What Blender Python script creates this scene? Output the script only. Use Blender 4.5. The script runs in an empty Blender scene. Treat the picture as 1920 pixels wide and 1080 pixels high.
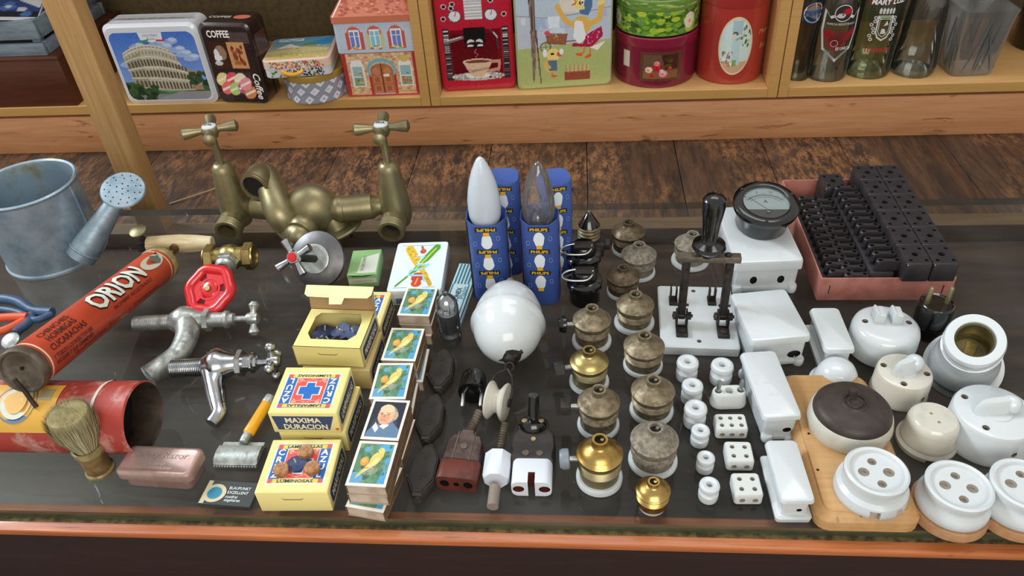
import bpy, bmesh, math, random
import numpy as np
from mathutils import Vector, Matrix, Euler
random.seed(7); np.random.seed(7)
PI = math.pi
COL = bpy.context.scene.collection
V3 = lambda *a: Vector(a)

# ------------------------------------------------------------------ camera (solved from the vanishing points)
CF, CH = 1450.0, 0.56          # focal length in pixels of a 1920 frame, height above the glass
def _n(v): return v.normalized()
_Z = -_n(Vector((1095-960, 2370-540, CF)))
_X = -_n(Vector((-15890-960, 571-540, CF)))
_X = _n(_X - _Z*_X.dot(_Z)); _Y = _Z.cross(_X)
RW = Matrix((_X, _Y, _Z))       # world axes seen by the camera (x right, y down, z forward)
def at(px, py, z=0.0):
    d = RW @ Vector(((px-960)/CF, (py-540)/CF, 1.0))
    t = (CH-z)/-d.z
    return Vector((d.x*t, d.y*t, z))
def proj(p):
    q = RW.transposed() @ (Vector(p)-Vector((0, 0, CH)))
    return 960+CF*q.x/q.z, 540+CF*q.y/q.z, q.z
def ppm(p): return CF/proj(p)[2]                      # pixels per metre at a place
def size_at(n, px, py, z=0.0): return n/ppm(at(px, py, z))
def zup(base, py):                                    # height above a base point that reaches a picture row
    lo, hi = base.z-.3, base.z+.8
    for _ in range(40):
        m = (lo+hi)/2
        if proj((base.x, base.y, m))[1] > py: lo = m
        else: hi = m
    return m
def rect(fl, fr, bl, z):                              # a box top from three of its corners
    a, b, c = at(*fl, z), at(*fr, z), at(*bl, z)
    x = b-a; ang = math.atan2(x.y, x.x); w = x.length
    n = Vector((-math.sin(ang), math.cos(ang), 0)); d = (c-a).dot(n)
    cen = a + x/2 + n*d/2
    return cen, ang, w, d

# ------------------------------------------------------------------ mesh builder
def lin(c):
    return tuple(((x/255)/12.92 if x/255 <= .04045 else ((x/255+.055)/1.055)**2.4) for x in c[:3])
MAT = {}
_tc = {}
def text_shape(s, bold=0.0, fine=0):
    k = (s, bold, fine)
    if k in _tc: return _tc[k]
    cu = bpy.data.curves.new('t', 'FONT'); cu.body = s; cu.size = 1; cu.resolution_u = 2
    cu.align_x = 'CENTER'; cu.align_y = 'CENTER'; cu.offset = bold
    ob = bpy.data.objects.new('t', cu); COL.objects.link(ob)
    bpy.context.view_layer.update()
    me = bpy.data.meshes.new_from_object(ob.evaluated_get(bpy.context.evaluated_depsgraph_get()))
    if fine:
        bm = bmesh.new(); bm.from_mesh(me); xs = [v.co.x for v in bm.verts]; ys = [v.co.y for v in bm.verts]
        for i in range(1, 8): bmesh.ops.bisect_plane(bm, geom=bm.verts[:]+bm.edges[:]+bm.faces[:], plane_co=(0, min(ys)+(max(ys)-min(ys))*i/8, 0), plane_no=(0, 1, 0))
        if fine > 1:
            n = int((max(xs)-min(xs))/.25)
            for i in range(1, n): bmesh.ops.bisect_plane(bm, geom=bm.verts[:]+bm.edges[:]+bm.faces[:], plane_co=(min(xs)+(max(xs)-min(xs))*i/n, 0, 0), plane_no=(1, 0, 0))
        bm.to_mesh(me); bm.free()
    vs = [(v.co.x, v.co.y) for v in me.vertices]; fs = [tuple(p.vertices) for p in me.polygons]
    bpy.data.objects.remove(ob); bpy.data.curves.remove(cu); bpy.data.meshes.remove(me)
    if vs:
        xs = [v[0] for v in vs]; ys = [v[1] for v in vs]; cx = (max(xs)+min(xs))/2; cy = (max(ys)+min(ys))/2
        w = max(xs)-min(xs); h = max(ys)-min(ys)
        vs = [(x-cx, y-cy) for x, y in vs]
    else: w = h = 1
    _tc[k] = (vs, fs, w, h); return _tc[k]

def plane(o, xd, yd, lift=0.0):                       # maps flat coordinates onto a face
    o, xd, yd = Vector(o), Vector(xd).normalized(), Vector(yd).normalized(); n = xd.cross(yd)
    return lambda x, y, k=0.0: o + xd*x + yd*y + n*(lift+k)
def wrap(r, z0=0.0, a0=-PI/2, lift=0.0):              # maps flat coordinates onto an upright cylinder
    return lambda x, y, k=0.0: Vector(((r+lift+k)*math.cos(a0+x/r), (r+lift+k)*math.sin(a0+x/r), z0+y))

def circ(r, n=24, a0=0.0, rx=None): return [((rx or r)*math.cos(a0+2*PI*i/n), r*math.sin(a0+2*PI*i/n)) for i in range(n)]
def rr(w, d, r, n=4):                                 # rounded rectangle outline
    r = max(1e-5, min(r, w/2-1e-5, d/2-1e-5)); o = []
    for cx, cy, a in ((w/2-r, d/2-r, 0), (-w/2+r, d/2-r, PI/2), (-w/2+r, -d/2+r, PI), (w/2-r, -d/2+r, 1.5*PI)):
        o += [(cx+r*math.cos(a+PI/2*i/n), cy+r*math.sin(a+PI/2*i/n)) for i in range(n+1)]
    return o
def frame_of(d, up=(0, 0, 1)):
    d = Vector(d).normalized(); u = Vector(up)
    if abs(d.dot(u)) > .98: u = Vector((0, 1, 0)) if abs(d.y) < .9 else Vector((1, 0, 0))
    x = u.cross(d).normalized(); y = d.cross(x)
    return x, y, d
def aim(o, d, up=(0, 0, 1)):                          # matrix whose z axis looks along d
    x, y, z = frame_of(d, up)
    m = Matrix((x, y, z)).transposed().to_4x4(); m.translation = Vector(o); return m
def T(x=0, y=0, z=0): return Matrix.Translation((x, y, z))
def RZ(a): return Matrix.Rotation(a, 4, 'Z')
def RX(a): return Matrix.Rotation(a, 4, 'X')
def RY(a): return Matrix.Rotation(a, 4, 'Y')

class MB:
    def __init__(s, mat='porcelain'):
        s.v = []; s.f = []; s.m = []; s.c = []; s.names = []; s.mat = mat; s.cuts = []
    def mi(s, m):
        if m not in s.names: s.names.append(m)
        return s.names.index(m)
    def add(s, vs, fs, mat=None, col=(255, 255, 255), M=None):
        k = s.mi(mat or s.mat); b = len(s.v)
        for p in vs:
            p = Vector(p); s.v.append(tuple(M @ p) if M else tuple(p))
        if col is not None: l = lin(col); s.c += [l]*len(vs)
        for f in fs: s.f.append(tuple(b+i for i in f)); s.m.append(k)
        return s
    def loft(s, rings, mat=None, cap0=True, cap1=True, M=None, col=(255, 255, 255), closed=False):
        n = len(rings[0]); vs = [p for r in rings for p in r]; fs = []
        R = len(rings)
        for j in range(R if closed else R-1):
            a = j*n; b = ((j+1) % R)*n
            fs += [(a+i, a+(i+1) % n, b+(i+1) % n, b+i) for i in range(n)]
        if cap0 and not closed: fs.append(tuple(range(n-1, -1, -1)))
        if cap1 and not closed: fs.append(tuple((R-1)*n+i for i in range(n)))
        return s.add(vs, fs, mat, col, M)
    def lathe(s, prof, n=32, mat=None, M=None, cap0=True, cap1=True, col=(255, 255, 255), sx=1.0):
        return s.loft([[(sx*max(r, 1e-5)*math.cos(2*PI*i/n), max(r, 1e-5)*math.sin(2*PI*i/n), z) for i in range(n)] for r, z in prof], mat, cap0, cap1, M, col)
    def rrs(s, prof, mat=None, M=None, n=4, col=(255, 255, 255)):   # stack of rounded rectangles (z, w, d, r)
        return s.loft([[(x, y, z) for x, y in rr(w, d, r, n)] for z, w, d, r in prof], mat, M=M, col=col)
    def box(s, c, sz, mat=None, M=None, b=0.0, col=(255, 255, 255)):
        x, y, z = c; w, d, h = sz
        if b <= 0:
            vs = [(x+i*w/2, y+j*d/2, z+k*h/2) for i in (-1, 1) for j in (-1, 1) for k in (-1, 1)]
            return s.add(vs, [(0, 1, 3, 2), (4, 6, 7, 5), (0, 4, 5, 1), (2, 3, 7, 6), (0, 2, 6, 4), (1, 5, 7, 3)], mat, col, M)
        m = T(x, y, z); m = M @ m if M else m
        return s.rrs([(-h/2, w-2*b, d-2*b, b), (-h/2+b*.3, w-.6*b, d-.6*b, b), (-h/2+b, w, d, b), (h/2-b, w, d, b), (h/2-b*.3, w-.6*b, d-.6*b, b), (h/2, w-2*b, d-2*b, b)], mat, m, 3, col)
    def prism(s, pts, z0, z1, mat=None, M=None, b=0.0, col=(255, 255, 255)):
        if b > 0:
            cx = sum(p[0] for p in pts)/len(pts); cy = sum(p[1] for p in pts)/len(pts)
            sc = lambda k: [(cx+(x-cx)*k, cy+(y-cy)*k) for x, y in pts]
            rad = max(math.hypot(x-cx, y-cy) for x, y in pts); k = 1-b/rad
            r = [[(x, y, z0) for x, y in sc(k)], [(x, y, z0+b) for x, y in pts], [(x, y, z1-b) for x, y in pts], [(x, y, z1) for x, y in sc(k)]]
        else: r = [[(x, y, z0) for x, y in pts], [(x, y, z1) for x, y in pts]]
        return s.loft(r, mat, M=M, col=col)
    def tube(s, pts, r, n=12, mat=None, M=None, closed=False, caps=True, col=(255, 255, 255)):
        pts = [Vector(p) for p in pts]; N = len(pts); rad = r if isinstance(r, (list, tuple)) else [r]*N
        rings = []; up = None
        for i, p in enumerate(pts):
            if closed: d = pts[(i+1) % N]-pts[i-1]
            else: d = pts[min(i+1, N-1)]-pts[max(i-1, 0)]
            d = d.normalized() if d.length > 1e-9 else Vector((0, 0, 1))
            if up is None: x, y, _ = frame_of(d)
            else:
                x = (up - d*up.dot(d)); x = x.normalized() if x.length > 1e-6 else frame_of(d)[0]; y = d.cross(x)
            up = x
            rings.append([p + (x*math.cos(2*PI*k/n)+y*math.sin(2*PI*k/n))*rad[i] for k in range(n)])
        return s.loft(rings, mat, caps, caps, M, col, closed)
    def ball(s, c, r, mat=None, n=20, M=None, sc=(1, 1, 1), col=(255, 255, 255)):
        rings = []; k = n//2
        for j in range(k+1):
            t = PI*j/k; rings.append([(c[0]+sc[0]*r*max(math.sin(t), 1e-4)*math.cos(2*PI*i/n), c[1]+sc[1]*r*max(math.sin(t), 1e-4)*math.sin(2*PI*i/n), c[2]-sc[2]*r*math.cos(t)) for i in range(n)])
        return s.loft(rings, mat, True, True, M, col)
    def thread(s, p0, p1, r, pitch, depth, mat=None, n=20, M=None, cap=True):
        p0, p1 = Vector(p0), Vector(p1); L = (p1-p0).length; k = max(2, int(L/pitch)); pr = []
        for i in range(k):
            z = L*i/k; pr += [(r-depth, z), (r, z+L/k*.35), (r, z+L/k*.6), (r-depth, z+L/k*.95)]
        return s.lathe(pr, n, mat, (M or Matrix()) @ aim(p0, p1-p0), cap, cap)
    # flat artwork on a surface
    def shape(s, fn, pts, col, mat='print', k=0.0):
        return s.add([fn(x, y, k) for x, y in pts], [tuple(range(len(pts)))], mat, col)
    def text(s, t, fn, size, col, at2=(0, 0), rot=0.0, w=None, mat='print', k=0.0, bold=0.0, shear=0.0, sy=1.0, fine=0):
        vs, fs, tw, th = text_shape(t, bold, fine)
        sx = size if w is None else w/tw
        c, q = math.cos(rot), math.sin(rot); out = []
        for x, y in vs:
            x = x*sx + shear*y*size; y = y*size*sy
            out.append(fn(at2[0]+x*c-y*q, at2[1]+x*q+y*c, k))
        return s.add(out, fs, mat, col)
    def art(s, a, fn, w, h, mat='print', mask=None):     # a painted panel: one vertex per picture cell
        ny, nx = a.im.shape[:2]; k = s.mi(mat); b = len(s.v)
        for j in range(ny):
            for i in range(nx):
                s.v.append(tuple(fn((i/(nx-1)-.5)*w, (j/(ny-1)-.5)*h)))
        im = a.im/255.0; L = np.where(im <= .04045, im/12.92, ((im+.055)/1.055)**2.4)
        s.c += [tuple(x) for x in L.reshape(-1, 3).tolist()]
        for j in range(ny-1):
            for i in range(nx-1):
                if mask and not mask((i+.5)/(nx-1), (j+.5)/(ny-1)): continue
                q = b+j*nx+i; s.f.append((q, q+1, q+nx+1, q+nx)); s.m.append(k)
        return s
    def cyl_cut(s, o, d, r, L, n=20, sx=1.0): s.cuts.append(('c', Vector(o), Vector(d), r, L, n, sx)); return s
    def box_cut(s, c, sz): s.cuts.append(('b', c, sz)); return s
    def build(s, name, parent=None, ang=38, inner=None, recalc=True):
        me = bpy.data.meshes.new(name); me.from_pydata(s.v, [], s.f)
        for n in s.names: me.materials.append(MAT[n])
        me.polygons.foreach_set('material_index', s.m)
        if any(n.startswith('print') for n in s.names):
            ca = me.color_attributes.new('Col', 'FLOAT_COLOR', 'POINT')
            ca.data.foreach_set('color', [x for c in s.c for x in (*c, 1.0)])
        if recalc:
            bm = bmesh.new(); bm.from_mesh(me); bmesh.ops.recalc_face_normals(bm, faces=[f for f in bm.faces if len(f.verts) and not s.names[f.material_index].startswith('print')]); bm.to_mesh(me); bm.free()
        ob = bpy.data.objects.new(name, me); COL.objects.link(ob)
        if s.cuts:
            c = MB(inner or s.names[0])
            for q in s.cuts:
                if q[0] == 'c': c.loft([[(q[6]*q[3]*math.cos(2*PI*i/q[5]), q[3]*math.sin(2*PI*i/q[5]), z) for i in range(q[5])] for z in (0, q[4])], M=aim(q[1], q[2]))
                else: c.box(q[1], q[2])
            cm = bpy.data.meshes.new('cut'); cm.from_pydata(c.v, [], c.f); cm.materials.append(MAT[c.mat])
            bm = bmesh.new(); bm.from_mesh(cm); bmesh.ops.recalc_face_normals(bm, faces=bm.faces); bm.to_mesh(cm); bm.free()
            co = bpy.data.objects.new('cut', cm); COL.objects.link(co)
            md = ob.modifiers.new('b', 'BOOLEAN'); md.object = co; md.solver = 'EXACT'; md.operation = 'DIFFERENCE'; md.material_mode = 'TRANSFER'
            md.use_self = len(s.cuts) > 1 and False
            bpy.context.view_layer.update()
            nm = bpy.data.meshes.new_from_object(ob.evaluated_get(bpy.context.evaluated_depsgraph_get()))
            ob.modifiers.clear(); ob.data = nm; bpy.data.meshes.remove(me); nm.name = name; me = nm
            bpy.data.objects.remove(co); bpy.data.meshes.remove(cm)
        me.polygons.foreach_set('use_smooth', [True]*len(me.polygons))
        me.set_sharp_from_angle(angle=math.radians(ang))
        if parent is not None: ob.parent = parent
        return ob

class Art:
    def __init__(s, nx, ny, bg):
        s.im = np.zeros((ny, nx, 3)); s.im[:] = bg
        s.u, s.v = np.meshgrid(np.linspace(0, 1, nx), np.linspace(0, 1, ny))
    def _p(s, m, c, a=1.0):
        s.im[m] = s.im[m]*(1-a)+np.array(c[:3])*a; return s
    def rect(s, x0, y0, x1, y1, c, a=1): return s._p((s.u >= x0) & (s.u <= x1) & (s.v >= y0) & (s.v <= y1), c, a)
    def ell(s, cx, cy, rx, ry, c, rot=0.0, a=1):
        x = s.u-cx; y = s.v-cy; k, q = math.cos(rot), math.sin(rot)
        return s._p(((x*k+y*q)/rx)**2+((-x*q+y*k)/ry)**2 <= 1, c, a)
    def poly(s, pts, c, a=1):
        ins = np.zeros(s.u.shape, bool); n = len(pts)
        for i in range(n):
            x0, y0 = pts[i]; x1, y1 = pts[(i+1) % n]
            if y0 == y1: continue
            ins ^= ((s.v >= min(y0, y1)) & (s.v < max(y0, y1)) & (s.u < (x1-x0)*(s.v-y0)/(y1-y0)+x0))
        return s._p(ins, c, a)
    def line(s, pts, w, c, a=1):
        for (x0, y0), (x1, y1) in zip(pts[:-1], pts[1:]):
            dx, dy = x1-x0, y1-y0; L = dx*dx+dy*dy+1e-12
            t = np.clip(((s.u-x0)*dx+(s.v-y0)*dy)/L, 0, 1)
            s._p((s.u-x0-t*dx)**2+(s.v-y0-t*dy)**2 <= (w/2)**2, c, a)
        return s
    def vgrad(s, c0, c1): s.im = np.array(c0)*(1-s.v[..., None])+np.array(c1)*s.v[..., None]; return s
    def blobs(s, n, cols, r, box=(0, 0, 1, 1), a=1, asp=1.0, rs=None, spin=True):
        g = rs or random
        for _ in range(n):
            q = g.uniform(.5, 1)*r
            s.ell(g.uniform(box[0], box[2]), g.uniform(box[1], box[3]), q, q*asp, g.choice(cols), g.uniform(0, 3) if asp < 3 else 0, a)
        return s
    def noise(s, amt):
        s.im = np.clip(s.im+np.random.normal(0, amt, s.im.shape[:2])[..., None], 0, 255); return s

# ------------------------------------------------------------------ things
def tag(o, label, cat, group=None, kind=None):
    if label: o['label'] = label
    if cat: o['category'] = cat
    if group: o['group'] = group
    if kind: o['kind'] = kind
    return o
def thing(name, label, cat, loc=(0, 0, 0), rot=0.0, group=None, M=None):
    o = bpy.data.objects.new(name, None); o.empty_display_size = .02; COL.objects.link(o)
    if M is not None: o.matrix_world = M
    else:
        o.location = loc; o.rotation_euler = (0, 0, rot)
    return tag(o, label, cat, group)
def dup(root, label, loc, rot=0.0, sc=None, group=None):
    r = root.copy(); COL.objects.link(r); r.location = loc; r.rotation_euler = (0, 0, rot)
    if sc: r.scale = (sc,)*3 if not isinstance(sc, tuple) else sc
    r['label'] = label
    if group: r['group'] = group
    for ch in list(root.children):
        c = ch.copy(); COL.objects.link(c); c.parent = r
        for g in list(ch.children):
            d = g.copy(); COL.objects.link(d); d.parent = c
    return r
def put(o, label, cat, loc, rot=0.0, group=None, sc=None):       # a thing that is one mesh
    o.location = loc; o.rotation_euler = (0, 0, rot)
    if sc: o.scale = (sc,)*3
    return tag(o, label, cat, group)

# ------------------------------------------------------------------ materials
def _mat(name):
    m = bpy.data.materials.new(name); m.use_nodes = True; nt = m.node_tree; nt.nodes.clear()
    out = nt.nodes.new('ShaderNodeOutputMaterial'); MAT[name] = m
    return m, nt, out
def mix_rgb(nt, fac, a, b):
    n = nt.nodes.new('ShaderNodeMix'); n.data_type = 'RGBA'
    if isinstance(fac, (int, float)): n.inputs[0].default_value = fac
    else: nt.links.new(fac, n.inputs[0])
    for i, x in ((6, a), (7, b)):
        if isinstance(x, tuple): n.inputs[i].default_value = (*lin(x), 1)
        else: nt.links.new(x, n.inputs[i])
    return n.outputs[2]
def noise(nt, scale, detail=4, vec=None, stretch=None, rough=.6, dist=0.0):
    n = nt.nodes.new('ShaderNodeTexNoise'); n.inputs['Scale'].default_value = scale; n.inputs['Detail'].default_value = detail
    n.inputs['Roughness'].default_value = rough; n.inputs['Distortion'].default_value = dist
    if vec is None:
        tc = nt.nodes.new('ShaderNodeTexCoord'); vec = tc.outputs['Object']
    if stretch:
        mp = nt.nodes.new('ShaderNodeMapping'); mp.inputs['Scale'].default_value = stretch; nt.links.new(vec, mp.inputs[0]); vec = mp.outputs[0]
    nt.links.new(vec, n.inputs['Vector']); return n.outputs['Fac']
def ramp(nt, fac, a, b, lo=0.0, hi=1.0):
    n = nt.nodes.new('ShaderNodeMapRange'); n.inputs[1].default_value = a; n.inputs[2].default_value = b; n.inputs[3].default_value = lo; n.inputs[4].default_value = hi
    nt.links.new(fac, n.inputs[0]); return n.outputs[0]
def pbr(name, col, rough=.5, metal=0.0, col2=None, ns=60, lohi=(.42, .62), bump=0.0, bs=200, coat=0.0, stretch=None, rv=0.0, spec=.5, trans=0.0, sss=0.0, ior=1.45):
    m, nt, out = _mat(name); p = nt.nodes.new('ShaderNodeBsdfPrincipled'); nt.links.new(p.outputs[0], out.inputs[0])
    p.inputs['Base Color'].default_value = (*lin(col), 1); p.inputs['Roughness'].default_value = rough; p.inputs['Metallic'].default_value = metal
    p.inputs['Coat Weight'].default_value = coat; p.inputs['Coat Roughness'].default_value = .08; p.inputs['Specular IOR Level'].default_value = spec
    p.inputs['Transmission Weight'].default_value = trans; p.inputs['IOR'].default_value = ior
    if sss: p.inputs['Subsurface Weight'].default_value = sss; p.inputs['Subsurface Scale'].default_value = .01
    if col2:
        f = ramp(nt, noise(nt, ns, 5, stretch=stretch), *lohi)
        nt.links.new(mix_rgb(nt, f, col, col2), p.inputs['Base Color'])
        if rv: nt.links.new(ramp(nt, f, 0, 1, rough, rough+rv), p.inputs['Roughness'])
    if bump:
        b = nt.nodes.new('ShaderNodeBump'); b.inputs['Strength'].default_value = bump; b.inputs['Distance'].default_value = .001
        nt.links.new(noise(nt, bs, 3, stretch=stretch), b.inputs['Height']); nt.links.new(b.outputs[0], p.inputs['Normal'])
    return m
def printmat(name, rough, coat=0.0):
    m, nt, out = _mat(name); p = nt.nodes.new('ShaderNodeBsdfPrincipled'); nt.links.new(p.outputs[0], out.inputs[0])
    a = nt.nodes.new('ShaderNodeAttribute'); a.attribute_name = 'Col'; nt.links.new(a.outputs['Color'], p.inputs['Base Color'])
    p.inputs['Roughness'].default_value = rough; p.inputs['Coat Weight'].default_value = coat; p.inputs['Coat Roughness'].default_value = .1
def wood(name, c1, c2, c3, scale=(1, 12, 12), ns=8, rough=.45, knots=0.0, kc=(70, 35, 18), fine=(3, 120, 120), coat=0.0):
    m, nt, out = _mat(name); p = nt.nodes.new('ShaderNodeBsdfPrincipled'); nt.links.new(p.outputs[0], out.inputs[0])
    a = ramp(nt, noise(nt, ns, 6, stretch=scale, dist=1.2), .35, .68)
    b = ramp(nt, noise(nt, 3, 4, stretch=fine), .35, .75)
    c = mix_rgb(nt, a, c1, c2); c = mix_rgb(nt, ramp(nt, b, 0, 1, 0, .45), c, c3)
    if knots:
        k = ramp(nt, noise(nt, 14, 3, stretch=tuple(s*(.35 if s > 2 else .8) for s in scale), dist=.6), .69-knots*.08, .78)
        c = mix_rgb(nt, k, c, kc)
    nt.links.new(c, p.inputs['Base Color']); p.inputs['Roughness'].default_value = rough; p.inputs['Coat Weight'].default_value = coat
    bb = nt.nodes.new('ShaderNodeBump'); bb.inputs['Strength'].default_value = .12; bb.inputs['Distance'].default_value = .001; nt.links.new(b, bb.inputs['Height']); nt.links.new(bb.outputs[0], p.inputs['Normal'])
def clearglass(name, tint=(235, 240, 238), rough=0.0, edge=.5, base=.04, haze=0.0, hcol=(200, 205, 205), ior=1.45):
    m, nt, out = _mat(name)
    t = nt.nodes.new('ShaderNodeBsdfTransparent'); t.inputs[0].default_value = (*lin(tint), 1)
    g = nt.nodes.new('ShaderNodeBsdfGlossy'); g.inputs['Roughness'].default_value = rough; g.inputs[0].default_value = (.95, .97, 1, 1)
    fr = nt.nodes.new('ShaderNodeLayerWeight'); fr.inputs['Blend'].default_value = edge
    mx = nt.nodes.new('ShaderNodeMixShader'); nt.links.new(ramp(nt, fr.outputs['Fresnel'], 0, 1, base, 1), mx.inputs[0])
    nt.links.new(t.outputs[0], mx.inputs[1]); nt.links.new(g.outputs[0], mx.inputs[2]); last = mx.outputs[0]
    if haze == 'table':
        d = nt.nodes.new('ShaderNodeBsdfDiffuse'); d.inputs[0].default_value = (*lin((190, 192, 190)), 1)
        a = ramp(nt, noise(nt, 5, 5), .35, .75, .015, .085)
        tc = nt.nodes.new('ShaderNodeTexCoord'); mp = nt.nodes.new('ShaderNodeMapping'); mp.inputs['Rotation'].default_value = (0, 0, .9); nt.links.new(tc.outputs['Object'], mp.inputs[0])
        s1 = ramp(nt, noise(nt, 16, 2, mp.outputs[0], (1.2, 9, 1), dist=.8), .735, .75, 0, .16); s2 = ramp(nt, noise(nt, 260, 2), .76, .80, 0, .18)
        for x in (s1, s2):
            k = nt.nodes.new('ShaderNodeMath'); k.operation = 'ADD'; nt.links.new(a, k.inputs[0]); nt.links.new(x, k.inputs[1]); a = k.outputs[0]
        m2 = nt.nodes.new('ShaderNodeMixShader'); nt.links.new(a, m2.inputs[0]); nt.links.new(last, m2.inputs[1]); nt.links.new(d.outputs[0], m2.inputs[2]); last = m2.outputs[0]
    elif haze:
        d = nt.nodes.new('ShaderNodeBsdfDiffuse'); d.inputs[0].default_value = (*lin(hcol), 1)
        m2 = nt.nodes.new('ShaderNodeMixShader'); nt.links.new(ramp(nt, noise(nt, 9, 5), .3, .8, haze*.3, haze), m2.inputs[0]); nt.links.new(last, m2.inputs[1]); nt.links.new(d.outputs[0], m2.inputs[2]); last = m2.outputs[0]
    nt.links.new(last, out.inputs[0])

printmat('print', .5); printmat('print_gloss', .22, .5); printmat('print_matte', .8)
pbr('porcelain', (198, 204, 206), .16, col2=(176, 180, 177), ns=14, lohi=(.5, .85), coat=.3)
pbr('porcelain_cream', (194, 192, 180), .18, col2=(156, 148, 128), ns=30, lohi=(.5, .85), coat=.4)
pbr('porcelain_matte', (200, 204, 202), .35, col2=(190, 186, 176), ns=30, lohi=(.5, .8))
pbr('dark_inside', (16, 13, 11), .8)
pbr('hole', (128, 118, 106), .6)
pbr('hole_light', (168, 160, 148), .5)
pbr('brass_old', (158, 148, 112), .36, .78, col2=(112, 104, 76), ns=22, lohi=(.35, .75), bump=.1, rv=.15)
pbr('brass_light', (190, 172, 112), .28, 1.0, col2=(150, 130, 84), ns=50, rv=.15)
pbr('brass_gold', (188, 160, 96), .27, 1.0, col2=(150, 112, 55), ns=40, rv=.15)
pbr('bronze_dusty', (138, 126, 102), .48, .6, col2=(104, 92, 72), ns=150, bump=.15, rv=.15)
pbr('bronze_grey', (142, 134, 120), .62, .4, col2=(112, 104, 92), ns=220, bump=.3, rv=.2)
pbr('bronze_dark', (112, 98, 78), .42, .65, col2=(82, 70, 54), ns=150, rv=.25)
pbr('galvanised', (166, 184, 196), .38, .6, col2=(118, 140, 154), ns=35, lohi=(.38, .66), bump=.12, bs=70, rv=.2)
pbr('galv_inside', (150, 170, 184), .45, .6, col2=(120, 116, 78), ns=22, lohi=(.5, .66), bump=.3, bs=90, rv=.3)
pbr('chrome', (200, 204, 208), .12, 1.0, col2=(160, 165, 170), ns=60, rv=.15)
pbr('chrome_dull', (196, 200, 196), .34, .8, col2=(140, 144, 140), ns=90, bump=.2, bs=400, rv=.2)
pbr('satin', (120, 120, 122), .4, 1.0, col2=(96, 95, 96), ns=20, rv=.1)
pbr('iron', (64, 60, 58), .55, .6, col2=(38, 33, 30), ns=60, bump=.3, rv=.2)
pbr('bakelite', (13, 13, 14), .16, coat=.5, spec=.6)
pbr('bakelite_dusty', (34, 32, 31), .5, col2=(52, 47, 42), ns=60, rv=.2, bump=.1)
pbr('bakelite_brown', (52, 36, 34), .3, col2=(88, 68, 62), ns=50, rv=.3, coat=.2)
pbr('bakelite_red', (98, 44, 32), .4, col2=(74, 34, 26), ns=60, rv=.2)
pbr('black_block', (40, 37, 40), .42, col2=(50, 46, 48), ns=60)
pbr('black_hole', (5, 5, 5), .8)
pbr('dark_brown_lid', (58, 48, 42), .5, col2=(48, 40, 36), ns=80, bump=.1)
pbr('pink_card', (172, 112, 100), .85, col2=(156, 98, 86), ns=60, bump=.1)
pbr('red_paint', (200, 30, 38), .25, coat=.5)
pbr('rose_tin', (192, 166, 158), .34, .65, col2=(168, 138, 130), ns=40, rv=.15)
pbr('cork', (178, 132, 92), .85, col2=(128, 82, 52), ns=160, bump=.3)
pbr('blue_wax', (62, 78, 116), .6, col2=(46, 56, 86), ns=80)
pbr('white_matte', (206, 212, 220), .6)
pbr('grey_plastic', (120, 128, 136), .4)
pbr('blue_plastic', (62, 88, 120), .45, col2=(46, 68, 96), ns=40)
pbr('orange_plastic', (206, 84, 44), .5)
pbr('yellow_plastic', (226, 160, 22), .35, coat=.2)
pbr('cream_wood', (212, 198, 164), .5, col2=(182, 160, 118), ns=12, stretch=(1, 8, 8))
pbr('crate_grey', (124, 140, 150), .7, col2=(104, 118, 128), ns=20, stretch=(1, 6, 6))
pbr('bristle', (170, 160, 116), .8, col2=(136, 124, 84), ns=60)
pbr('horn', (128, 104, 66), .3, col2=(92, 66, 36), ns=60, coat=.3)
pbr('horn_light', (162, 148, 100), .35, col2=(120, 104, 66), ns=60, coat=.3)
pbr('rust_tin', (160, 58, 48), .5, col2=(190, 156, 144), ns=45, lohi=(.5, .72), bump=.25)
pbr('rust_dark', (70, 58, 46), .6, .4, col2=(44, 34, 28), ns=50, bump=.3)
pbr('grey_tin', (122, 112, 100), .45, .7, col2=(90, 80, 68), ns=40, bump=.1, rv=.2)
pbr('orange_tin', (190, 74, 46), .42, col2=(176, 64, 40), ns=14, coat=.15)
pbr('shelf_back', (112, 100, 80), .8)
pbr('cloth_back', (98, 84, 56), .9, col2=(84, 71, 48), ns=90)
pbr('straw', (170, 150, 110), .8)
pbr('match_side', (120, 92, 66), .9, col2=(96, 72, 52), ns=200)
pbr('match_tray', (192, 176, 158), .85, col2=(168, 148, 128), ns=60)
pbr('wire_steel', (176, 178, 176), .3, 1.0)
pbr('blue_print_paper', (58, 84, 150), .5)
pbr('foil', (80, 76, 70), .25, .9, col2=(30, 28, 26), ns=70, bump=.4)
pbr('frosted', (200, 210, 220), .32, coat=.3, trans=.12)
pbr('red_gem', (200, 20, 34), .1, coat=.6)
pbr('green_mould', (104, 92, 56), .8, col2=(60, 50, 30), ns=120, lohi=(.4, .6), bump=.4)
clearglass('bottle_glass', (240, 243, 240), .02, .3, .04, haze=.10, hcol=(150, 150, 140))
clearglass('bottle_green', (230, 238, 212), .02, .3, .04, haze=.10, hcol=(140, 150, 120))
clearglass('bottle_grey', (196, 196, 186), .03, .35, .04, haze=.08, hcol=(120, 116, 104))
clearglass('bottle_frost', (205, 208, 208), .15, .5, .08, haze=.25)
clearglass('bulb_glass', (250, 248, 244), .01, .45, .06, haze=.14, hcol=(200, 190, 176))
clearglass('table_glass', (236, 240, 234), .03, .24, .0, haze='table')
pbr('glass_edge', (58, 62, 46), .15, col2=(78, 80, 60), ns=14, stretch=(1, 5, 5), coat=.6)
wood('beech', (222, 178, 118), (212, 166, 106), (194, 148, 90), (1.5, 14, 14), 5, .4)
wood('beech_edge', (196, 154, 92), (188, 146, 84), (174, 130, 72), (1.5, 14, 14), 5, .45)
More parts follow.
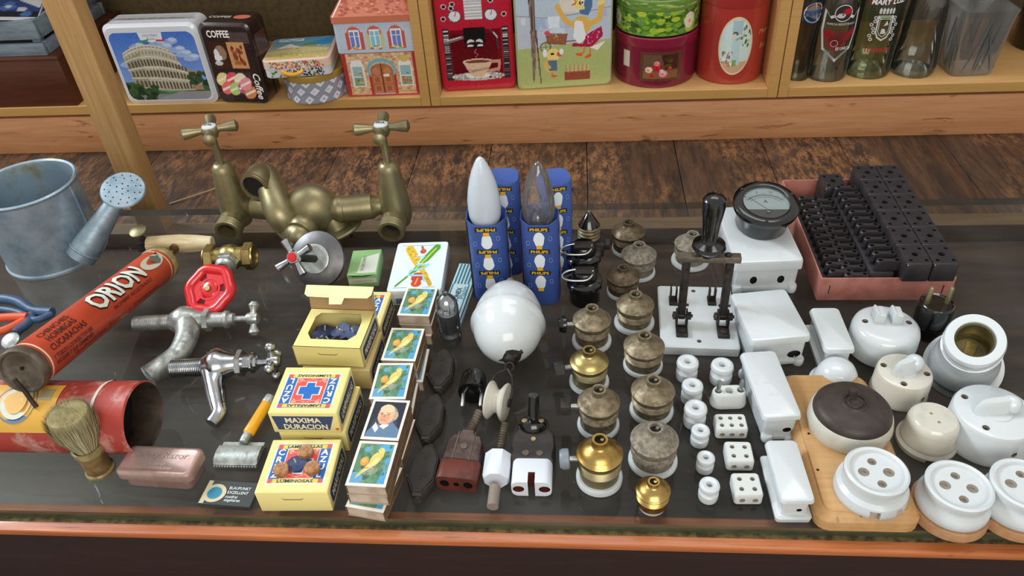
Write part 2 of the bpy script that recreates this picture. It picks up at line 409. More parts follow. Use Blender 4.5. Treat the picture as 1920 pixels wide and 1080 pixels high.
wood('plinth_wood', (212, 158, 112), (196, 138, 92), (166, 108, 68), (1.2, 12, 12), 5, .42, .8)
wood('mahogany', (92, 46, 26), (72, 34, 18), (54, 24, 13), (1, 12, 12), 6, .4)
wood('case_front', (44, 19, 10), (34, 14, 8), (24, 10, 6), (1, 12, 12), 5, .85)
wood('rail_wood', (192, 116, 66), (168, 92, 50), (120, 56, 26), (1, 14, 14), 6, .35, .5, coat=.2)
wood('beam_wood', (120, 94, 64), (96, 72, 48), (74, 54, 36), (1, 14, 14), 6, .6)
wood('post_wood', (198, 158, 104), (180, 140, 88), (134, 96, 54), (12, 12, 1), 5, .5, .3, fine=(120, 120, 3))
wood('board_wood', (190, 150, 98), (178, 134, 82), (150, 108, 64), (12, 1.5, 12), 4, .5, .3)
wood('disc_wood', (182, 140, 100), (164, 120, 80), (144, 98, 58), (10, 2, 10), 6, .6)
# ================================================================== setting
ZF, ZS = -.12, -.018          # platform boards, top of the shelf boards
def seam_floor():
    m, nt, out = _mat('floor_planks'); p = nt.nodes.new('ShaderNodeBsdfPrincipled'); nt.links.new(p.outputs[0], out.inputs[0])
    tc = nt.nodes.new('ShaderNodeTexCoord'); oi = tc.outputs['Object']
    a = ramp(nt, noise(nt, 5, 6, oi, (9, 1.2, 1), .65, 1.0), .38, .62)
    c = mix_rgb(nt, a, (92, 66, 49), (50, 37, 30))
    g = ramp(nt, noise(nt, 60, 5, oi, (3, .35, 1), .7), .45, .7)
    c = mix_rgb(nt, ramp(nt, g, 0, 1, 0, .55), c, (40, 30, 25))
    mw = nt.nodes.new('ShaderNodeMath'); mw.operation = 'MULTIPLY'
    nt.links.new(ramp(nt, noise(nt, 3.2, 3, oi, (1.3, 1, 1)), .42, .56), mw.inputs[0]); nt.links.new(ramp(nt, noise(nt, 34, 8, oi, (2.2, .8, 1), .85), .47, .57), mw.inputs[1])
    c = mix_rgb(nt, ramp(nt, mw.outputs[0], 0, 1, 0, .85), c, (158, 112, 74))
    sp = ramp(nt, noise(nt, 150, 2, oi), .78, .80)
    c = mix_rgb(nt, sp, c, (150, 140, 125))
    nt.links.new(c, p.inputs['Base Color']); nt.links.new(ramp(nt, a, 0, 1, .42, .6), p.inputs['Roughness'])
    b = nt.nodes.new('ShaderNodeBump'); b.inputs['Strength'].default_value = .35; b.inputs['Distance'].default_value = .002; nt.links.new(g, b.inputs['Height']); nt.links.new(b.outputs[0], p.inputs['Normal'])
seam_floor()
pbr('floor_shade', (72, 55, 44), .45, col2=(50, 39, 32), ns=5, stretch=(1, 8, 1), bump=.1)  # dark tone standing in for shade on the boards under the glass
fl = MB('floor_planks')
xs = [-1.9]+[at(1257, 270, ZF).x+.157*k for k in range(-9, 10)]+[1.9]
rs = random.Random(2); xs = [x+rs.uniform(-.03, .03) if 0 < i < len(xs)-1 else x for i, x in enumerate(xs)]
for a, b in zip(xs[:-1], xs[1:]):
    fl.box(((a+b)/2, 1.6, -.01), (b-a-.0012, 2.8, .02), b=.0008)
o = fl.build('floor'); o.location.z = ZF; o['kind'] = 'structure'
o = MB('dark_inside').box((0, 1.6, ZF-.03), (3.8, 2.8, .012)).build('floor_underside'); o.name = 'trim_1'; o['kind'] = 'structure'
pbr('wall_paint', (128, 118, 100), .9)
o = MB('wall_paint').box((0, 2.6, .9), (5, .05, 2.4)).build('wall_back'); o['kind'] = 'structure'

# the low display case with its glass top
case = thing('display_case', 'low dark wooden display case with an orange front rail, under the glass sheet', 'display case', (0, .38, ZF))
Z0 = -ZF
def cpart(name, mat, c, s, b=.001):
    return MB(mat).box((c[0], c[1]-.38, c[2]-ZF), s, b=b).build(name, case)
cpart('front_rail', 'rail_wood', (0, .388, -.0145), (2.4, .029, .008), .0015)
cpart('front_panel', 'case_front', (0, .394, -.26), (2.4, .016, .48))
cpart('shade_panel', 'floor_shade', (0, .677, ZF+.004), (2.36, .545, .006))  # dark sheet added over the boards, paints in the shade inside the case
cpart('side_rail', 'mahogany', (-1.19, .64, -.06), (.03, .49, .10)); cpart('side_rail', 'mahogany', (1.19, .64, -.06), (.03, .49, .10))
m = MB('green_mould'); m.box((0, .3852-.38, .1095), (2.38, .0045, .0012)); m.build('sealing_strip', case)
o = MB('mahogany').box((0, 0, .0175), (2.36, .03, .035), b=.002)
o = MB('beam_wood').box((0, 0, .0175), (2.36, .03, .035), b=.002).build('timber_beam')
put(o, 'long brown timber beam lying on the floor boards behind the glass top', 'beam', (0, .9655, ZF), 0)
g = MB('table_glass'); w, d = 2.4, .498
vs = [(-w/2, 0, -.01), (w/2, 0, -.01), (w/2, d, -.01), (-w/2, d, -.01), (-w/2, 0, 0), (w/2, 0, 0), (w/2, d, 0), (-w/2, d, 0)]
g.add(vs, [(4, 5, 6, 7)], 'table_glass'); g.add(vs, [(0, 1, 5, 4), (1, 2, 6, 5), (0, 4, 7, 3)], 'glass_edge'); g.add(vs, [(2, 3, 7, 6)], 'bottle_grey')
o = g.build('glass_sheet', recalc=False); put(o, 'thick clear glass sheet with a greenish edge topping the display case', 'glass top', (0, .387, 0))
# scratches live on the glass as wear
# slanting post on the beam
pb = at(297, 429, -.085)
bl, br, mid = at(275, 425, -.085), at(327, 427, -.085), at(316, 431, -.085)
pm = MB('post_wood')
ww = (at(316, 431, -.085)-at(273, 427, -.085)).length; ang = math.atan2((mid-at(273, 427, -.085)).y, (mid-at(273, 427, -.085)).x)
pm.box((0, 0, .40), (ww, .030, .80), b=.0012)
o = pm.build('wooden_post'); cx = (at(273, 427, -.085)+mid)/2
put(o, 'square pine post standing on the beam at the left', 'post', (cx.x, .9655, -.085), 0)
o = MB('straw').tube([(0, 0, 0), (.03, .012, .002), (.06, .03, .001), (.10, .05, .003)], .0012, 6).build('straw_stalk')
p = at(318, 382, ZF+.002); put(o, 'thin dry straw lying on the floor boards behind the brass mixer tap', 'straw', p, .15)

# ---- shelving
plinth = MB('plinth_wood'); plinth.box((0, .012, .0375), (3.4, .024, .075), b=.001)
o = plinth.build('plinth_board'); put(o, 'long knotty orange-brown board on the floor under the shelves', 'board', (0, 1.285, ZF))
o = MB('mahogany').box((0, .012, .0), (3.4, .02, .02)).build('x'); bpy.data.objects.remove(o)
SH = .62
def shelf(name_label, x0, x1, backmat, depth=.30, z1=SH):
    t = thing('shelf_unit', name_label, 'shelf', ((x0+x1)/2, 1.272, ZS-.016)); w = x1-x0
    def P(n, mat, c, s, b=.0006): return MB(mat).box(c, s, b=b).build(n, t)
    bb = MB('beech'); bb.box((0, depth/2, .008), (w-.034, depth, .016), b=.0006); bb.box((0, -.0006, .008), (w-.034, .0012, .0155), 'beech_edge'); bb.build('bottom_board', t)
    for s in (-1, 1):
        q = MB('beech'); q.box((s*(w/2-.0085), depth/2, z1/2), (.0165, depth, z1), b=.0006); q.box((s*(w/2-.0085), -.0006, z1/2), (.0160, .0012, z1), 'beech_edge'); q.build('side_panel', t)
    P('back_panel', backmat, (0, depth+.004, z1/2), (w, .006, z1)); P('upper_board', 'beech', (0, depth/2, z1-.008), (w-.034, depth, .016))
    return t
zz = ZS-.016
xa = at(808, 200, ZS-.016).x; xb = at(1455, 178, zz).x
xL = at(0, 215, zz).x
shelf('beech shelf unit holding the landmark, coffee and little house tins', -1.55, xa-.0005, 'cloth_back')
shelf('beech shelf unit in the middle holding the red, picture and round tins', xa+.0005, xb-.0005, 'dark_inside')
shelf('beech shelf unit at the right holding the empty glass bottles', xb+.0005, 1.3, 'shelf_back')
for x in (-.9, 1.15):   # feet carrying the shelves behind the plinth
    pass
o = MB('mahogany').box((0, .12, .0435), (3.2, .20, .0825)).build('support_block'); put(o, 'dark support running under the shelf units behind the plinth board', 'support', (0, 1.312, ZF))
# ================================================================== things on the shelves
WHITE = (238, 240, 244); BLACK = (18, 16, 16)
def front(p0, p1, z):
    a, b = at(*p0, z), at(*p1, z); x = b-a
    return (a+b)/2, math.atan2(x.y, x.x), x.length
def htop(p, pz, py): b = at(*p, pz); return zup(b, py)-pz

# --- landmark tin: white box with a rounded picture
c, ang, W = front((243, 196), (411, 193), ZS); H = htop((243, 196), ZS, 47); D = .05
a = Art(170, 130, (96, 140, 216)); a.vgrad((150, 180, 226), (72, 116, 206))
cl = (206, 220, 240)
for q in ((.20, .62), (.30, .80), (.12, .55), (.62, .78), (.70, .86), (.82, .68), (.9, .62), (.55, .84), (.76, .74), (.4, .76)):
    a.ell(q[0], q[1], .10, .045, cl, .2, .55); a.ell(q[0]+.04, q[1]+.03, .05, .03, (226, 234, 246), 0, .6)
a.rect(0, 0, 1, .16, (134, 138, 140)); a.poly([(0, .28), (1, .20), (1, .08), (0, .1)], (70, 104, 66)); a.poly([(.12, .22), (.55, .20), (.95, .16), (.5, .10)], (104, 152, 92))
st = (178, 168, 140); sh = (132, 124, 104)
st = (190, 184, 162)
def arow(yl, yr, amp, x, x0, x1): u = (x-x0)/(x1-x0); return yl+(yr-yl)*u+amp*(1-(2*u-1)**2)
lv = ((.20, .14, -.03, .12, .84), (.335, .27, .02, .11, .84), (.455, .40, .065, .10, .80), (.575, .53, .10, .09, .745), (.655, .66, .115, .09, .715), (.70, .735, .10, .10, .66))
pts = []
for q in lv: pts.append((q[3], q[0]))
n_ = 14; q = lv[-1]; pts += [(q[3]+(q[4]-q[3])*i/n_, arow(q[0], q[1], q[2], q[3]+(q[4]-q[3])*i/n_, q[3], q[4])) for i in range(1, n_+1)]
for q in lv[::-1][1:]: pts.append((q[4], q[1]))
q = lv[0]; pts += [(q[4]-(q[4]-q[3])*i/n_, arow(q[0], q[1], q[2], q[4]-(q[4]-q[3])*i/n_, q[3], q[4])) for i in range(1, n_)]
a.poly(pts, st); a.poly([(.10, .60), (.12, .22), (.30, .16), (.30, .72)], (150, 144, 126), .6)
for r_ in range(5):
    lo_, hi_ = lv[r_], lv[r_+1]; n = (17, 18, 19, 16, 14)[r_]
    for i in range(n):
        u = (i+.5)/n; u = u**.9; x = lo_[3]+(lo_[4]-lo_[3])*u; y0 = arow(lo_[0], lo_[1], lo_[2], x, lo_[3], lo_[4]); y1 = arow(hi_[0], hi_[1], hi_[2], x, hi_[3], hi_[4]); h_ = (y1-y0)
        if r_ < 3: a.rect(x-.0125, y0+h_*.14, x+.0125, y0+h_*.62, (98, 88, 72)); a.ell(x, y0+h_*.62, .0125, h_*.16, (98, 88, 72))
        else: a.rect(x-.006, y0+h_*.3, x+.006, y0+h_*.7, (132, 122, 104))
    a.line([(hi_[3]+(hi_[4]-hi_[3])*i/10, arow(hi_[0], hi_[1], hi_[2], hi_[3]+(hi_[4]-hi_[3])*i/10, hi_[3], hi_[4])) for i in range(11)], .014, (224, 218, 196))
a.poly([(.82, .14), (.80, .46), (.90, .42), (.93, .14)], (176, 140, 116)); a.blobs(12, [(120, 90, 76), (200, 170, 146)], .02, (.82, .2, .92, .42))
a.blobs(50, [(44, 76, 42), (58, 92, 50), (34, 60, 36)], .05, (-.02, .0, .34, .22)); a.blobs(26, [(40, 66, 44), (56, 84, 52)], .04, (.80, .22, 1.0, .40))
a.poly([(.3, 0), (1, .0), (1, .12), (.62, .12)], (152, 152, 156)); a.noise(7)
t = thing('landmark_tin', 'white rectangular tin picturing an ancient oval arena under a blue sky', 'tin', c, ang)
m = MB('print_gloss'); m.loft([[(x, y, z) for x, z in rr(w_, h_, r_, 5)] for y, w_, h_, r_ in ((.003, W-.006, H-.006, .014), (0.0, W-.012, H-.012, .012))][::-1] + [[(x, y, z) for x, z in rr(W, H, .014, 5)] for y in (.0045, D)], 'print_gloss', col=(222, 226, 234))
f = plane((0, 0, 0), (1, 0, 0), (0, 0, 1), .0004)
pw, ph = W*.90, H*.84
def mk(w, h, r):
    def q(u, v):
        x, y = abs(u-.5)*w, abs(v-.5)*h; x, y = x-(w/2-r), y-(h/2-r)
        return not (x > 0 and y > 0 and x*x+y*y > r*r)
    return q
m.art(a, plane((0, 0, -H*.02), (1, 0, 0), (0, 0, 1), .0004), pw, ph, 'print_gloss', mk(pw, ph, .014))
f = plane((0, 0, 0), (1, 0, 0), (0, 0, 1), .0009)
m.shape(f, [(-.022, ph*.5-.003), (.022, ph*.5-.003), (.020, ph*.5-.016), (.0, ph*.5-.021), (-.020, ph*.5-.016)], (232, 236, 244), 'print_gloss')
m.text('COLOSSEO', f, .006, (120, 124, 140), (0, ph*.5-.008), k=.0003, w=.028); m.text('Roma', f, .006, (120, 124, 140), (0, ph*.5-.014), k=.0003, shear=.2)
m.shape(f, [(-.024, ph*.5-.018), (-.006, ph*.5-.0145), (-.006, ph*.5-.0175), (-.022, ph*.5-.021)], (60, 150, 90), k=.0004); m.shape(f, [(.024, ph*.5-.016), (.008, ph*.5-.0155), (.008, ph*.5-.0185), (.024, ph*.5-.019)], (206, 52, 66), k=.0004)
ob = m.build('tin_body', t); ob.location.z = H/2
q = MB('print_gloss'); q.box((0, D*.55, H/2+.0003), (W-.03, D*.5, .0006), col=(206, 206, 210))
for i in range(7): q.text('Colosseo', plane(((-.5+(i+.5)/7)*(W-.04), D*.5, H/2+.0007), (1, 0, 0), (0, 1, 0)), .012, (120, 116, 112), shear=.3)
ob = q.build('top_band', t); ob.location.z = H/2

# --- coffee tin
c, ang, W = front((413, 194), (505, 195), ZS); H = htop((413, 194), ZS, 44); D = .06
ang += math.radians(-2)
a = Art(80, 110, (48, 34, 32)); a.rect(.55, .78, 1, .93, (84, 66, 62)); a.rect(0, 0, .3, .12, (66, 50, 48))
a.rect(.10, .45, .44, .80, (66, 36, 26)); a.ell(.30, .66, .12, .10, (152, 122, 96)); a.ell(.2, .62, .06, .09, (222, 226, 230)); a.rect(.13, .56, .3, .62, (232, 234, 236)); a.ell(.2, .52, .09, .03, (200, 206, 210))
a.rect(.48, .45, .86, .80, (204, 150, 98)); a.blobs(34, [(142, 70, 46), (120, 56, 36), (168, 96, 62)], .035, (.56, .52, .78, .74))
a.rect(.12, .08, .84, .40, (70, 52, 48))
for x, y, cc in ((.16, .30, (232, 216, 150)), (.38, .31, (226, 84, 106)), (.56, .30, (236, 226, 190)), (.22, .18, (238, 112, 116)), (.40, .17, (178, 212, 126)), (.60, .2, (196, 92, 140)), (.72, .12, (216, 140, 90)), (.66, .24, (240, 150, 160))):
    a.ell(x, y, .145, .085, cc, .3); a.line([(x-.11, y-.03), (x+.11, y+.03)], .03, (248, 238, 214))
a.noise(6)
t = thing('coffee_tin', 'dark brown coffee tin with bean and macaroon pictures beside the landmark tin', 'tin', c, ang)
m = MB('print_gloss'); m.loft([[(x, y, z) for x, z in rr(w_, h_, .012, 5)] for y, w_, h_ in ((0, W-.008, H-.008), (.004, W, H), (D*.93, W, H), (D, W-.006, H-.006))], col=(48, 34, 31))
m.art(a, plane((0, 0, 0), (1, 0, 0), (0, 0, 1), .0004), W-.010, H-.012, 'print_gloss', mk(W, H, .012))
f = plane((0, 0, 0), (1, 0, 0), (0, 0, 1), .0009)
m.text('COFFEE', f, .014, (236, 232, 226), (-W*.13, H*.375), w=W*.44, bold=.03, sy=1.2); m.text('Coffee', f, .018, (238, 234, 230), (W*.40, -H*.27), rot=-PI/2, shear=.25, bold=.02)
f2 = plane((W/2, D*.5, 0), (0, 1, 0), (0, 0, 1), .0006); m.shape(f2, [(-.02, -.03), (.02, -.03), (.02, .05), (-.02, .05)], (84, 56, 44), 'print_gloss')
f3 = plane((0, D*.5, H/2), (1, 0, 0), (0, 1, 0), .0006); m.text('COFFEE', f3, .012, (220, 214, 208), (-W*.18, 0), bold=.02); m.shape(f3, [(x*.016+W*.25, y*.010) for x, y in circ(1, 12)], (214, 120, 96))
ob = m.build('tin_body', t); ob.location.z = H/2
q = MB('bakelite_dusty'); q.loft([[(x, y, z) for x, z in rr(W+.001, H+.001, .0125, 5)] for y in (D*.62, D*.66)]); ob = q.build('lid_rim', t); ob.location.z = H/2

# --- round gingham tin with the little suitcase tin on top
rc = at(598, 172, ZS); r = size_at(57, 598, 172, ZS); Hg = .052
t = thing('gingham_tin', 'round grey and white gingham tin with a mustard lid under the little suitcase tin', 'tin', rc)
m = MB('print_gloss'); m.lathe([(r-.003, 0), (r, .002), (r, Hg-.010)], 40, col=(150, 154, 168))
f = wrap(r, 0, -PI/2, .0005)
for i in range(-8, 9):
    for j in range(3):
        x0, y0 = i*.0255+(j % 2)*.0127, .009+j*.0150
        m.add([f(x0+.0088, y0+.001), f(x0+.0012, y0+.0078), f(x0-.0088, y0-.001), f(x0-.0012, y0-.0078)], [(0, 1, 2, 3)], 'print_gloss', (222, 226, 236))
m.build('tin_body', t)
q = MB('print_gloss'); q.lathe([(r+.001, Hg-.012), (r+.0015, Hg-.010), (r+.0015, Hg-.002), (r-.001, Hg), (r-.006, Hg-.001)], 40, col=(166, 138, 66)); q.build('lid', t)
sc_, sa = at(571, 118, ZS+Hg+.022), .10
ws, ds, hs = .116, .106, .032
t = thing('suitcase_tin', 'little suitcase shaped tin printed with a beach postcard, resting on the gingham tin', 'tin', (rc.x-.014, rc.y-.004, ZS+Hg+.0008), sa)
a = Art(110, 80, (120, 186, 220)); a.vgrad((230, 196, 110), (70, 150, 205)); a.rect(0, .3, 1, .36, (90, 176, 214)); a.poly([(0, .36), (.5, .55), (1, .42), (1, .30), (0, .26)], (220, 200, 130)); a.poly([(.45, .62), (1, .98), (1, .6)], (46, 140, 196)); a.poly([(.1, .5), (.3, .72), (.5, .52)], (244, 240, 226)); a.poly([(.5, .6), (.62, .78), (.8, .6)], (104, 142, 70)); a.rect(.08, .84, .5, .96, (214, 230, 214)); a.line([(.1, .9), (.2, .93), (.3, .87), (.45, .92)], .03, (60, 130, 160)); a.blobs(40, [(240, 240, 236), (226, 120, 70), (70, 120, 70), (250, 220, 120)], .018, (.02, .02, .98, .6)); a.noise(9)
m = MB('print_gloss'); m.rrs([(0, ws-.004, ds-.004, .010), (.002, ws, ds, .012), (hs*.52, ws, ds, .012)], col=(206, 212, 214))
rs = random.Random(3)
for s0, s1, z0, z1 in ((-1, 1, .002, hs*.48),):
    f = plane((0, -ds/2, 0), (1, 0, 0), (0, 0, 1), .0004)
    for i in range(70):
        x = rs.uniform(-ws/2+.012, ws/2-.012); z = rs.uniform(.003, hs*.45); k = rs.choice([(40, 44, 70), (70, 120, 60), (50, 60, 90), (200, 90, 80)])
        m.shape(f, [(x+.0016*p, z+.0020*q_) for p, q_ in circ(1, 6)], k if x > -.02 else (84, 136, 66))
m.build('tin_body', t)
q = MB('print_gloss'); q.rrs([(hs*.52, ws+.002, ds+.002, .013), (hs-.002, ws+.002, ds+.002, .013), (hs, ws-.004, ds-.004, .011)], col=(226, 200, 180))
f = plane((0, -ds/2-.001, 0), (1, 0, 0), (0, 0, 1), .0004)
for i in range(130):
    x = rs.uniform(-ws/2+.012, ws/2-.012); z = rs.uniform(hs*.55, hs-.003)
    q.shape(f, [(x+.0018*p, z+.0018*q_) for p, q_ in circ(1, 6)], rs.choice([(220, 90, 70), (240, 200, 120), (90, 170, 170), (240, 240, 236), (210, 110, 130)]), 'print_gloss')
q.art(a, plane((0, 0, hs), (1, 0, 0), (0, 1, 0), .0005), ws-.010, ds-.010, 'print_gloss'); q.build('lid', t)
h = MB('yellow_plastic'); h.tube([(-.008+x*.018, -ds/2-.001-.005*math.sin(PI*k/6), hs*.42-.006*math.sin(PI*k/6)) for k, x in enumerate([-1, -.8, -.4, 0, .4, .8, 1])], .0034, 8); h.build('carry_handle', t)

# --- little house tin
c, ang, W = front((652, 182), (793, 177), ZS); H1 = htop((652, 182), ZS, 101); H2 = htop((652, 182), ZS, 44)-H1; D = .075
t = thing('house_tin', 'tin shaped as a two storey brick house with a tiled roof, beside the left divider', 'tin', c, ang)
a = Art(120, 76, (214, 178, 138))
rs = random.Random(5)
for j in range(16):
    for i in range(18):
        x = (i+(j % 2)*.5)/17; y = j/16; a.rect(x+.004, y+.008, x+.050, y+.052, rs.choice([(222, 190, 148), (206, 164, 122), (196, 136, 104), (230, 204, 166)]))
a.rect(0, 0, .05, 1, (178, 58, 60)); a.rect(.95, 0, 1, 1, (178, 58, 60)); a.rect(0, 0, 1, .03, (178, 58, 60))
a.rect(.32, .03, .70, .60, (186, 58, 60)); a.ell(.51, .62, .20, .26, (120, 176, 190)); a.ell(.51, .60, .165, .2, (204, 180, 160)); a.rect(.355, .04, .665, .60, (176, 108, 72)); a.ell(.51, .60, .155, .16, (176, 108, 72))
for x in (.38, .53):
    for y in (.08, .30): a.rect(x, y, x+.11, y+.18, (196, 128, 90)); a.rect(x+.02, y+.03, x+.09, y+.15, (166, 98, 64))
    a.ell(x+.055, .58, .05, .09, (196, 128, 90))
a.line([(.51, .04), (.51, .76)], .012, (110, 60, 40)); a.ell(.565, .48, .045, .04, (236, 226, 216)); a.rect(.37, .03, .65, .06, (180, 180, 196))
for x0 in (.09, .75):
    a.rect(x0, .22, x0+.18, .72, (232, 232, 228)); a.ell(x0+.09, .72, .09, .14, (232, 232, 228)); a.rect(x0+.02, .25, x0+.16, .44, (130, 168, 140)); a.rect(x0+.02, .48, x0+.16, .70, (150, 186, 190)); a.blobs(10, [(206, 96, 60), (230, 200, 90), (90, 140, 70)], .022, (x0+.04, .28, x0+.15, .6))
a.ell(.84, .86, .07, .08, (212, 186, 110)); a.noise(5)
m = MB('print_gloss'); m.rrs([(0, W, D, .008), (.004, W, D, .008), (H1, W, D, .008)], col=(182, 70, 66)); m.art(a, plane((0, -D/2, H1/2), (1, 0, 0), (0, 0, 1), .0005), W-.008, H1-.002, 'print_gloss')
ob = m.build('lower_storey', t); ob.location.y = D/2
b = Art(120, 50, (188, 200, 218)); b.noise(5)
for j in range(12): b.line([(0, j/12), (1, j/12)], .008, (168, 182, 204), .6)
for x0 in (.16, .43, .71):
    b.rect(x0-.045, .12, x0+.185, .70, (196, 92, 78) if x0 != .43 else (196, 196, 150)); b.ell(x0+.07, .70, .09, .20, (204, 104, 84)); b.rect(x0, .14, x0+.14, .78, (232, 236, 242)); b.rect(x0+.015, .2, x0+.125, .72, (112, 130, 196) if x0 != .43 else (130, 196, 214)); b.line([(x0+.07, .2), (x0+.07, .72)], .012, (232, 236, 242)); b.line([(x0, .58), (x0+.14, .58)], .02, (232, 236, 242)); b.blobs(14, [(220, 90, 70), (236, 210, 120), (90, 140, 80)], .018, (x0, .12, x0+.14, .22), asp=2)
m = MB('print_gloss'); W2 = W+.004; m.rrs([(H1, W2-.002, D+.002, .008), (H1+.001, W2, D+.004, .008), (H1+H2, W2, D+.004, .008)], col=(188, 198, 214)); m.art(b, plane((0, -D/2-.002, H1+H2/2), (1, 0, 0), (0, 0, 1), .0005), W2-.010, H2-.002, 'print_gloss')
ob = m.build('upper_storey', t); ob.location.y = D/2
m = MB('print_gloss'); z = H1+H2; m.rrs([(z, W2+.004, D+.008, .009), (z+.011, W2+.004, D+.008, .009)], col=(200, 118, 92)); m.rrs([(z+.011, W2+.002, D+.006, .008), (z+.048, W2-.05, D-.040, .006)], col=(206, 122, 98))
rs = random.Random(9)
for i in range(110):
    u = rs.uniform(-.46, .46); v = rs.uniform(.08, .92); y = -D/2-.003+v*.023; zz_ = z+.011+v*.037; x = u*(W2-.052*v)
    m.shape(plane((x, y-.0006, zz_+.0006), (1, 0, 0), (0, .53, .85)), [(p*.0035, q_*.0022) for p, q_ in circ(1, 7)], rs.choice([(190, 100, 80), (222, 140, 112), (176, 84, 66)]), 'print_gloss')
ob = m.build('roof', t); ob.location.y = D/2

# --- red tin with an espresso machine
c, ang, W = front((832, 173), (968, 166), ZS); H = .180; D = .06
t = thing('espresso_tin', 'red tin picturing an espresso machine with a cream cup of coffee', 'tin', c, ang)
a = Art(100, 150, (186, 32, 56)); a.rect(.12, .10, .86, .62, (120, 14, 28)); a.rect(.16, .14, .8, .58, (98, 10, 22))
a.vv = 0
for x0 in (.05, .87):
    a.rect(x0, .10, x0+.09, .64, (60, 50, 52))
    for j in range(26): a.rect(x0+.01, .11+j*.02, x0+.08, .12+j*.02, rs.choice([(216, 214, 216), (120, 110, 112), (40, 34, 36)]))
a.rect(.34, .48, .64, .64, (26, 22, 24)); a.ell(.43, .49, .05, .03, (220, 216, 214)); a.ell(.55, .49, .05, .03, (220, 216, 214)); a.ell(.49, .46, .13, .035, (30, 24, 26)); a.ell(.42, .455, .045, .012, (230, 226, 224)); a.ell(.56, .455, .045, .012, (230, 226, 224))
a.line([(.08, .50), (.32, .545)], .032, (120, 116, 118)); a.line([(.09, .515), (.3, .55)], .010, (226, 224, 224)); a.line([(.7, .62), (.80, .55), (.81, .42)], .02, (70, 66, 68)); a.line([(.76, .58), (.81, .53)], .016, (220, 220, 220))
a.ell(.5, .13, .38, .045, (196, 192, 190)); a.blobs(60, [(70, 66, 66), (236, 234, 232), (150, 146, 144)], .022, (.14, .10, .86, .16), asp=.5); a.ell(.5, .135, .18, .028, (232, 230, 228))
a.poly([(.29, .29), (.72, .29), (.62, .16), (.56, .12), (.44, .12), (.38, .16)], (222, 190, 162)); a.ell(.505, .29, .215, .028, (226, 200, 176)); a.ell(.505, .287, .18, .018, (120, 72, 44)); a.line([(.70, .28), (.82, .28), (.80, .20), (.66, .18)], .035, (206, 150, 132)); a.line([(.48, .33), (.52, .36), (.47, .39), (.5, .42)], .010, (226, 150, 160), .7)
for x in (.24, .74): a.ell(x, .76, .095, .062, (70, 66, 70)); a.ell(x, .76, .08, .052, (222, 224, 228)); a.line([(x, .76), (x+.02, .80)], .012, (200, 50, 50))
a.rect(.38, .72, .62, .99, (186, 186, 190))
for j in range(9): a.rect(.38, .73+j*.03, .62, .74+j*.03, (236, 238, 240))
for x, y in ((.08, .74), (.1, .86), (.92, .76), (.22, .88), (.75, .9), (.2, .84)): a.ell(x, y, .035, .024, (226, 220, 222)); a.ell(x, y, .026, .018, (30, 26, 30))
a.noise(5)
m = MB('print_gloss'); m.loft([[(x, y, z) for x, z in rr(w_, h_, .010, 4)] for y, w_, h_ in ((0, W-.006, H-.006), (.003, W, H), (D, W, H))], col=(182, 20, 46)); m.art(a, plane((0, 0, 0), (1, 0, 0), (0, 0, 1), .0005), W-.008, H-.010, 'print_gloss', mk(W, H, .010))
m.text('Cappuccino', plane((0, 0, 0), (1, 0, 0), (0, 0, 1), .001), .008, (120, 84, 60), (.002, -H*.285), rot=.15, shear=.3, w=W*.30)
ob = m.build('tin_body', t); ob.location.z = H/2
q = MB('print_gloss'); q.loft([[(x, y, z) for x, z in rr(W+.0012, H+.0012, .0105, 4)] for y in (.012, .015)], col=(150, 14, 36)); ob = q.build('lid_rim', t); ob.location.z = H/2

# --- tin with ducks hanging out washing
c, ang, W = front((972, 170), (1146, 159), ZS); H = .168; D = .07
t = thing('washing_day_tin', 'pale green tin picturing two ducks with a washing line and wheelbarrow', 'tin', c, ang)
a = Art(150, 170, (198, 206, 214)); a.rect(0, 0, 1, .40, (178, 192, 126)); a.vgrad((198, 198, 210), (186, 204, 220)); a.poly([(0, 0), (1, 0), (1, .50), (0, .44)], (176, 188, 122)); a.rect(.46, .8, .7, 1, (222, 216, 204))
a.line([(.0, .80), (.3, .76), (.6, .78), (1, .84)], .006, (130, 110, 100))
a.poly([(.19, .76), (.30, .75), (.32, .64), (.26, .66), (.25, .70), (.23, .63), (.18, .64)], (166, 190, 216)); a.poly([(.33, .77), (.46, .77), (.45, .64), (.34, .65)], (222, 234, 246)); a.poly([(.05, .78), (.10, .78), (.10, .70), (.05, .70)], (214, 220, 228)); a.ell(.54, .68, .035, .04, (176, 192, 220)); a.poly([(.88, .80), (.95, .82), (.96, .74), (.90, .74)], (178, 182, 222))
y_ = (226, 182, 92); yl = (240, 214, 130)
a.line([(.44, .86), (.52, .72), (.62, .66)], .055, y_); a.ell(.44, .87, .03, .03, y_); a.line([(.72, .64), (.88, .72), (.90, .88)], .06, y_); a.ell(.90, .90, .05, .03, yl, .8)
a.ell(.69, .66, .10, .10, y_); a.poly([(.62, .72), (.70, .70), (.74, .52), (.66, .46), (.60, .54)], (236, 240, 246)); a.poly([(.74, .56), (.90, .64), (.92, .54), (.80, .42), (.58, .44), (.60, .48), (.70, .46)], (176, 36, 80)); a.blobs(26, [(240, 214, 222)], .007, (.64, .44, .9, .6)); a.poly([(.78, .42), (.95, .48), (.86, .38)], (240, 238, 232))
a.ell(.685, .90, .075, .07, yl); a.ell(.68, .895, .018, .020, (60, 44, 40)); a.ell(.70, .90, .022, .02, (250, 250, 250)); a.ell(.697, .897, .012, .012, (40, 30, 30)); a.poly([(.58, .95), (.63, .91), (.57, .87), (.63, .88), (.64, .92)], (226, 110, 50)); a.ell(.76, .88, .045, .075, (84, 120, 158)); a.poly([(.66, .82), (.80, .84), (.76, .76), (.68, .78)], (84, 120, 158))
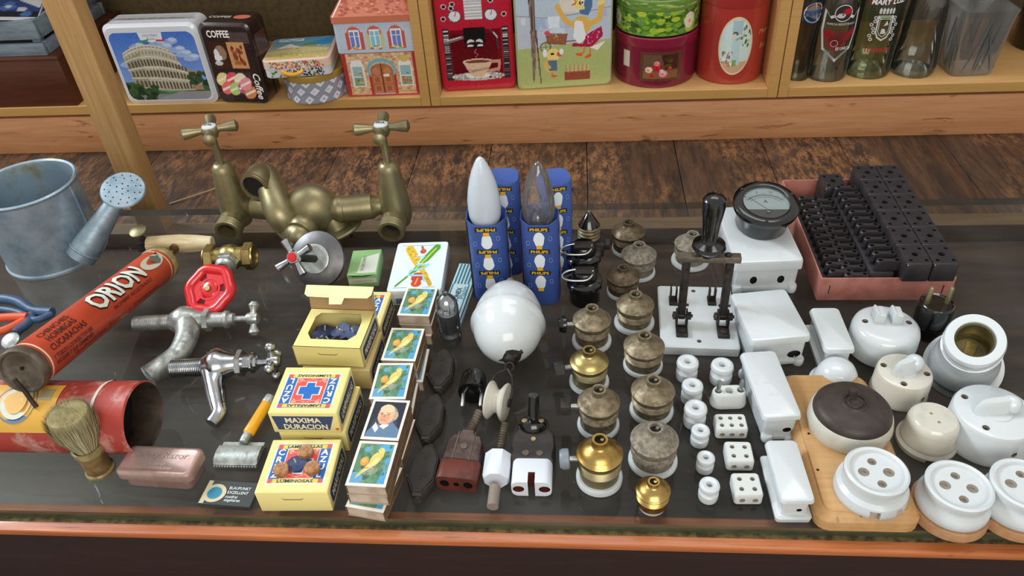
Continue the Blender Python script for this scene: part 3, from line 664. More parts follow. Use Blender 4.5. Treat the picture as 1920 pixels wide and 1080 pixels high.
a.line([(.72, .42), (.71, .36), (.64, .35)], .014, (222, 110, 50)); a.line([(.78, .40), (.78, .35), (.74, .31)], .014, (222, 110, 50)); a.ell(.66, .345, .04, .016, (226, 100, 50), -.2); a.ell(.76, .32, .04, .016, (226, 100, 50), .3)
a.poly([(.30, .60), (.54, .58), (.52, .46), (.32, .48)], (150, 96, 70)); a.blobs(16, [(226, 190, 160)], .006, (.32, .49, .5, .58)); a.line([(.5, .50), (.62, .50)], .012, (130, 84, 60)); a.ell(.30, .45, .06, .055, (110, 96, 80)); a.ell(.30, .45, .048, .043, (182, 190, 140)); a.line([(.24, .45), (.36, .45)], .006, (110, 96, 80)); a.line([(.30, .39), (.30, .51)], .006, (110, 96, 80)); a.poly([(.34, .60), (.38, .66), (.50, .64), (.52, .59)], (206, 222, 236)); a.ell(.32, .60, .03, .025, (220, 80, 110))
a.ell(.38, .36, .075, .07, yl); a.ell(.45, .365, .03, .03, (204, 96, 70)); a.ell(.37, .37, .02, .014, (50, 40, 40)); a.ell(.29, .385, .022, .045, (236, 240, 246)); a.ell(.47, .39, .022, .035, (236, 240, 246)); a.ell(.35, .24, .07, .075, (226, 190, 100)); a.poly([(.32, .30), (.42, .30), (.42, .18), (.33, .18)], (92, 116, 140)); a.line([(.28, .27), (.34, .22)], .03, y_); a.line([(.36, .16), (.37, .12)], .014, (222, 110, 50)); a.ell(.385, .12, .035, .014, (222, 100, 60))
a.rect(.50, .06, .78, .16, (150, 80, 58))
for i in range(12): a.line([(.52+i*.022, .16), (.515+i*.023, .23)], .013, (214, 184, 140) if i % 2 else (190, 150, 100))
a.poly([(.13, 1), (.20, 1), (.20, .64), (.15, .60)], (96, 74, 66)); a.poly([(.14, .66), (.21, .64), (.245, .05), (.235, .04), (.20, .50)], (104, 82, 76)); a.poly([(.14, .64), (.19, .62), (.19, .30), (.165, .05), (.155, .06)], (120, 100, 92))
for i in range(3): a.line([(.145+i*.017, 1), (.15+i*.016, .6), (.17+i*.025, .15)], .004, (170, 150, 140))
a.noise(4)
m = MB('print_gloss'); m.loft([[(x, y, z) for x, z in rr(w_, h_, .010, 4)] for y, w_, h_ in ((0, W-.006, H-.006), (.003, W, H), (D, W, H))], col=(170, 182, 130)); m.art(a, plane((0, 0, 0), (1, 0, 0), (0, 0, 1), .0005), W-.006, H-.008, 'print_gloss', mk(W, H, .010))
ob = m.build('tin_body', t); ob.location.z = H/2
q = MB('print_gloss'); q.loft([[(x, y, z) for x, z in rr(W+.0012, H+.0012, .0105, 4)] for y in (.014, .017)], col=(150, 164, 112)); ob = q.build('lid_rim', t); ob.location.z = H/2

# --- round tins
rc = at(1226, 135, ZS); r = size_at(76, 1226, 118, ZS+.03); Hm = htop((1226, 167), ZS, 80)+.006
t = thing('rose_tin', 'round maroon tin with a roses painting, under the green floral tin', 'tin', rc)
m = MB('print_gloss'); m.lathe([(r-.003, 0), (r, .002), (r, Hm-.014)], 48, col=(118, 22, 50))
a = Art(80, 60, (96, 60, 40)); a.rect(.08, .10, .92, .9, (104, 78, 62)); a.rect(.08, .10, .92, .34, (140, 92, 60)); a.poly([(.5, .9), (.92, .9), (.92, .4), (.6, .4)], (70, 36, 28))
for x, y, s, cc in ((.22, .40, .09, (226, 186, 150)), (.42, .50, .11, (186, 36, 48)), (.40, .62, .07, (222, 130, 130)), (.56, .26, .10, (226, 150, 160)), (.3, .2, .05, (176, 30, 40)), (.72, .44, .05, (186, 60, 40)), (.52, .36, .05, (240, 190, 190))):
    a.ell(x, y, s, s*1.2, cc); a.ell(x+.01, y+.01, s*.55, s*.6, tuple(min(255, k+24) for k in cc)); a.ell(x-.01, y-.01, s*.3, s*.3, tuple(int(k*.75) for k in cc))
a.blobs(10, [(70, 60, 30), (90, 70, 30)], .05, (.5, .5, .8, .8)); a.noise(6)
m.art(a, wrap(r, Hm*.44, -PI/2+.06, .0006), .072, .052, 'print_gloss')
f = wrap(r, 0, -PI/2, .0007); m.shape(f, [(-.066, Hm*.38), (-.052, Hm*.38), (-.052, Hm*.7), (-.066, Hm*.7)], (206, 200, 186), 'print_gloss')
m.build('tin_body', t)
q = MB('print_gloss'); q.lathe([(r+.0012, Hm-.017), (r+.0018, Hm-.016), (r+.0018, Hm-.002), (r, Hm), (r-.004, Hm-.002)], 48, col=(136, 28, 58)); q.build('lid', t)
Hg2 = .062
t = thing('floral_tin', 'round green tin with white roses and leaves, on top of the maroon tin', 'tin', (rc.x, rc.y, ZS+Hm+.0005))
a = Art(260, 40, (84, 128, 44)); a.blobs(340, [(120, 166, 50), (66, 104, 38), (150, 186, 60), (52, 84, 34), (176, 196, 60), (104, 150, 70)], .022, (0, 0, 1, 1), asp=6)
for x in (.30, .62, .86): a.ell(x, .5, .026, .34, (226, 222, 196)); a.ell(x+.002, .48, .014, .18, (236, 230, 206)); a.ell(x, .46, .007, .09, (214, 176, 104))
a.rect(.10, .1, .16, .9, (206, 200, 168)); a.noise(6)
m = MB('print_gloss'); rg = r*.99; m.lathe([(rg-.003, 0), (rg, .002), (rg, Hg2-.018)], 48, col=(84, 128, 44)); m.art(a, wrap(rg, (Hg2-.016)/2, -PI/2, .0006), 2*PI*rg*.999, Hg2-.022, 'print_gloss'); m.build('tin_body', t)
b = Art(200, 12, (100, 140, 60)); b.blobs(160, [(130, 170, 70), (80, 120, 50), (190, 200, 130)], .02, asp=6); b2 = Art(70, 70, (110, 150, 70)); b2.blobs(130, [(130, 170, 70), (80, 120, 50), (170, 196, 100), (214, 220, 190)], .07)
q = MB('print_gloss'); q.lathe([(rg+.0012, Hg2-.018), (rg+.002, Hg2-.016), (rg+.002, Hg2-.002), (rg, Hg2), (rg-.004, Hg2-.002)], 48, col=(120, 150, 80)); q.art(b, wrap(rg+.002, Hg2-.009, -PI/2, .0005), 2*PI*rg*.999, .011, 'print_gloss'); q.art(b2, plane((0, 0, Hg2-.002), (1, 0, 0), (0, 1, 0), .0006), 2*rg-.010, 2*rg-.010, 'print_gloss', lambda u, v: (u-.5)**2+(v-.5)**2 < .248)
q.build('lid', t)
rc = at(1364, 134, ZS); r = size_at(62, 1364, 120, ZS+.03); Hr = .155
t = thing('biscuit_tin', 'tall round red tin with an oval picture of a lady', 'tin', rc)
a = Art(70, 120, (206, 226, 222)); a.rect(0, 0, 1, .22, (206, 170, 140)); a.rect(.36, .7, .66, .95, (170, 196, 206)); a.poly([(.38, .66), (.62, .66), (.66, .16), (.40, .16)], (186, 212, 216)); a.ell(.46, .72, .08, .045, (90, 100, 100)); a.ell(.44, .68, .06, .05, (226, 206, 190)); a.line([(.5, .62), (.7, .68)], .04, (150, 170, 176)); a.blobs(26, [(80, 90, 90), (226, 206, 90), (120, 150, 110)], .04, (.66, .5, .94, .88), asp=.7); a.blobs(30, [(90, 96, 100), (210, 120, 110), (240, 240, 236), (100, 140, 80)], .04, (.05, .12, .42, .40), asp=.6); a.rect(.44, .14, .56, .26, (130, 170, 90)); a.noise(5)
m = MB('print_gloss'); m.lathe([(r-.003, 0), (r, .002), (r, Hr-.020)], 48, col=(168, 56, 48))
fw = wrap(r, Hr*.44, -PI/2-.05, .0006)
m.art(a, fw, .054, .096, 'print_gloss', lambda u, v: (2*u-1)**2+(2*v-1)**2 < .97)
m.add([fw(.027*k*math.cos(t_), .048*k*math.sin(t_), .0003) for k in (.97, 1.04) for t_ in [2*PI*i/48 for i in range(48)]], [(i, (i+1) % 48, 48+(i+1) % 48, 48+i) for i in range(48)], 'print_gloss', (224, 206, 160))
f = wrap(r, Hr*.44, -PI/2+.95, .0007); m.text('Maison', f, .012, (206, 160, 96), (0, .02), shear=.2); m.text('Bisc', f, .013, (206, 160, 96), (0, -.006), shear=.2)
m.build('tin_body', t)
q = MB('print_gloss'); q.lathe([(r+.0012, Hr-.024), (r+.002, Hr-.022), (r+.002, Hr-.002), (r, Hr), (r-.004, Hr-.002)], 48, col=(160, 50, 44)); q.build('lid', t)

# --- bottles
def bottle(name, label, px, py, prof, mat, n=40, sx=1.0, deco=None, rot=0):
    b = at(px, py, ZS); t = thing(name, label, 'bottle', b, rot, None)
    m = MB(mat); m.lathe(prof, n, cap0=True, cap1=False, sx=sx)
    th = .0022; inner = [(max(r_-th, .0005), z+(.004 if i == 0 else 0)) for i, (r_, z) in enumerate(prof)]
    inner = [(q[0], max(q[1], .005)) for q in inner]
    m.lathe(inner, n, cap0=True, cap1=False, sx=sx, mat='bottle_inner')
    m.build('glass_body', t, ang=50)
    if deco:
        d = MB('print_gloss'); deco(d); d.build('printed_label', t)
    return t
clearglass('bottle_inner', (244, 246, 244), .05, .25, .02)
sz = lambda n, px, py: size_at(n, px, py, ZS)
r1 = sz(44, 1488, 140)/2
def d1(d):
    f = wrap(r1*.97, .118, -PI/2+.28, .0006)
    def oval(k, w_, h_, col, y=0): d.add([f(w_*math.cos(2*PI*i/28), y+h_*math.sin(2*PI*i/28), k) for i in range(28)], [tuple(range(28))], 'print_gloss', col)
    d.add([f(x, y) for x, y in rr(.036, .034, .006, 3)], [tuple(range(16))], 'print_gloss', (62, 104, 176))
    oval(.0003, .0168, .0165, (236, 238, 242))
    d.add([f(.0150*math.cos(t_), .0150*math.sin(t_), .0006) for t_ in [PI*.14+PI*.72*i/12 for i in range(13)]], [tuple(range(13))], 'print_gloss', (206, 40, 52))
    d.add([f(.0150*math.cos(t_), .0150*math.sin(t_), .0006) for t_ in [-PI*.14-PI*.72*i/12 for i in range(13)]], [tuple(range(13))], 'print_gloss', (40, 96, 176))
    d.text('PEPSI', f, .010, (30, 70, 150), k=.0008, w=.030, bold=.02)
bottle('soda_bottle', 'slim empty soda bottle with a blue, white and red round logo beside the shelf divider', 1493, 144, [(r1*.9, 0), (r1, .004), (r1, .02), (r1*.93, .06), (r1, .10), (r1, .14), (r1*.8, .17), (r1*.5, .2)], 'bottle_grey', deco=d1)
r2 = sz(74, 1546, 140)/2
def d2(d):
    f = wrap(r2*1.0, .075, -PI/2, .0006); pts = [(-.029, .048), (-.016, .038), (-.018, .034)]
    out = [(-.030, .050), (-.020, .038), (0, .046), (.020, .038), (.030, .050), (.031, .015), (.024, -.018), (0, -.038), (-.024, -.018), (-.031, .015)]
    ins = [(x*.88, y*.88+.0008) for x, y in out]
    n = len(out); d.add([f(*p) for p in out]+[f(*p) for p in ins], [(i, (i+1) % n, n+(i+1) % n, n+i) for i in range(n)], 'print_gloss', (216, 218, 220))
    def ring(r0, r1_, col, y): d.add([f(k*math.cos(2*PI*i/24), y+k*math.sin(2*PI*i/24), .0005) for k in (r0, r1_) for i in range(24)], [(i, (i+1) % 24, 24+(i+1) % 24, 24+i) for i in range(24)], 'print_gloss', col)
    ring(.0125, .0138, (216, 218, 220), .044); ring(.0, .0122, (60, 50, 50), .044)
    d.add([f(.006+.006*math.cos(2*PI*i/9)*(1+.3*(i % 2)), .047+.005*math.sin(2*PI*i/9), .0008) for i in range(9)], [tuple(range(9))], 'print_gloss', (196, 30, 44)); d.add([f(-.003+.006*math.cos(2*PI*i/9)*(1+.4*(i % 2)), .040+.004*math.sin(2*PI*i/9), .0008) for i in range(9)], [tuple(range(9))], 'print_gloss', (200, 200, 200))
    d.text('MARCA REGISTRADA', f, .005, (216, 218, 220), (0, .026), w=.046)
    d.add([f(*p) for p in ((-.026, .010), (-.018, .017), (-.010, .013), (.002, .015), (.012, .012), (.026, .019), (.024, .006), (.012, -.004), (.004, -.014), (-.006, -.018), (-.015, -.012), (-.018, 0), (-.025, .003))], [tuple(range(13))], 'print_gloss', (150, 34, 42)); d.add([f(-.006+.006*math.cos(2*PI*i/12), -.006+.006*math.sin(2*PI*i/12), .0004) for i in range(12)]+[f(-.006+.005*math.cos(2*PI*i/12), -.006+.005*math.sin(2*PI*i/12), .0004) for i in range(12)], [(i, (i+1) % 12, 12+(i+1) % 12, 12+i) for i in range(12)], 'print_gloss', (200, 170, 170)); d.text('ES UNICA', f, .007, (216, 218, 220), (.010, -.015), bold=.02, w=.024)
bottle('shield_bottle', 'clear empty bottle with a white shield outline and red lettering', 1546, 140, [(r2*.92, 0), (r2, .005), (r2, .10), (r2*.96, .15), (r2*.6, .2), (r2*.4, .23)], 'bottle_glass', deco=d2)
r3 = sz(84, 1625, 138)/2
def d3(d):
    f = wrap(r3*.98, .092, -PI/2-.02, .0006)
    d.add([f(*p) for p in ((-.030, .033), (.030, .037), (.029, .048), (-.031, .044))], [(0, 1, 2, 3)], 'print_gloss', (186, 34, 40)); d.text('MARY LUZ', f, .012, (236, 236, 236), (0, .0405), rot=.06, w=.052, k=.0004, bold=.03, shear=.2)
    d.text('TENERIFE', f, .010, (176, 40, 40), (-.002, -.040), w=.044, bold=.02)
    W_ = (208, 212, 210)
    def ringp(pts, k=.85):
        n = len(pts); cx = sum(p[0] for p in pts)/n; cy = sum(p[1] for p in pts)/n
        d.add([f(*p) for p in pts]+[f(cx+(p[0]-cx)*k, cy+(p[1]-cy)*k) for p in pts], [(i, (i+1) % n, n+(i+1) % n, n+i) for i in range(n)], 'print_gloss', W_)
    sh_ = [(-.012, .018), (.012, .018), (.012, -.010), (.008, -.019), (0, -.024), (-.008, -.019), (-.012, -.010)]
    ringp(sh_, .82); ringp([(x*.72, y*.72) for x, y in sh_], .9)
    for i in range(5): x = -.010+i*.005; d.add([f(x-.0015, .021), f(x+.0015, .021), f(x+.002, .028), f(x, .031), f(x-.002, .028)], [(0, 1, 2, 3, 4)], 'print_gloss', W_)
    for s in (-1, 1):
        for i in range(7): y = -.022+i*.006; x = s*(.0165+.003*math.sin(i*2)); d.add([f(x+.0032*math.cos(2*PI*j/7), y+.0030*math.sin(2*PI*j/7)) for j in range(7)]+[f(x+.0016*math.cos(2*PI*j/7), y+.0015*math.sin(2*PI*j/7)) for j in range(7)], [(j, (j+1) % 7, 7+(j+1) % 7, 7+j) for j in range(7)], 'print_gloss', W_)
    d.add([f(-.004, -.012), f(.005, -.012), f(.002, -.004), f(-.003, -.003)], [(0, 1, 2, 3)], 'print_gloss', W_); d.add([f(-.001, .001), f(.006, .003), f(.003, .010)], [(0, 1, 2)], 'print_gloss', W_)
bottle('greenish_bottle', 'greenish empty bottle with a white coat of arms and a red banner', 1622, 133, [(r3*.93, 0), (r3, .006), (r3*.98, .018), (r3, .03), (r3*.98, .13), (r3*.7, .19), (r3*.4, .23)], 'bottle_green', deco=d3)
r4 = sz(78, 1707, 135)/2
bottle('clear_bottle', 'plain clear glass bottle with narrowing shoulders, unlabelled', 1708, 133, [(r4*.9, 0), (r4, .006), (r4*1.02, .02), (r4*.9, .06), (r4*.86, .10), (r4*.7, .15), (r4*.4, .19)], 'bottle_glass')
# square decanter
b = at(1805, 128, ZS); wd = sz(100, 1800, 140)*.86
t = thing('cut_glass_decanter', 'square cut glass decanter with a wide flat shoulder, at the right of the bottles', 'decanter', b, .05)
m = MB('bottle_frost'); pr = [(0, wd*.84, wd*.84, .012), (.004, wd*.9, wd*.9, .012), (.10, wd*1.06, wd*1.06, .010), (.112, wd*1.10, wd*1.10, .008), (.118, wd*.7, wd*.7, .02), (.120, .034, .034, .016), (.16, .030, .030, .014)]
m.rrs(pr, n=4); rs = random.Random(11)
for s in range(4):
    for i in range(5):
        x0, x1 = rs.uniform(-.4, .4)*wd, rs.uniform(-.4, .4)*wd
        y = -wd*.47; mm_ = RZ(s*PI/2); m.tube([(x0, y, .008), ((x0+x1)/2, y-.0015-.03*wd, .05), (x1, y-.05*wd-.001, .095)], [.0006, .0016, .0006], 6, M=mm_)
m.build('glass_body', t)
k = at(1935, 62, ZS); o = MB('bakelite').lathe([(.036, 0), (.040, .006), (.040, .15), (.015, .20), (.015, .26)], 32).build('dark_bottle'); put(o, 'very dark bottle at the right edge of the shelf', 'bottle', at(1940, 85, ZS))

# --- crate on a dark wooden box at the far left
t = thing('grey_crate', 'grey-blue painted slatted wooden crate holding a magazine, behind the pine post', 'crate', (0, 0, 0))
ca, cb = at(-30, 114, ZS+.115), at(150, 110, ZS+.115)
zb = None
c0 = at(0, 205, ZS)
bx = thing('wooden_box', 'dark red-brown wooden box on the shelf under the grey crate', 'box', (c0.x-.05, c0.y+.006, ZS))
hb = htop((0, 205), ZS, 113); MB('mahogany').box((0, .12, hb/2), (.40, .24, hb), b=.002).build('box_body', bx)
q = MB('mahogany'); q.box((0, .12, hb-.004), (.404, .244, .006), b=.001); q.build('lid', bx)
t.location = (c0.x-.05, c0.y+.012, ZS+hb)
for z0, z1 in ((.0, .022), (.029, .062)):
    MB('crate_grey').box((0, .004, (z0+z1)/2), (.36, .008, z1-z0), b=.001).build('slat', t)
    MB('crate_grey').box((0, .216, (z0+z1)/2), (.36, .008, z1-z0), b=.001).build('slat', t)
    for s in (-1, 1): MB('crate_grey').box((s*.176, .11, (z0+z1)/2), (.008, .20, z1-z0), b=.001).build('slat', t)
for s in (-1, 1):
    for y in (.015, .205): MB('crate_grey').box((s*.165, y, .031), (.014, .014, .062), b=.001).build('corner_post', t)
MB('dark_inside').box((0, .11, .003), (.34, .2, .005)).build('base', t)
a = Art(40, 30, (40, 70, 130)); a.poly([(0, 1), (1, .3), (1, 1)], (226, 230, 236)); a.rect(0, 0, 1, .2, (24, 30, 50)); a.blobs(12, [(70, 110, 170), (200, 206, 214)], .1)
o = MB('print_gloss'); o.box((0, 0, .003), (.10, .13, .005), col=(214, 216, 218)); o.art(a, plane((0, 0, .0055), (1, 0, 0), (0, 1, 0), .0004), .096, .126, 'print_gloss'); o = o.build('magazine')
put(o, 'blue and white magazine lying in the grey crate', 'magazine', (c0.x+.062, c0.y+.075, ZS+hb+.070), .25); o.rotation_euler = (.10, .16, .35)
o = MB('foil').box((0, 0, .022), (.22, .10, .040), b=.01).build('cloth_bundle'); put(o, 'dark shiny bundle in the bottom of the grey crate', 'bundle', (c0.x-.05, c0.y+.13, ZS+hb+.006))
# ================================================================== left side of the glass
def arc(c, r, a0, a1, n, ax=(1, 0, 0), ay=(0, 0, 1)):
    c, ax, ay = Vector(c), Vector(ax), Vector(ay)
    return [c+ax*(r*math.cos(a0+(a1-a0)*i/n))+ay*(r*math.sin(a0+(a1-a0)*i/n)) for i in range(n+1)]
def smooth_path(pts, n=6):
    P = [Vector(p) for p in pts]; out = []
    for i in range(len(P)-1):
        p0, p1, p2, p3 = P[max(i-1, 0)], P[i], P[i+1], P[min(i+2, len(P)-1)]
        for k in range(n):
            t = k/n; out.append(.5*((2*p1)+(p2-p0)*t+(2*p0-5*p1+4*p2-p3)*t*t+(3*p1-p0-3*p2+p3)*t**3))
    out.append(P[-1]); return out
def lerps(vals, n):
    o = []
    for a, b in zip(vals[:-1], vals[1:]): o += [a+(b-a)*k/n for k in range(n)]
    return o+[vals[-1]]

# --- watering can
B = at(110, 473); r = .0600; H = zup(B, 343)
t = thing('watering_can', 'small galvanised watering can with a round sprinkler rose, at the left edge of the glass', 'watering can', B)
rt = size_at(91, 41, 342, H); m = MB('galvanised'); prof = [(r*.97, 0), (r+.002, .001), (r+.002, .004), (r, .006)]
prof += [(r+(rt-r)*k, .006+(H-.008)*k) for k in (.2, .4, .6, .8, .97)]+[(rt+.0018, H-.003), (rt+.0022, H-.001), (rt, H+.0008), (rt-.0022, H-.001)]
m.lathe(prof, 64, cap1=False); m.lathe([(rt-.0022, H-.001), (rt-.003, H-.004)]+[(r+(rt-r)*k-.0025, .006+(H-.008)*k) for k in (.8, .4, .05)]+[(.001, .004)], 64, 'galv_inside', cap0=False)
m.tube([(r*math.cos(-.05)+.001, r*math.sin(-.05), .006), (rt*math.cos(-.05)+.001, rt*math.sin(-.05), H-.004)], .0016, 8, 'galvanised')
m.build('can_body', t)
sp0 = at(160, 468, .028)-B; rose = at(231, 357, .088)-B; d = (rose-sp0).normalized()
m = MB('galvanised'); m.tube([sp0-d*.012, sp0, sp0+d*.012, rose-d*.020, rose-d*.010], [.0175, .018, .0168, .0108, .0108], 28); m.tube(arc(sp0-d*.001, .0182, 0, 2*PI, 24, frame_of(d)[0], frame_of(d)[1])[:-1], .0016, 6, closed=True); m.build('spout', t)
rn = (Vector((0.05, -.62, .78)) + d*.35).normalized(); m = MB('galvanised'); R_ = .0255
m.lathe([(.011, -.012), (.020, -.004), (R_, -.001), (R_+.0012, .0005), (R_, .0022), (R_*.6, .0034), (.0002, .0038)], 40, M=aim(rose, rn))
ob = m.build('rose', t); q = MB('black_hole')
for k, (n_, rr_) in enumerate(((1, 0), (6, .0075), (10, .0155), (13, .021))):
    for i in range(n_):
        a_ = 2*PI*i/n_+k*.3; q.lathe([(.0009, .0023), (.0009, .0041-.0017*(rr_/R_)**2)], 8, M=aim(rose, rn) @ T(rr_*math.cos(a_), rr_*math.sin(a_), 0))
q.build('holes', ob)

# --- insect sprayer: tube pump, tank underneath, wooden grip
tc = at(150, 790, .034); tc.y += .006; TR = .034
n0, f0 = at(40, 697, .094), at(300, 495, .024); ax = (f0-n0).normalized(); L = (f0-n0).length; TRr = .0212
O = Vector((tc.x, tc.y, 0)); t = thing('insect_sprayer', 'old red and orange tin insect sprayer with a pump tube, tank and wooden grip', 'sprayer', O)
Mx = aim(n0-O, ax); Mi = Mx
m = MB('orange_tin'); m.lathe([(TRr, .006), (TRr, L-.004)], 56, M=Mx)
for z in (.012, L-.016): m.lathe([(TRr+.0004, z), (TRr+.0004, z+.0022)], 56, 'print', Mx, False, False, (226, 204, 170))
x_, y_, z_ = frame_of(ax); cam_dir = (Vector((0, 0, CH))-(n0+f0)/2).normalized()
side = (cam_dir-ax*cam_dir.dot(ax)).normalized(); tang = side.cross(ax)   # letters read along the axis
def fwt(a, b, k=0.0):                      # a: along the tube from its near end, b: around it (up the picture)
    th = b/TRr; return (n0-O)+ax*a+(side*math.cos(th)+(-tang)*(-math.sin(th)))*(TRr+.0006+k)
up_ = side.cross(ax)
def fw2(a, b, k=0.0):
    th = b/TRr; return (n0-O)+ax*a+(side*math.cos(th)+up_*(-math.sin(th)))*(TRr+.0006+k)
sgn = 1 if (up_.z < 0) else -1
fw3 = lambda a, b, k=0.0: fw2(a, b*sgn, k)
m.text('ORION', fw3, .030, (20, 20, 20), (L*.575-.001, .0092), w=L*.37, bold=.05, k=.0001, sy=.98, fine=1); m.text('ORION', fw3, .030, (224, 228, 216), (L*.575, .010), w=L*.37, bold=.03, k=.0005, sy=.98, fine=1)
m.text('NOMBRE REGISTRADO', fw3, .006, (60, 30, 26), (L*.62, -.007), w=L*.30)
for s_, y0, w_ in (('CHINCHES', .0165, .046), ('HORMIGAS', .0085, .044), ('CUCARACHAS', .0, .056), ('Y TODOS LOS INSECTOS DEL', -.0085, .064), ('HOGAR Y SUS GERMENES', -.014, .060)): m.text(s_, fw3, .0085 if y0 > -.005 else .006, (66, 30, 28), (.050, y0), w=w_, bold=.01)
m.text('Industrias Tomas y Compania', fw3, .006, (96, 40, 30), (L*.50, -.020), w=L*.62, shear=.2)
m.add([fw3(L*.865+.019*math.cos(a_)*(1 if math.cos(a_) > 0 else 1.3), .0075+.0085*math.sin(a_), .0002) for a_ in [2*PI*i/28 for i in range(28)]], [tuple(range(28))], 'print', (198, 200, 178))
m.add([fw3(L*.865+.006+.0085*math.cos(a_)*(1+.25*math.sin(5*a_)), .0078+.0055*math.sin(a_)*(1+.2*math.cos(4*a_)), .0005) for a_ in [2*PI*i/28 for i in range(28)]], [tuple(range(28))], 'print', (96, 106, 92))
m.lathe([(.0018, 0), (.0016, .0008)], 10, 'black_hole', aim(fw3(L*.93, .013), side))
m.build('pump_tube', t)
m = MB('grey_tin'); m.lathe([(TRr, .010), (TRr+.0012, .008), (TRr+.0012, .001), (TRr, -.001), (TRr-.0018, -.0005), (TRr-.003, .0015), (.013, .002), (.011, .0035), (.0005, .004)], 48, M=Mx, cap0=False)
m.lathe([(.0018, 0), (.0018, .0006)], 12, 'black_hole', Mx @ T(.001, .0015, .0032) @ RX(PI)); m.build('end_cap', t)
m = MB('rust_dark'); p0 = (n0-O)-ax*.002+Vector((.0, -.004, -.006)); m.tube([p0+Vector((-.004, -.001, .003)), p0+Vector((.001, -.003, -.010)), p0+Vector((.010, -.010, -.024))], .0021, 10); m.build('suction_pipe', t)
m = MB('grey_tin'); m.lathe([(TRr, L-.008), (TRr+.0014, L-.006), (TRr+.0014, L+.001), (TRr-.001, L+.002), (.001, L+.004)], 48, 'horn_light', Mx); m.build('rear_cap', t)
m = MB('rust_tin'); Mt = aim((.060, 0, TR), (-1, 0, 0)); TL = .20
m.lathe([(TR-.0026, .030), (TR-.0024, .002), (TR-.001, -.0005)], 56, 'rust_dark', Mt, cap0=False, cap1=False); m.lathe([(TR-.001, -.0005), (TR+.0006, .001), (TR, .004), (TR, .030), (TR+.0004, .031), (TR, .032), (TR, TL)], 56, M=Mt, cap0=False)
m.lathe([(.001, .030), (TR-.0026, .030)], 56, 'dark_inside', Mt, cap0=False, cap1=False)
def ft(a, b, k=0.0):
    th = b/TR+PI*.33; return Vector((.060-a, -math.sin(PI/2-th+.0)*0-TR*1.0*math.cos(th)*(1+(.0006+k)/TR), TR+math.sin(th)*(TR+.0006+k)))
m.add([ft(.094+x, y) for x, y in rr(.042, .050, .004, 3)], [], 'print')
def tube_patch(mb, a0, a1, b0, b1, col, k):
    n = 10; mb.add([ft(a, b0+(b1-b0)*i/n, k) for a in (a0, a1) for i in range(n+1)], [(i, i+1, n+2+i, n+1+i) for i in range(n)], 'print', col)
tube_patch(m, .066, .150, -.022, .026, (206, 158, 62), 0); tube_patch(m, .072, .085, .008, .020, (150, 138, 104), .0003); tube_patch(m, .030, .033, -.03, .05, (206, 196, 180), 0)
m.add([ft(.104+.019*math.cos(a_), .006+.020*math.sin(a_), .0004) for a_ in [2*PI*i/24 for i in range(24)]], [tuple(range(24))], 'print', (60, 84, 110)); m.add([ft(.104+.015*math.cos(a_), .006+.016*math.sin(a_), .0007) for a_ in [2*PI*i/24 for i in range(24)]], [tuple(range(24))], 'print', (190, 190, 176)); m.add([ft(.104+.010*math.cos(a_), .006+.011*math.sin(a_), .001) for a_ in [2*PI*i/24 for i in range(24)]], [tuple(range(24))], 'print', (206, 158, 62))
m.build('tank', t)
g0, g1 = at(277, 458, .030)-O, at(399, 456, .026)-O; gd = (g1-g0).normalized(); gl = (g1-g0).length
m = MB('cream_wood'); m.lathe([(.0088, 0), (.0098, .001), (.0112, gl*.3), (.0118, gl*.5), (.0108, gl*.75), (.0088, gl-.001), (.0078, gl)], 28, M=aim(g0, gd)); gr = m.build('wooden_grip', t)
m = MB('horn'); m.tube([f0-O, (g0+g1)/2+Vector((-.002, -.004, -.002))], .0042, 14); m.lathe([(.0055, 0), (.0060, .001), (.005, .004)], 12, M=aim((g0+g1)/2+Vector((-.002, -.011, .002)), (0, -1, .2))); m.build('pump_rod', t)
k0 = g0+Vector((-.004, 0, 0)); m = MB('iron'); m.box((0, 0, 0), (.012, .016, .012), M=T(*k0)); m.tube([k0, k0+Vector((-.001, .001, .020))], .0028, 10); m.build('bracket', t)
m = MB('brass_old'); m.lathe([(.003, 0), (.0085, .0015), (.0108, .004), (.0104, .0055), (.007, .0068), (.0035, .0072), (.0005, .0076)], 28, M=aim(k0+Vector((-.001, .001, .016)), (-.05, -.25, 1))); m.build('cap_knob', t)

# --- blue and orange tool
c = at(42, 612, .0); t = thing('hand_tool', 'blue and orange plastic hand tool with a small metal wheel, half under the sprayer', 'tool', c)
z = .009; P = lambda x, y, z=.009: at(x, y, z)-c
m = MB('blue_plastic'); m.tube(smooth_path([P(-40, 566), P(0, 560), P(35, 566), P(62, 582), P(98, 586)], 5), .0060, 12); m.tube(smooth_path([P(-40, 584), P(0, 580), P(36, 586), P(66, 600), P(98, 588)], 5), .0042, 12); m.tube(smooth_path([P(60, 590), P(52, 606), P(36, 618), P(28, 626)], 5), .0052, 12); m.build('handle', t)
m = MB('orange_plastic'); m.tube(smooth_path([P(-40, 602, .012), P(0, 596, .012), P(30, 594, .012), P(52, 594, .012)], 5), .0050, 12); m.tube(smooth_path([P(-30, 628, .010), P(4, 620, .010), P(24, 612, .010), P(50, 598, .010)], 5), .0045, 12); m.build('grip_inset', t)
m = MB('chrome_dull'); m.lathe([(.0095, 0), (.0100, .001), (.0100, .003), (.0085, .0042), (.0005, .0045)], 28, M=aim(P(22, 640, .012), (0, -.35, 1))); m.build('wheel', t)

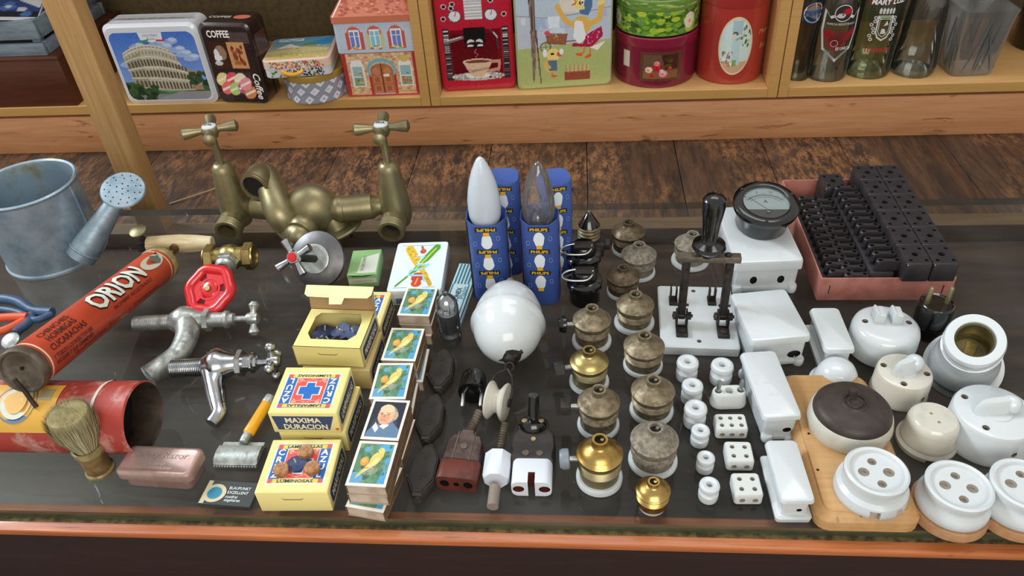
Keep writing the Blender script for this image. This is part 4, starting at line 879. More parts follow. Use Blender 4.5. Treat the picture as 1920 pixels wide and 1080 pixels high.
# --- shaving brush
B = at(190, 882); h1 = zup(B, 836); h2 = zup(B, 762)
t = thing('shaving_brush', 'old shaving brush with pale bristles and a horn handle, standing beside the rusty sprayer tank', 'brush', B)
m = MB('horn'); m.lathe([(.0112, 0), (.0120, .0008), (.0122, .004), (.0112, .006), (.0116, h1*.55), (.0122, h1-.006)], 36); h_ = m.build('handle', t)
m = MB('horn_light'); m.lathe([(.0128, 0), (.0132, .001), (.0132, .0035), (.0118, .005)], 36); m.build('foot_ring', t); m = MB('horn_light'); m.lathe([(.0124, h1-.008), (.0134, h1-.006), (.0136, h1), (.0118, h1), (.0112, h1-.003)], 36, cap0=False, cap1=False); m.build('top_ring', t)
m = MB('bristle'); rs = random.Random(4)
m.lathe([(.0098, h1-.004), (.0105, h1+.006), (.015, h1+.020), (.0182, h2*.80), (.0165, h2*.89), (.010, h2*.94), (.001, h2*.955)], 40, 'bristle')
for i in range(3200):
    a_ = rs.uniform(0, 2*PI); q_ = math.sqrt(rs.random()); rb = .0102*q_; rt_ = .0225*q_+rs.uniform(-.0012, .0012); zt = h2*(.80+.21*math.cos(q_*1.25))+rs.uniform(-.002, .0025)
    p0 = Vector((rb*math.cos(a_), rb*math.sin(a_), h1-.002)); p1 = Vector((rt_*.86*math.cos(a_+.05), rt_*.86*math.sin(a_+.05), h1+(zt-h1)*.55)); p2 = Vector((rt_*math.cos(a_+.08), rt_*math.sin(a_+.08), zt))
    s_ = Vector((-math.sin(a_), math.cos(a_), 0))*.00034; m.add([p0-s_, p0+s_, p1+s_, p1-s_, p2], [(0, 1, 2, 3), (3, 2, 4)], 'print_matte', rs.choice([(176, 168, 128), (150, 140, 100), (196, 190, 154), (130, 118, 84)]))
m.build('bristles', t)['kind'] = 'stuff'

# --- pink metal razor case
pbr('rose_highlight', (226, 208, 200), .3, .7)  # paler rose paints the highlights on the embossed letters
c, ang, W, D = rect((211, 885), (355, 895), (252, 832), .022)
t = thing('razor_case', 'rose coloured metal case with embossed lettering and a slightly open lid', 'case', (c.x, c.y, 0), ang)
m = MB('rose_tin'); m.rrs([(0, W-.014, D-.008, .006), (.0015, W-.009, D-.004, .006), (.0105, W-.009, D-.004, .006)]); m.rrs([(.0105, W-.013, D-.009, .005), (.0150, W-.013, D-.009, .005)], 'dark_inside'); m.build('case_base', t)
m = MB('rose_tin'); m.rrs([(-.0005, W, D, .006), (.0062, W, D, .006), (.0080, W-.0018, D-.0018, .005), (.0090, W-.005, D-.005, .004), (.0090, W-.008, D-.008, .004), (.0088, W-.009, D-.009, .004)])
f = plane((0, 0, .0088), (1, 0, 0), (0, 1, 0), .0002)
for s_, y0, w_, sz_ in (('Safety Razor', .0045, .052, .010), ('PATENTED', -.0050, .018, .0035), ('MADE IN ENGLAND', -.0095, .034, .0035)):
    m.text(s_, f, sz_, (222, 204, 198), (0, y0), w=w_, shear=.2, mat='rose_highlight', k=.0004)
ob = m.build('lid', t); ob.location.z = .0135; ob.rotation_euler = (-.0, -.025, 0)

# --- razor blade packet
c, ang, W, D = rect((370, 944), (468, 951), (392, 900), .003)
t = MB('print_gloss'); t.box((0, 0, .0015), (W, D, .003), col=(58, 64, 66))
f = plane((0, 0, .003), (1, 0, 0), (0, 1, 0), .0002)
t.shape(f, [(-W/2+.0008, -D/2+.0005), (-W/2+.005, -D/2+.0005), (-W/2+.005, D/2-.0005), (-W/2+.0008, D/2-.0005)], (198, 190, 156), 'print_gloss')
t.shape(f, [(-W*.27+.0105*math.cos(2*PI*i/28), -.001+.0098*math.sin(2*PI*i/28)) for i in range(28)], (198, 190, 156), k=.0002); t.shape(f, [(-W*.27+.0066*math.cos(2*PI*i/28), -.001+.0064*math.sin(2*PI*i/28)) for i in range(28)], (40, 128, 160), k=.0004)
for s_, y0, w_ in (('BLAUPUNKT', .0055, .0200), ('EXZELLENT', .0008, .0195), ('rostfrei', -.0038, .011), ('eisgehärtet', -.0078, .015)): t.text(s_, f, .0042, (214, 220, 220), (W*.03+w_/2-.003, y0), w=w_, k=.0002, bold=.01)
o = t.build('razor_blade_packet'); put(o, 'dark razor blade packet with a blue dot, beside the yellow box with cork discs', 'packet', (c.x, c.y, .0002), ang)

# --- safety razor with a yellow handle
c = at(448, 846, .008); a0 = at(459, 824, .008); a1 = at(503, 752, .010)
t = thing('safety_razor', 'safety razor with a silver comb head and yellow handle, beside the yellow boxes', 'razor', (c.x, c.y, 0))
O = Vector((c.x, c.y, 0)); m = MB('chrome_dull'); W = size_at(84, 448, 846, .008)
m.loft([[(x, -.012+(y*.5), .0045+z) for y, z in ((-.002, .001), (.006, .0045), (.020, .0058), (.036, .0045), (.042, .001), (.036, -.0005), (.02, -.0003), (.006, -.0005))] for x in (-W/2, W/2)])
m.box((0, -.012, .004), (W*.96, .004, .003)); m.box((0, .011, .004), (W*.96, .004, .003))
for i in range(16): m.box((-W/2+W*(i+.5)/16, -.0140, .0035), (W*.035, .003, .002))
m.build('head', t)
m = MB('yellow_plastic'); dd = (a1-a0).normalized(); m.lathe([(.0042, .006), (.0056, .008), (.0054, .02), (.0052, (a1-a0).length-.004)], 20, M=aim(a0-O, dd)); m.build('handle', t)
m = MB('chrome_dull'); m.lathe([(.0038, -.004), (.0046, 0), (.0046, .006)], 16, M=aim(a0-O, dd)); m.build('collar', t); m = MB('chrome_dull'); l_ = (a1-a0).length-.004; m.lathe([(.0055, l_), (.0058, l_+.002), (.0052, l_+.009), (.003, l_+.010)], 16, M=aim(a0-O, dd)); m.build('end_cap', t)

# --- brass mixer tap
zb = .040; LB = at(440, 385, zb); RB = at(741, 385, zb); O = at(600, 400, 0)
t = thing('mixer_tap', 'large old brass mixer tap with two cross handles and a curved spout', 'tap', O)
LB -= O; RB -= O; X = (RB-LB).normalized(); Yv = Vector((-X.y, X.x, 0)); Z = Vector((0, 0, 1)); ctr = at(588, 392, .040)-O; span = (RB-LB).length
m = MB('brass_old'); m.ball(ctr, .034, sc=(1.0, .85, 1.0), n=32); m.lathe([(.015, 0), (.0175, .010), (.0175, .014), (.0145, .020)], 28, M=aim(ctr+X*.024, X)); m.lathe([(.015, 0), (.0165, .010), (.0145, .02)], 28, M=aim(ctr-X*.024, -X))
for s, e in ((1, RB), (-1, LB)):
    d = X*s; p = ctr+d*.040; q_ = e-d*.018; l_ = (q_-p).length
    m.lathe([(.0155, 0), (.0165, .001), (.0165, l_-.012), (.0155, l_-.011), (.012, l_-.004), (.011, l_+.004)], 32, M=aim(p, (q_-p)))
m.build('bar_body', t)
HZ = zup(at(440, 385, zb).xyz*1, 243)
for side_, e, word in (('left', LB, 'CAL'), ('right', RB, 'FRIA')):
    m = MB('brass_old'); m.lathe([(.008, -.030), (.016, -.026), (.0195, -.016), (.0200, -.004), (.0185, .014), (.0160, .034), (.0135, .052), (.0125, .058), (.0085, .0625), (.006, .063)], 36, M=T(*e)); vb = m.build('valve_body', t)
    m = MB('brass_old'); ib = e+Vector((0, 0, -.012))-Yv*.008; dd = (-Yv+Vector((0, 0, -.12))).normalized()
    m.lathe([(.0150, 0), (.0165, .012), (.0165, .018)], 32, M=aim(ib, dd), cap1=False); m.thread(ib+dd*.018, ib+dd*.030, .0172, .0028, .0009, n=32, cap=False); m.lathe([(.0163, .030), (.0158, .0306), (.0122, .0306), (.0118, .028), (.0116, .012), (.001, .011)], 32, 'brass_old', M=aim(ib, dd), cap0=False); m.lathe([(.0115, .0135), (.0001, .0132)], 24, 'dark_inside', M=aim(ib, dd), cap0=False); m.build('threaded_inlet', t)  # near-black disc paints in the shade down the inlet bore
    ht_ = .1085; m = MB('brass_old'); m.lathe([(.0044, .060), (.0044, ht_-.010), (.0062, ht_-.008), (.0062, ht_-.003)], 20, M=T(*e)); m.build('stem', t)
    rz = .35 if side_ == 'left' else .12
    m = MB('brass_old'); m.lathe([(.0075, -.010), (.0100, -.004), (.0110, .001), (.0095, .004)], 28, M=T(*(e+Z*ht_)))
    for k in range(4):
        a_ = rz+k*PI/2; dv = Vector((math.cos(a_), math.sin(a_), 0)); c0 = e+Z*ht_
        m.tube([c0+dv*.004, c0+dv*.013, c0+dv*.024, c0+dv*.031, c0+dv*.0338], [.0048, .0044, .0066, .0074, .0032], 16)
    hd = m.build('cross_handle', t)
    q = MB('porcelain'); q.lathe([(.0088, .003), (.0084, .0052), (.005, .0066), (.0002, .007)], 28, M=T(*(e+Z*ht_))); q.text(word, plane(e+Z*(ht_+.0068), (1, 0, 0), (0, 1, 0), .0003), .007, (50, 54, 70), w=.0105, bold=.02); ob = q.build('porcelain_button', hd)
m = MB('brass_old'); nb = ctr+Vector((-.006, -.020, -.010)); m.lathe([(.017, 0), (.0195, .006), (.0195, .014), (.017, .018)], 32, M=aim(nb, (-.25, -1, -.1)))
pth = [nb+Vector((-.004, -.016, -.006)), at(547, 425, .026)-O, at(526, 400, .046)-O, at(512, 362, .062)-O, at(500, 334, .073)-O, at(491, 330, .076)-O, at(485, 339, .077)-O, at(479, 349, .0755)-O]
pp = smooth_path(pth, 7); m.tube(pp, lerps([.0170, .0200, .0190, .0180, .0172, .0176, .0182, .0186], 7), 28, caps=False); m.ball(pp[0], .0170, n=20)
e1 = pp[-1]; ed = Vector((-.22, -1, -.05)).normalized(); m.lathe([(.0186, -.001), (.0194, .001), (.0190, .0035), (.0155, .0035), (.0150, -.002), (.0145, -.004)], 28, 'brass_old', aim(e1, ed)); m.lathe([(.0152, .0012), (.0002, .0012)], 24, 'dark_inside', aim(e1, ed), cap0=False)  # near-black disc at the mouth paints in the bore's shade
m.build('spout', t)
fc = at(640, 437, .010)-O; m = MB('brass_old'); m.lathe([(.034, 0), (.0345, .002), (.033, .004), (.018, .006), (.016, .016), (.013, .03)], 40, M=aim(fc+Vector((-.006, .006, .0)), (-.30, .10, 1)) @ T(0, 0, .0)); m.lathe([(.0026, .004), (.0026, .0065)], 12, 'dark_inside', T(*(fc+Vector((.018, -.014, 0))))); m.build('wall_flange', t)

# --- chrome shower valve rosette with a cross handle
c = at(596, 486, .030); axv = Vector((-.10, -.76, .62)).normalized(); O = Vector((c.x, c.y, 0))
t = thing('shower_valve', 'round satin metal valve plate with a small chrome cross handle and red centre', 'valve', O)
m = MB('satin'); Mq = aim(c-O, axv); m.lathe([(.031, -.004), (.0335, -.003), (.0342, 0), (.0334, .002), (.026, .0055), (.018, .0075)], 48, M=Mq); m.lathe([(.018, .0072), (.0175, .009), (.0160, .0095), (.0125, .0085), (.006, .0085)], 40, 'chrome_dull', Mq); m.build('cover_plate', t)
m = MB('bakelite_dusty'); m.lathe([(.013, -.022), (.015, -.018), (.015, -.003)], 28, M=Mq); m.build('rear_body', t)
m = MB('bakelite_dusty'); m.tube([c-O+axv*.006, c-O+axv*.038+Vector((-.010, 0, 0))], .0045, 16); m.build('stem', t)
hc = c-O+axv*.040+Vector((-.010, 0, 0)); hx, hy, _ = frame_of(axv); m = MB('chrome'); m.lathe([(.006, -.006), (.0080, -.002), (.0082, .003), (.0066, .0050)], 28, M=aim(hc, axv))
for k in range(4):
    a_ = .62+k*PI/2; dv = hx*math.cos(a_)+hy*math.sin(a_); m.tube([hc+dv*.004, hc+dv*.010, hc+dv*.018, hc+dv*.0225, hc+dv*.0243], [.0046, .0036, .0048, .0052, .0022], 16)
hd = m.build('cross_handle', t); q = MB('red_gem'); q.lathe([(.0058, .0045), (.0050, .0068), (.0002, .0078)], 24, M=aim(hc, axv)); q.build('red_button', hd)

# --- brass gate valve with a red hand wheel
O = at(432, 486); t = thing('gate_valve', 'brass gate valve lying on its side with a red hand wheel', 'valve', O)
bc = at(432, 482, .020)-O; X = (at(470, 480, .02)-at(395, 484, .02)).normalized(); m = MB('brass_light')
m.lathe([(.0125, -.020), (.0125, .020)], 32, M=aim(bc, X)); m.ball(bc, .0165, n=24)
for s in (-1, 1):
    q_ = bc+X*s*.018; hexp = [(.0172*math.cos(PI/3*i), .0172*math.sin(PI/3*i)) for i in range(6)]
    m.prism(hexp, 0, .011, M=aim(q_, X*s), b=.0012); m.lathe([(.0145, .011), (.0140, .0125), (.0115, .0125), (.011, .002), (.0001, .001)], 28, 'brass_light', aim(q_, X*s), cap0=False); m.lathe([(.0109, .0040), (.0001, .0038)], 20, 'dark_inside', aim(q_, X*s), cap0=False)
m.build('valve_body', t)
w0 = at(394, 543, .036)-O; ad = (w0-bc).normalized(); ad = Vector((ad.x*.75, -.62, .55)).normalized(); bn = bc+ad*.012
w1 = w0; m = MB('chrome_dull'); dd = (w1-bc).normalized(); m.prism([(.0140*math.cos(PI/3*i), .0140*math.sin(PI/3*i)) for i in range(6)], .012, .022, M=aim(bc, dd), b=.0012); m.lathe([(.011, .022), (.0115, .027), (.009, .030), (.0085, .036)], 28, M=aim(bc, dd)); m.build('bonnet', t)
wn = Vector((-.10, -.55, .83)).normalized(); m = MB('red_paint'); Rw = .0245; Mw = aim(w1, wn)
rim = []
for i in range(60):
    a_ = 2*PI*i/60; k = 1+.045*math.cos(a_*6); rim.append(Mw @ Vector((Rw*k*math.cos(a_), Rw*k*math.sin(a_), 0)))
m.tube(rim, .0062, 14, closed=True); m.lathe([(.008, -.004), (.0100, -.002), (.0100, .0025), (.0075, .004), (.003, .004)], 28, M=Mw)
for k in range(3):
    a0 = k*2*PI/3+.5; o_ = [(Rw*math.cos(a0+1.55*i/10), Rw*math.sin(a0+1.55*i/10)) for i in range(11)]+[(.007*math.cos(a0+1.55*i/4), .007*math.sin(a0+1.55*i/4)) for i in range(4, -1, -1)]
    m.prism(o_, -.0025, .0022, M=Mw)
m.lathe([(.0135, -.0020), (.0135, .0026), (.0115, .0026), (.0105, .0018)], 32, M=Mw, cap0=False, cap1=False)
m.build('hand_wheel', t); q = MB('brass_light'); q.lathe([(.0036, .003), (.0036, .0052), (.0030, .006)], 16, M=Mw); q.build('spindle_nut', t)

# --- two basin taps lying down
def laytap(name, label, shank0, shank1, body, bonnet, stem, hand, spout, mat, zc, rs_, rb):
    O = at(*body); t = thing(name, label, 'tap', O); P = lambda p, z=zc: at(p[0], p[1], z)-O
    a, b, c0, c1, c2, c3 = P(shank0), P(shank1), P(body), P(bonnet), P(stem), P(hand)
    m = MB(mat); m.thread(a, b, rs_, .0021, .0008, n=28); m.lathe([(rs_-.001, 0), (rs_-.001, .004)], 24, M=aim(b, c0-b)); m.build('threaded_shank', t)
    m = MB(mat); d = (c1-b).normalized(); l_ = (c1-b).length
    m.lathe([(rs_+.001, -.002), (rb*.80, .004), (rb, l_*.26), (rb*1.02, l_*.40), (rb*.82, l_*.60), (rb*.62, l_*.82), (rb*.56, l_)], 36, M=aim(b, d))
    pp = smooth_path([P(p, z) for p, z in spout[0]], 6); m.tube(pp, lerps(spout[1], 6), 24)
    m.build('tap_body', t)
    m = MB(mat); d = (c2-c1).normalized(); m.prism([(rb*.80*math.cos(PI/3*i), rb*.80*math.sin(PI/3*i)) for i in range(6)], -.002, .004, M=aim(c1, d), b=.0006); l_ = (c2-c1).length
    m.lathe([(rb*.50, .004), (rb*.50, l_*.55), (rb*.60, l_*.60), (rb*.60, l_*.70), (rb*.42, l_*.75), (rb*.42, l_*.88), (rb*.22, l_*.92), (rb*.20, l_+.004)], 28, M=aim(c1, d)); m.build('bonnet', t)
    return t, c2, c3, O
t, s, h, O = laytap('basin_tap', 'dull nickel tap with a two wing handle, lying with its spout towards the front', (252, 607), (324, 603), (352, 602), (388, 600), (446, 598), (474, 597), ([((352, 606), .019), ((350, 632), .018), ((333, 664), .016), ((300, 690), .014), ((278, 706), .013)], [.0140, .0120, .0110, .0112, .0118]), 'chrome_dull', .019, .0085, .0165)
m = MB('chrome_dull'); d = (h-s).normalized(); m.lathe([(.0035, -.004), (.0035, (h-s).length)], 16, M=aim(s, d)); m.lathe([(.006, -.006), (.0075, 0), (.006, .006)], 20, M=aim(h, d))
for sg in (-1, 1): dv = Vector((.10*sg, .62, .78)).normalized()*sg; m.tube([h+dv*.002, h+dv*.008, h+dv*.015, h+dv*.019], [.0052, .0034, .0062, .0030], 16)
m.build('wing_handle', t)
t, s, h, O = laytap('basin_tap', 'shiny chrome tap with a ball ended cross handle, lying beside the yellow boxes', (322, 692), (386, 688), (408, 682), (450, 681), (488, 680), (512, 678), ([((402, 690), .019), ((402, 720), .015), ((408, 755), .012), ((411, 775), .010), ((397, 795), .008)], [.0150, .0105, .0088, .0082, .0070]), 'chrome', .0205, .0098, .0180)
m = MB('chrome'); d = (h-s).normalized(); m.lathe([(.0035, -.004), (.0035, (h-s).length)], 16, M=aim(s, d)); m.lathe([(.006, -.005), (.0085, 0), (.0068, .006), (.004, .008)], 20, M=aim(h, d)); _, _, _ = frame_of(d); hx, hy, _ = frame_of(d)
for k in range(4):
    a_ = PI/2-.28+k*PI/2; dv = hx*math.cos(a_)+hy*math.sin(a_); m.tube([h+dv*.003, h+dv*.010, h+dv*.014], [.0055, .0036, .0034], 14); m.ball(h+dv*.0165, .0056, n=16)
m.build('cross_handle', t)
# ================================================================== middle of the glass
YEL = (230, 216, 142); NAVY = (46, 66, 104); BLU = (34, 100, 176); REDP = (226, 84, 70)
BW, BD, BH = .0635, .0585, .0262
def cross_art():
    a = Art(96, 88, YEL); a.rect(.09, .13, .93, .93, (238, 238, 230)); a.rect(.11, .15, .91, .91, BLU)
    a.rect(.27, .24, .75, .82, (236, 232, 226)); a.rect(.28, .25, .74, .81, REDP)
    for y0 in (.155, .825): a.rect(.115, y0, .905, y0+.075, (226, 196, 84)); a.rect(.115, y0, .18, y0+.075, (216, 90, 60)); a.rect(.84, y0, .905, y0+.075, (216, 90, 60))
    for sx in (-1, 1):
        for sy in (-1, 1):
            for k in range(3): r = .05+.035*k; a.line([(.51+sx*(.22-r*math.cos(t)*.6), .53+sy*(.27-r*math.sin(t)*.7)) for t in [PI/2*i/6 for i in range(7)]], .008, (246, 216, 200), .8)
    a.line([(.30, .53+.27), (.4, .74), (.51, .79), (.62, .74), (.72, .53+.27)], .008, (246, 216, 200), .8); a.line([(.30, .26), (.4, .32), (.51, .27), (.62, .32), (.72, .26)], .008, (246, 216, 200), .8)
    a.rect(.435, .33, .585, .73, (244, 240, 236)); a.rect(.335, .43, .685, .63, (244, 240, 236)); a.rect(.45, .345, .57, .715, (24, 104, 184)); a.rect(.35, .445, .67, .615, (24, 104, 184)); return a
CROSS = cross_art()
def yellow_box(name, label, M_, top=True, sidetext='MARIPOSAS', flip=False, fronttext=False, open_=False, w=BW, d=BD, h=BH, paper=YEL):
    t = thing(name, label, 'box', (0, 0, 0)); t.matrix_world = M_
    m = MB('print')
    if not open_: m.box((0, 0, h/2), (w, d, h), b=.0008, col=paper)
    else:
        T_ = .0008; bx = (-w/2, w/2); 
        m.box((0, -d/2+T_/2, h/2), (w, T_, h), col=paper); m.box((0, d/2-T_/2, h/2), (w, T_, h), col=paper); m.box((-w/2+T_/2, 0, h/2), (T_, d, h), col=paper); m.box((w/2-T_/2, 0, h/2), (T_, d, h), col=paper); m.box((0, 0, .001), (w, d, .001), col=(120, 96, 64))
        o_ = rr(w, d, .0004, 1); hole = [(w*.36, d*.20), (w*.30, d*.38), (-w*.30, d*.38), (-w*.36, d*.28), (-w*.36, -d*.16), (-w*.28, -d*.30), (w*.26, -d*.30), (w*.36, -d*.16)]
        n = 8; outp = [(w/2, d/2), (w*.3, d/2), (-w*.3, d/2), (-w/2, d/2), (-w/2, -d/2), (-w*.3, -d/2), (w*.3, -d/2), (w/2, -d/2)]
        m.add([(x, y, h) for x, y in outp]+[(x, y, h) for x, y in hole], [(i, (i+1) % n, n+(i+1) % n, n+i) for i in range(n)], 'print', paper)
        m.add([(x*.99, y*.99, h-.0005) for x, y in outp]+[(x, y, h-.0005) for x, y in hole], [(i, (i+1) % n, n+(i+1) % n, n+i) for i in range(n)], 'print', (150, 120, 84))
    f = plane((0, 0, h), (1, 0, 0) if not flip else (-1, 0, 0), (0, 1, 0) if not flip else (0, -1, 0), .0002)
    if top:
        m.art(CROSS, f, w-.002, d-.002)
        g = plane((0, 0, h), (1, 0, 0) if not flip else (-1, 0, 0), (0, 1, 0) if not flip else (0, -1, 0), .0005)
        X = lambda u: (u-.5)*(w-.002); Y_ = lambda v: (v-.5)*(d-.002)
        for i, ch in enumerate('CRUZ'): m.text(ch, g, .0090, (240, 240, 236), (X(.19), Y_(.75-.145*i)), bold=.03)
        for i, ch in enumerate('AZUL'): m.text(ch, g, .0090, (240, 240, 236), (X(.83), Y_(.75-.145*i)), bold=.03)
        m.text('LAMPARILLAS', g, .0045, (40, 90, 90), (X(.51), Y_(.862)), w=w*.50, bold=.02); m.text('LUMINOSAS', g, .0045, (40, 90, 90), (X(.51), Y_(.192)), w=w*.50, bold=.02)
    f = plane((w/2, 0, h/2), (0, 1, 0), (0, 0, 1), .0003)
    m.shape(f, [(x, y) for x, y in rr(d*.84, h*.62, .003, 2)], NAVY); m.text(sidetext, f, h*.42, (222, 214, 176), w=d*.70, bold=.03, k=.0003)
    if fronttext:
        f = plane((0, -d/2, h/2), (1, 0, 0), (0, 0, 1), .0003); m.shape(f, [(-w*.42, -h*.34), (w*.34, -h*.34), (w*.44, h*.34), (-w*.46, h*.34)], NAVY); m.text('MAXIMA', f, h*.34, (226, 220, 190), (-.001, h*.15), w=w*.52, bold=.03, k=.0003); m.text('DURACION', f, h*.34, (226, 220, 190), (0, -h*.17), w=w*.64, bold=.03, k=.0003)
        m.shape(f, [(w*.45+.002*math.cos(2*PI*i/8), -h*.30+.0015*math.sin(2*PI*i/8)) for i in range(8)], (220, 90, 50))
    elif not open_ or True:
        f = plane((0, -d/2, h/2), (1, 0, 0), (0, 0, 1), .0003); m.shape(f, [(-w*.16, h*.22), (-w*.12, h*.12), (w*.12, h*.12), (w*.16, h*.22), (w*.115, h*.15), (-w*.115, h*.15)], (112, 92, 52))
    m.build('carton', t)
    return t
def M_at(c, ang, z): return Matrix.Translation((c.x if hasattr(c, 'x') else c[0], c.y if hasattr(c, 'x') else c[1], z)) @ RZ(ang)
fb = Vector((-.247, .4215, 0))
yellow_box('lamp_wick_box', 'front yellow blue cross box with three cork discs and a blue disc lying on it', M_at(fb, .03, .0004))
mb_ = Vector((-.249, .4875, 0))
yellow_box('lamp_wick_box', 'lower yellow box of the middle stack, beneath the box reading MAXIMA DURACION', M_at(mb_+Vector((.003, .002, 0)), -.02, .0004), top=False)
yellow_box('lamp_wick_box', 'yellow blue cross box reading MAXIMA DURACION on its front, on top of another box', M_at(mb_, .005, BH+.0010), sidetext='LAMPARILLAS', flip=True, fronttext=True)
ob_ = Vector((-.2475, .5735, 0))
yellow_box('lamp_wick_box', 'faded yellow box underneath the open box of dark wick discs', M_at(ob_+Vector((.004, -.004, 0)), -.02, .0004), top=False, paper=(196, 176, 120), w=.070)
ot = yellow_box('lamp_wick_box', 'open yellow box with its lid up, filled with dark blue wick discs', M_at(ob_, -.055, BH+.0010), top=False, open_=True, w=.070)
w = .070; h = BH; d = BD; m = MB('print')
m.add([(-w/2, d/2, h), (w/2, d/2, h), (w/2, d/2+.006, h+.026), (-w/2, d/2+.006, h+.026)], [(0, 1, 2, 3)], 'print', (168, 134, 92))
m.add([(-w/2, d/2+.0006, h), (w/2, d/2+.0006, h), (w/2, d/2+.0066, h+.026), (-w/2, d/2+.0066, h+.026)], [(0, 3, 2, 1)], 'print', YEL)
fy = d/2+.0062; zt = h+.0262; fl_ = [(-w/2-.001, fy), (w/2+.001, fy), (w/2+.0005, fy-.010), (w/2-.003, fy-.014), (.008, fy-.0145), (.007, fy-.022), (-.006, fy-.0225), (-.008, fy-.0145), (-w/2+.004, fy-.014), (-w/2, fy-.011)]
m.add([(x, y, zt+(y-fy)*.28) for x, y in fl_], [tuple(range(len(fl_)))], 'print', (238, 230, 164)); m.add([(x, y, zt-.0005+(y-fy)*.28) for x, y in fl_], [tuple(range(len(fl_)))[::-1]], 'print', (168, 134, 92))
m.add([(w/2, d/2, h), (w/2+.004, d/2-.016, h+.006), (w/2+.003, d/2-.012, h+.022), (w/2, d/2+.006, h+.026)], [(0, 1, 2, 3)], 'print', (190, 164, 104))
m.build('lid_flap', ot, recalc=False)
rs = random.Random(21)
proto = None
for i in range(16):
    p = ot.matrix_world @ Vector((rs.uniform(-.40, .36)*w*.8, rs.uniform(-.45, .30)*d*.8, .006+i*.0009+rs.uniform(0, .002)))
    rot = (rs.uniform(-.7, .7), rs.uniform(-.7, .7), rs.uniform(0, 6))
    lb = 'dark blue waxed wick disc lying inside the open yellow box'
    if proto is None:
        proto = thing('wick_disc', lb, 'wick disc', p, 0, 'wick discs in the open yellow box'); q = MB('blue_wax'); q.lathe([(.0085, 0), (.0088, .0004), (.0085, .0008)], 20); q.build('disc', proto); q = MB('cream_wood'); q.tube([(0, 0, -.001), (.0003, 0, .0065)], .0008, 6); q.build('wick', proto); o = proto
    else: o = dup(proto, lb, p)
    o.location = p; o.rotation_euler = rot
# rear yellow box half hidden
c = at(724, 582, BH); yellow_box('lamp_wick_box', 'yellow blue cross box directly behind the open box, only its right end showing', M_at(Vector((c.x-.0325, .6365, 0)), -.03, .0004))
# corks and the blue disc
ztop = BH+.0006
for px, py, lb in ((573, 847, 'cork disc farthest back on the front yellow box'), (527, 880, 'cork disc at the left on the front yellow box'), (585, 877, 'cork disc at the right on the front yellow box')):
    p = at(px, py, ztop+.004); p.z = ztop
    if px == 573: ck = MB('cork').lathe([(.0062, 0), (.0067, .0006), (.0068, .0055), (.0062, .0062), (.0001, .0062)], 24).build('cork_disc'); o = ck
    else: o = ck.copy(); COL.objects.link(o)
    put(o, lb, 'cork disc', p, px*.01, 'cork discs on the front yellow box')
p = at(556, 868, ztop+.002); p.z = ztop; t = thing('wick_disc', 'blue wick disc between the cork discs on the front yellow box', 'wick disc', p)
q = MB('blue_wax'); q.lathe([(.0092, .0008), (.0096, .0012), (.0092, .0018), (.0001, .0018)], 24, M=RX(-.10)); q.build('disc', t); q = MB('cream_wood'); q.tube([(-.001, .001, .0015), (-.002, .002, .005)], .0007, 6); q.build('wick', t)

# --- small green carton
c, ang, W, D = rect((650, 517), (706, 514), (665, 470), .018); H = .018
t = MB('print'); t.box((0, 0, H/2), (W, D, H), b=.0006, col=(134, 178, 116)); f = plane((0, 0, H), (1, 0, 0), (0, 1, 0), .0002)
t.shape(f, [(-W*.12, D*.42*.4), (W*.46, D*.34), (W*.46, -D*.44), (-W*.18, -D*.44)], (198, 204, 190)); t.text('CHINCHETAS', f, .0055, (112, 150, 104), (-W*.02, -D*.05), rot=-PI/2, w=D*.6, k=.0003); t.text('MANUFACTURAS', f, .004, (180, 210, 160), (-W*.34, 0), rot=-PI/2, w=D*.7, k=.0003); 
f = plane((0, -D/2, H/2), (1, 0, 0), (0, 0, 1), .0002); t.shape(f, [(-W*.48, -H*.18), (W*.46, -H*.18), (W*.46, H*.20), (-W*.48, H*.20)], (206, 208, 192)); t.shape(f, [(-W*.46, H*.48), (0, H*.40), (W*.46, H*.48), (W*.1, H*.32), (-W*.3, H*.34)], (60, 66, 46)); t.text('CHINCHETAS', f, .004, (150, 150, 130), w=W*.7, k=.0003)
o = t.build('tack_carton'); put(o, 'small green and grey paper carton with a torn front flap, left of the playing cards', 'carton', (c.x, c.y, .0002), ang)

# --- playing cards
c, ang, W, D = rect((722, 548), (828, 545), (739, 454), .0213); W = .0625; D = .096; H = .0205
a = Art(96, 148, (222, 238, 240))
for x0, y0, x1, y1 in ((.10, .06, .88, .065), (.10, .93, .88, .935)): a.rect(x0, y0, x1, y1, (60, 60, 60))
a.rect(.10, .06, .105, .935, (60, 60, 60)); a.rect(.875, .06, .88, .935, (60, 60, 60))
a.line([(.26, .86), (.40, .66), (.56, .46)], .165, (220, 184, 60)); a.line([(.56, .46), (.66, .30), (.78, .12)], .08, (206, 166, 50)); a.line([(.54, .44), (.68, .30)], .085, (220, 184, 60))
a.line([(.80, .88), (.62, .64)], .14, (88, 160, 70)); a.line([(.62, .64), (.44, .40)], .095, (96, 168, 74)); a.line([(.44, .40), (.14, .10)], .04, (84, 150, 64)); a.line([(.78, .86), (.6, .62), (.46, .44)], .022, (222, 220, 90)); a.line([(.30, .80), (.52, .52)], .02, (236, 214, 110))
for x, y in ((.24, .86), (.32, .80), (.30, .74), (.40, .70), (.44, .62), (.66, .34), (.72, .22)): a.ell(x, y, .025, .02, (196, 150, 40))
a.ell(.52, .26, .12, .10, (196, 72, 60)); a.ell(.52, .14, .10, .07, (206, 80, 64)); a.line([(.5, .12), (.53, .24)], .02, (236, 190, 90)); a.ell(.54, .80, .06, .05, (196, 72, 60)); a.line([(.50, .90), (.55, .80)], .05, (186, 110, 80))
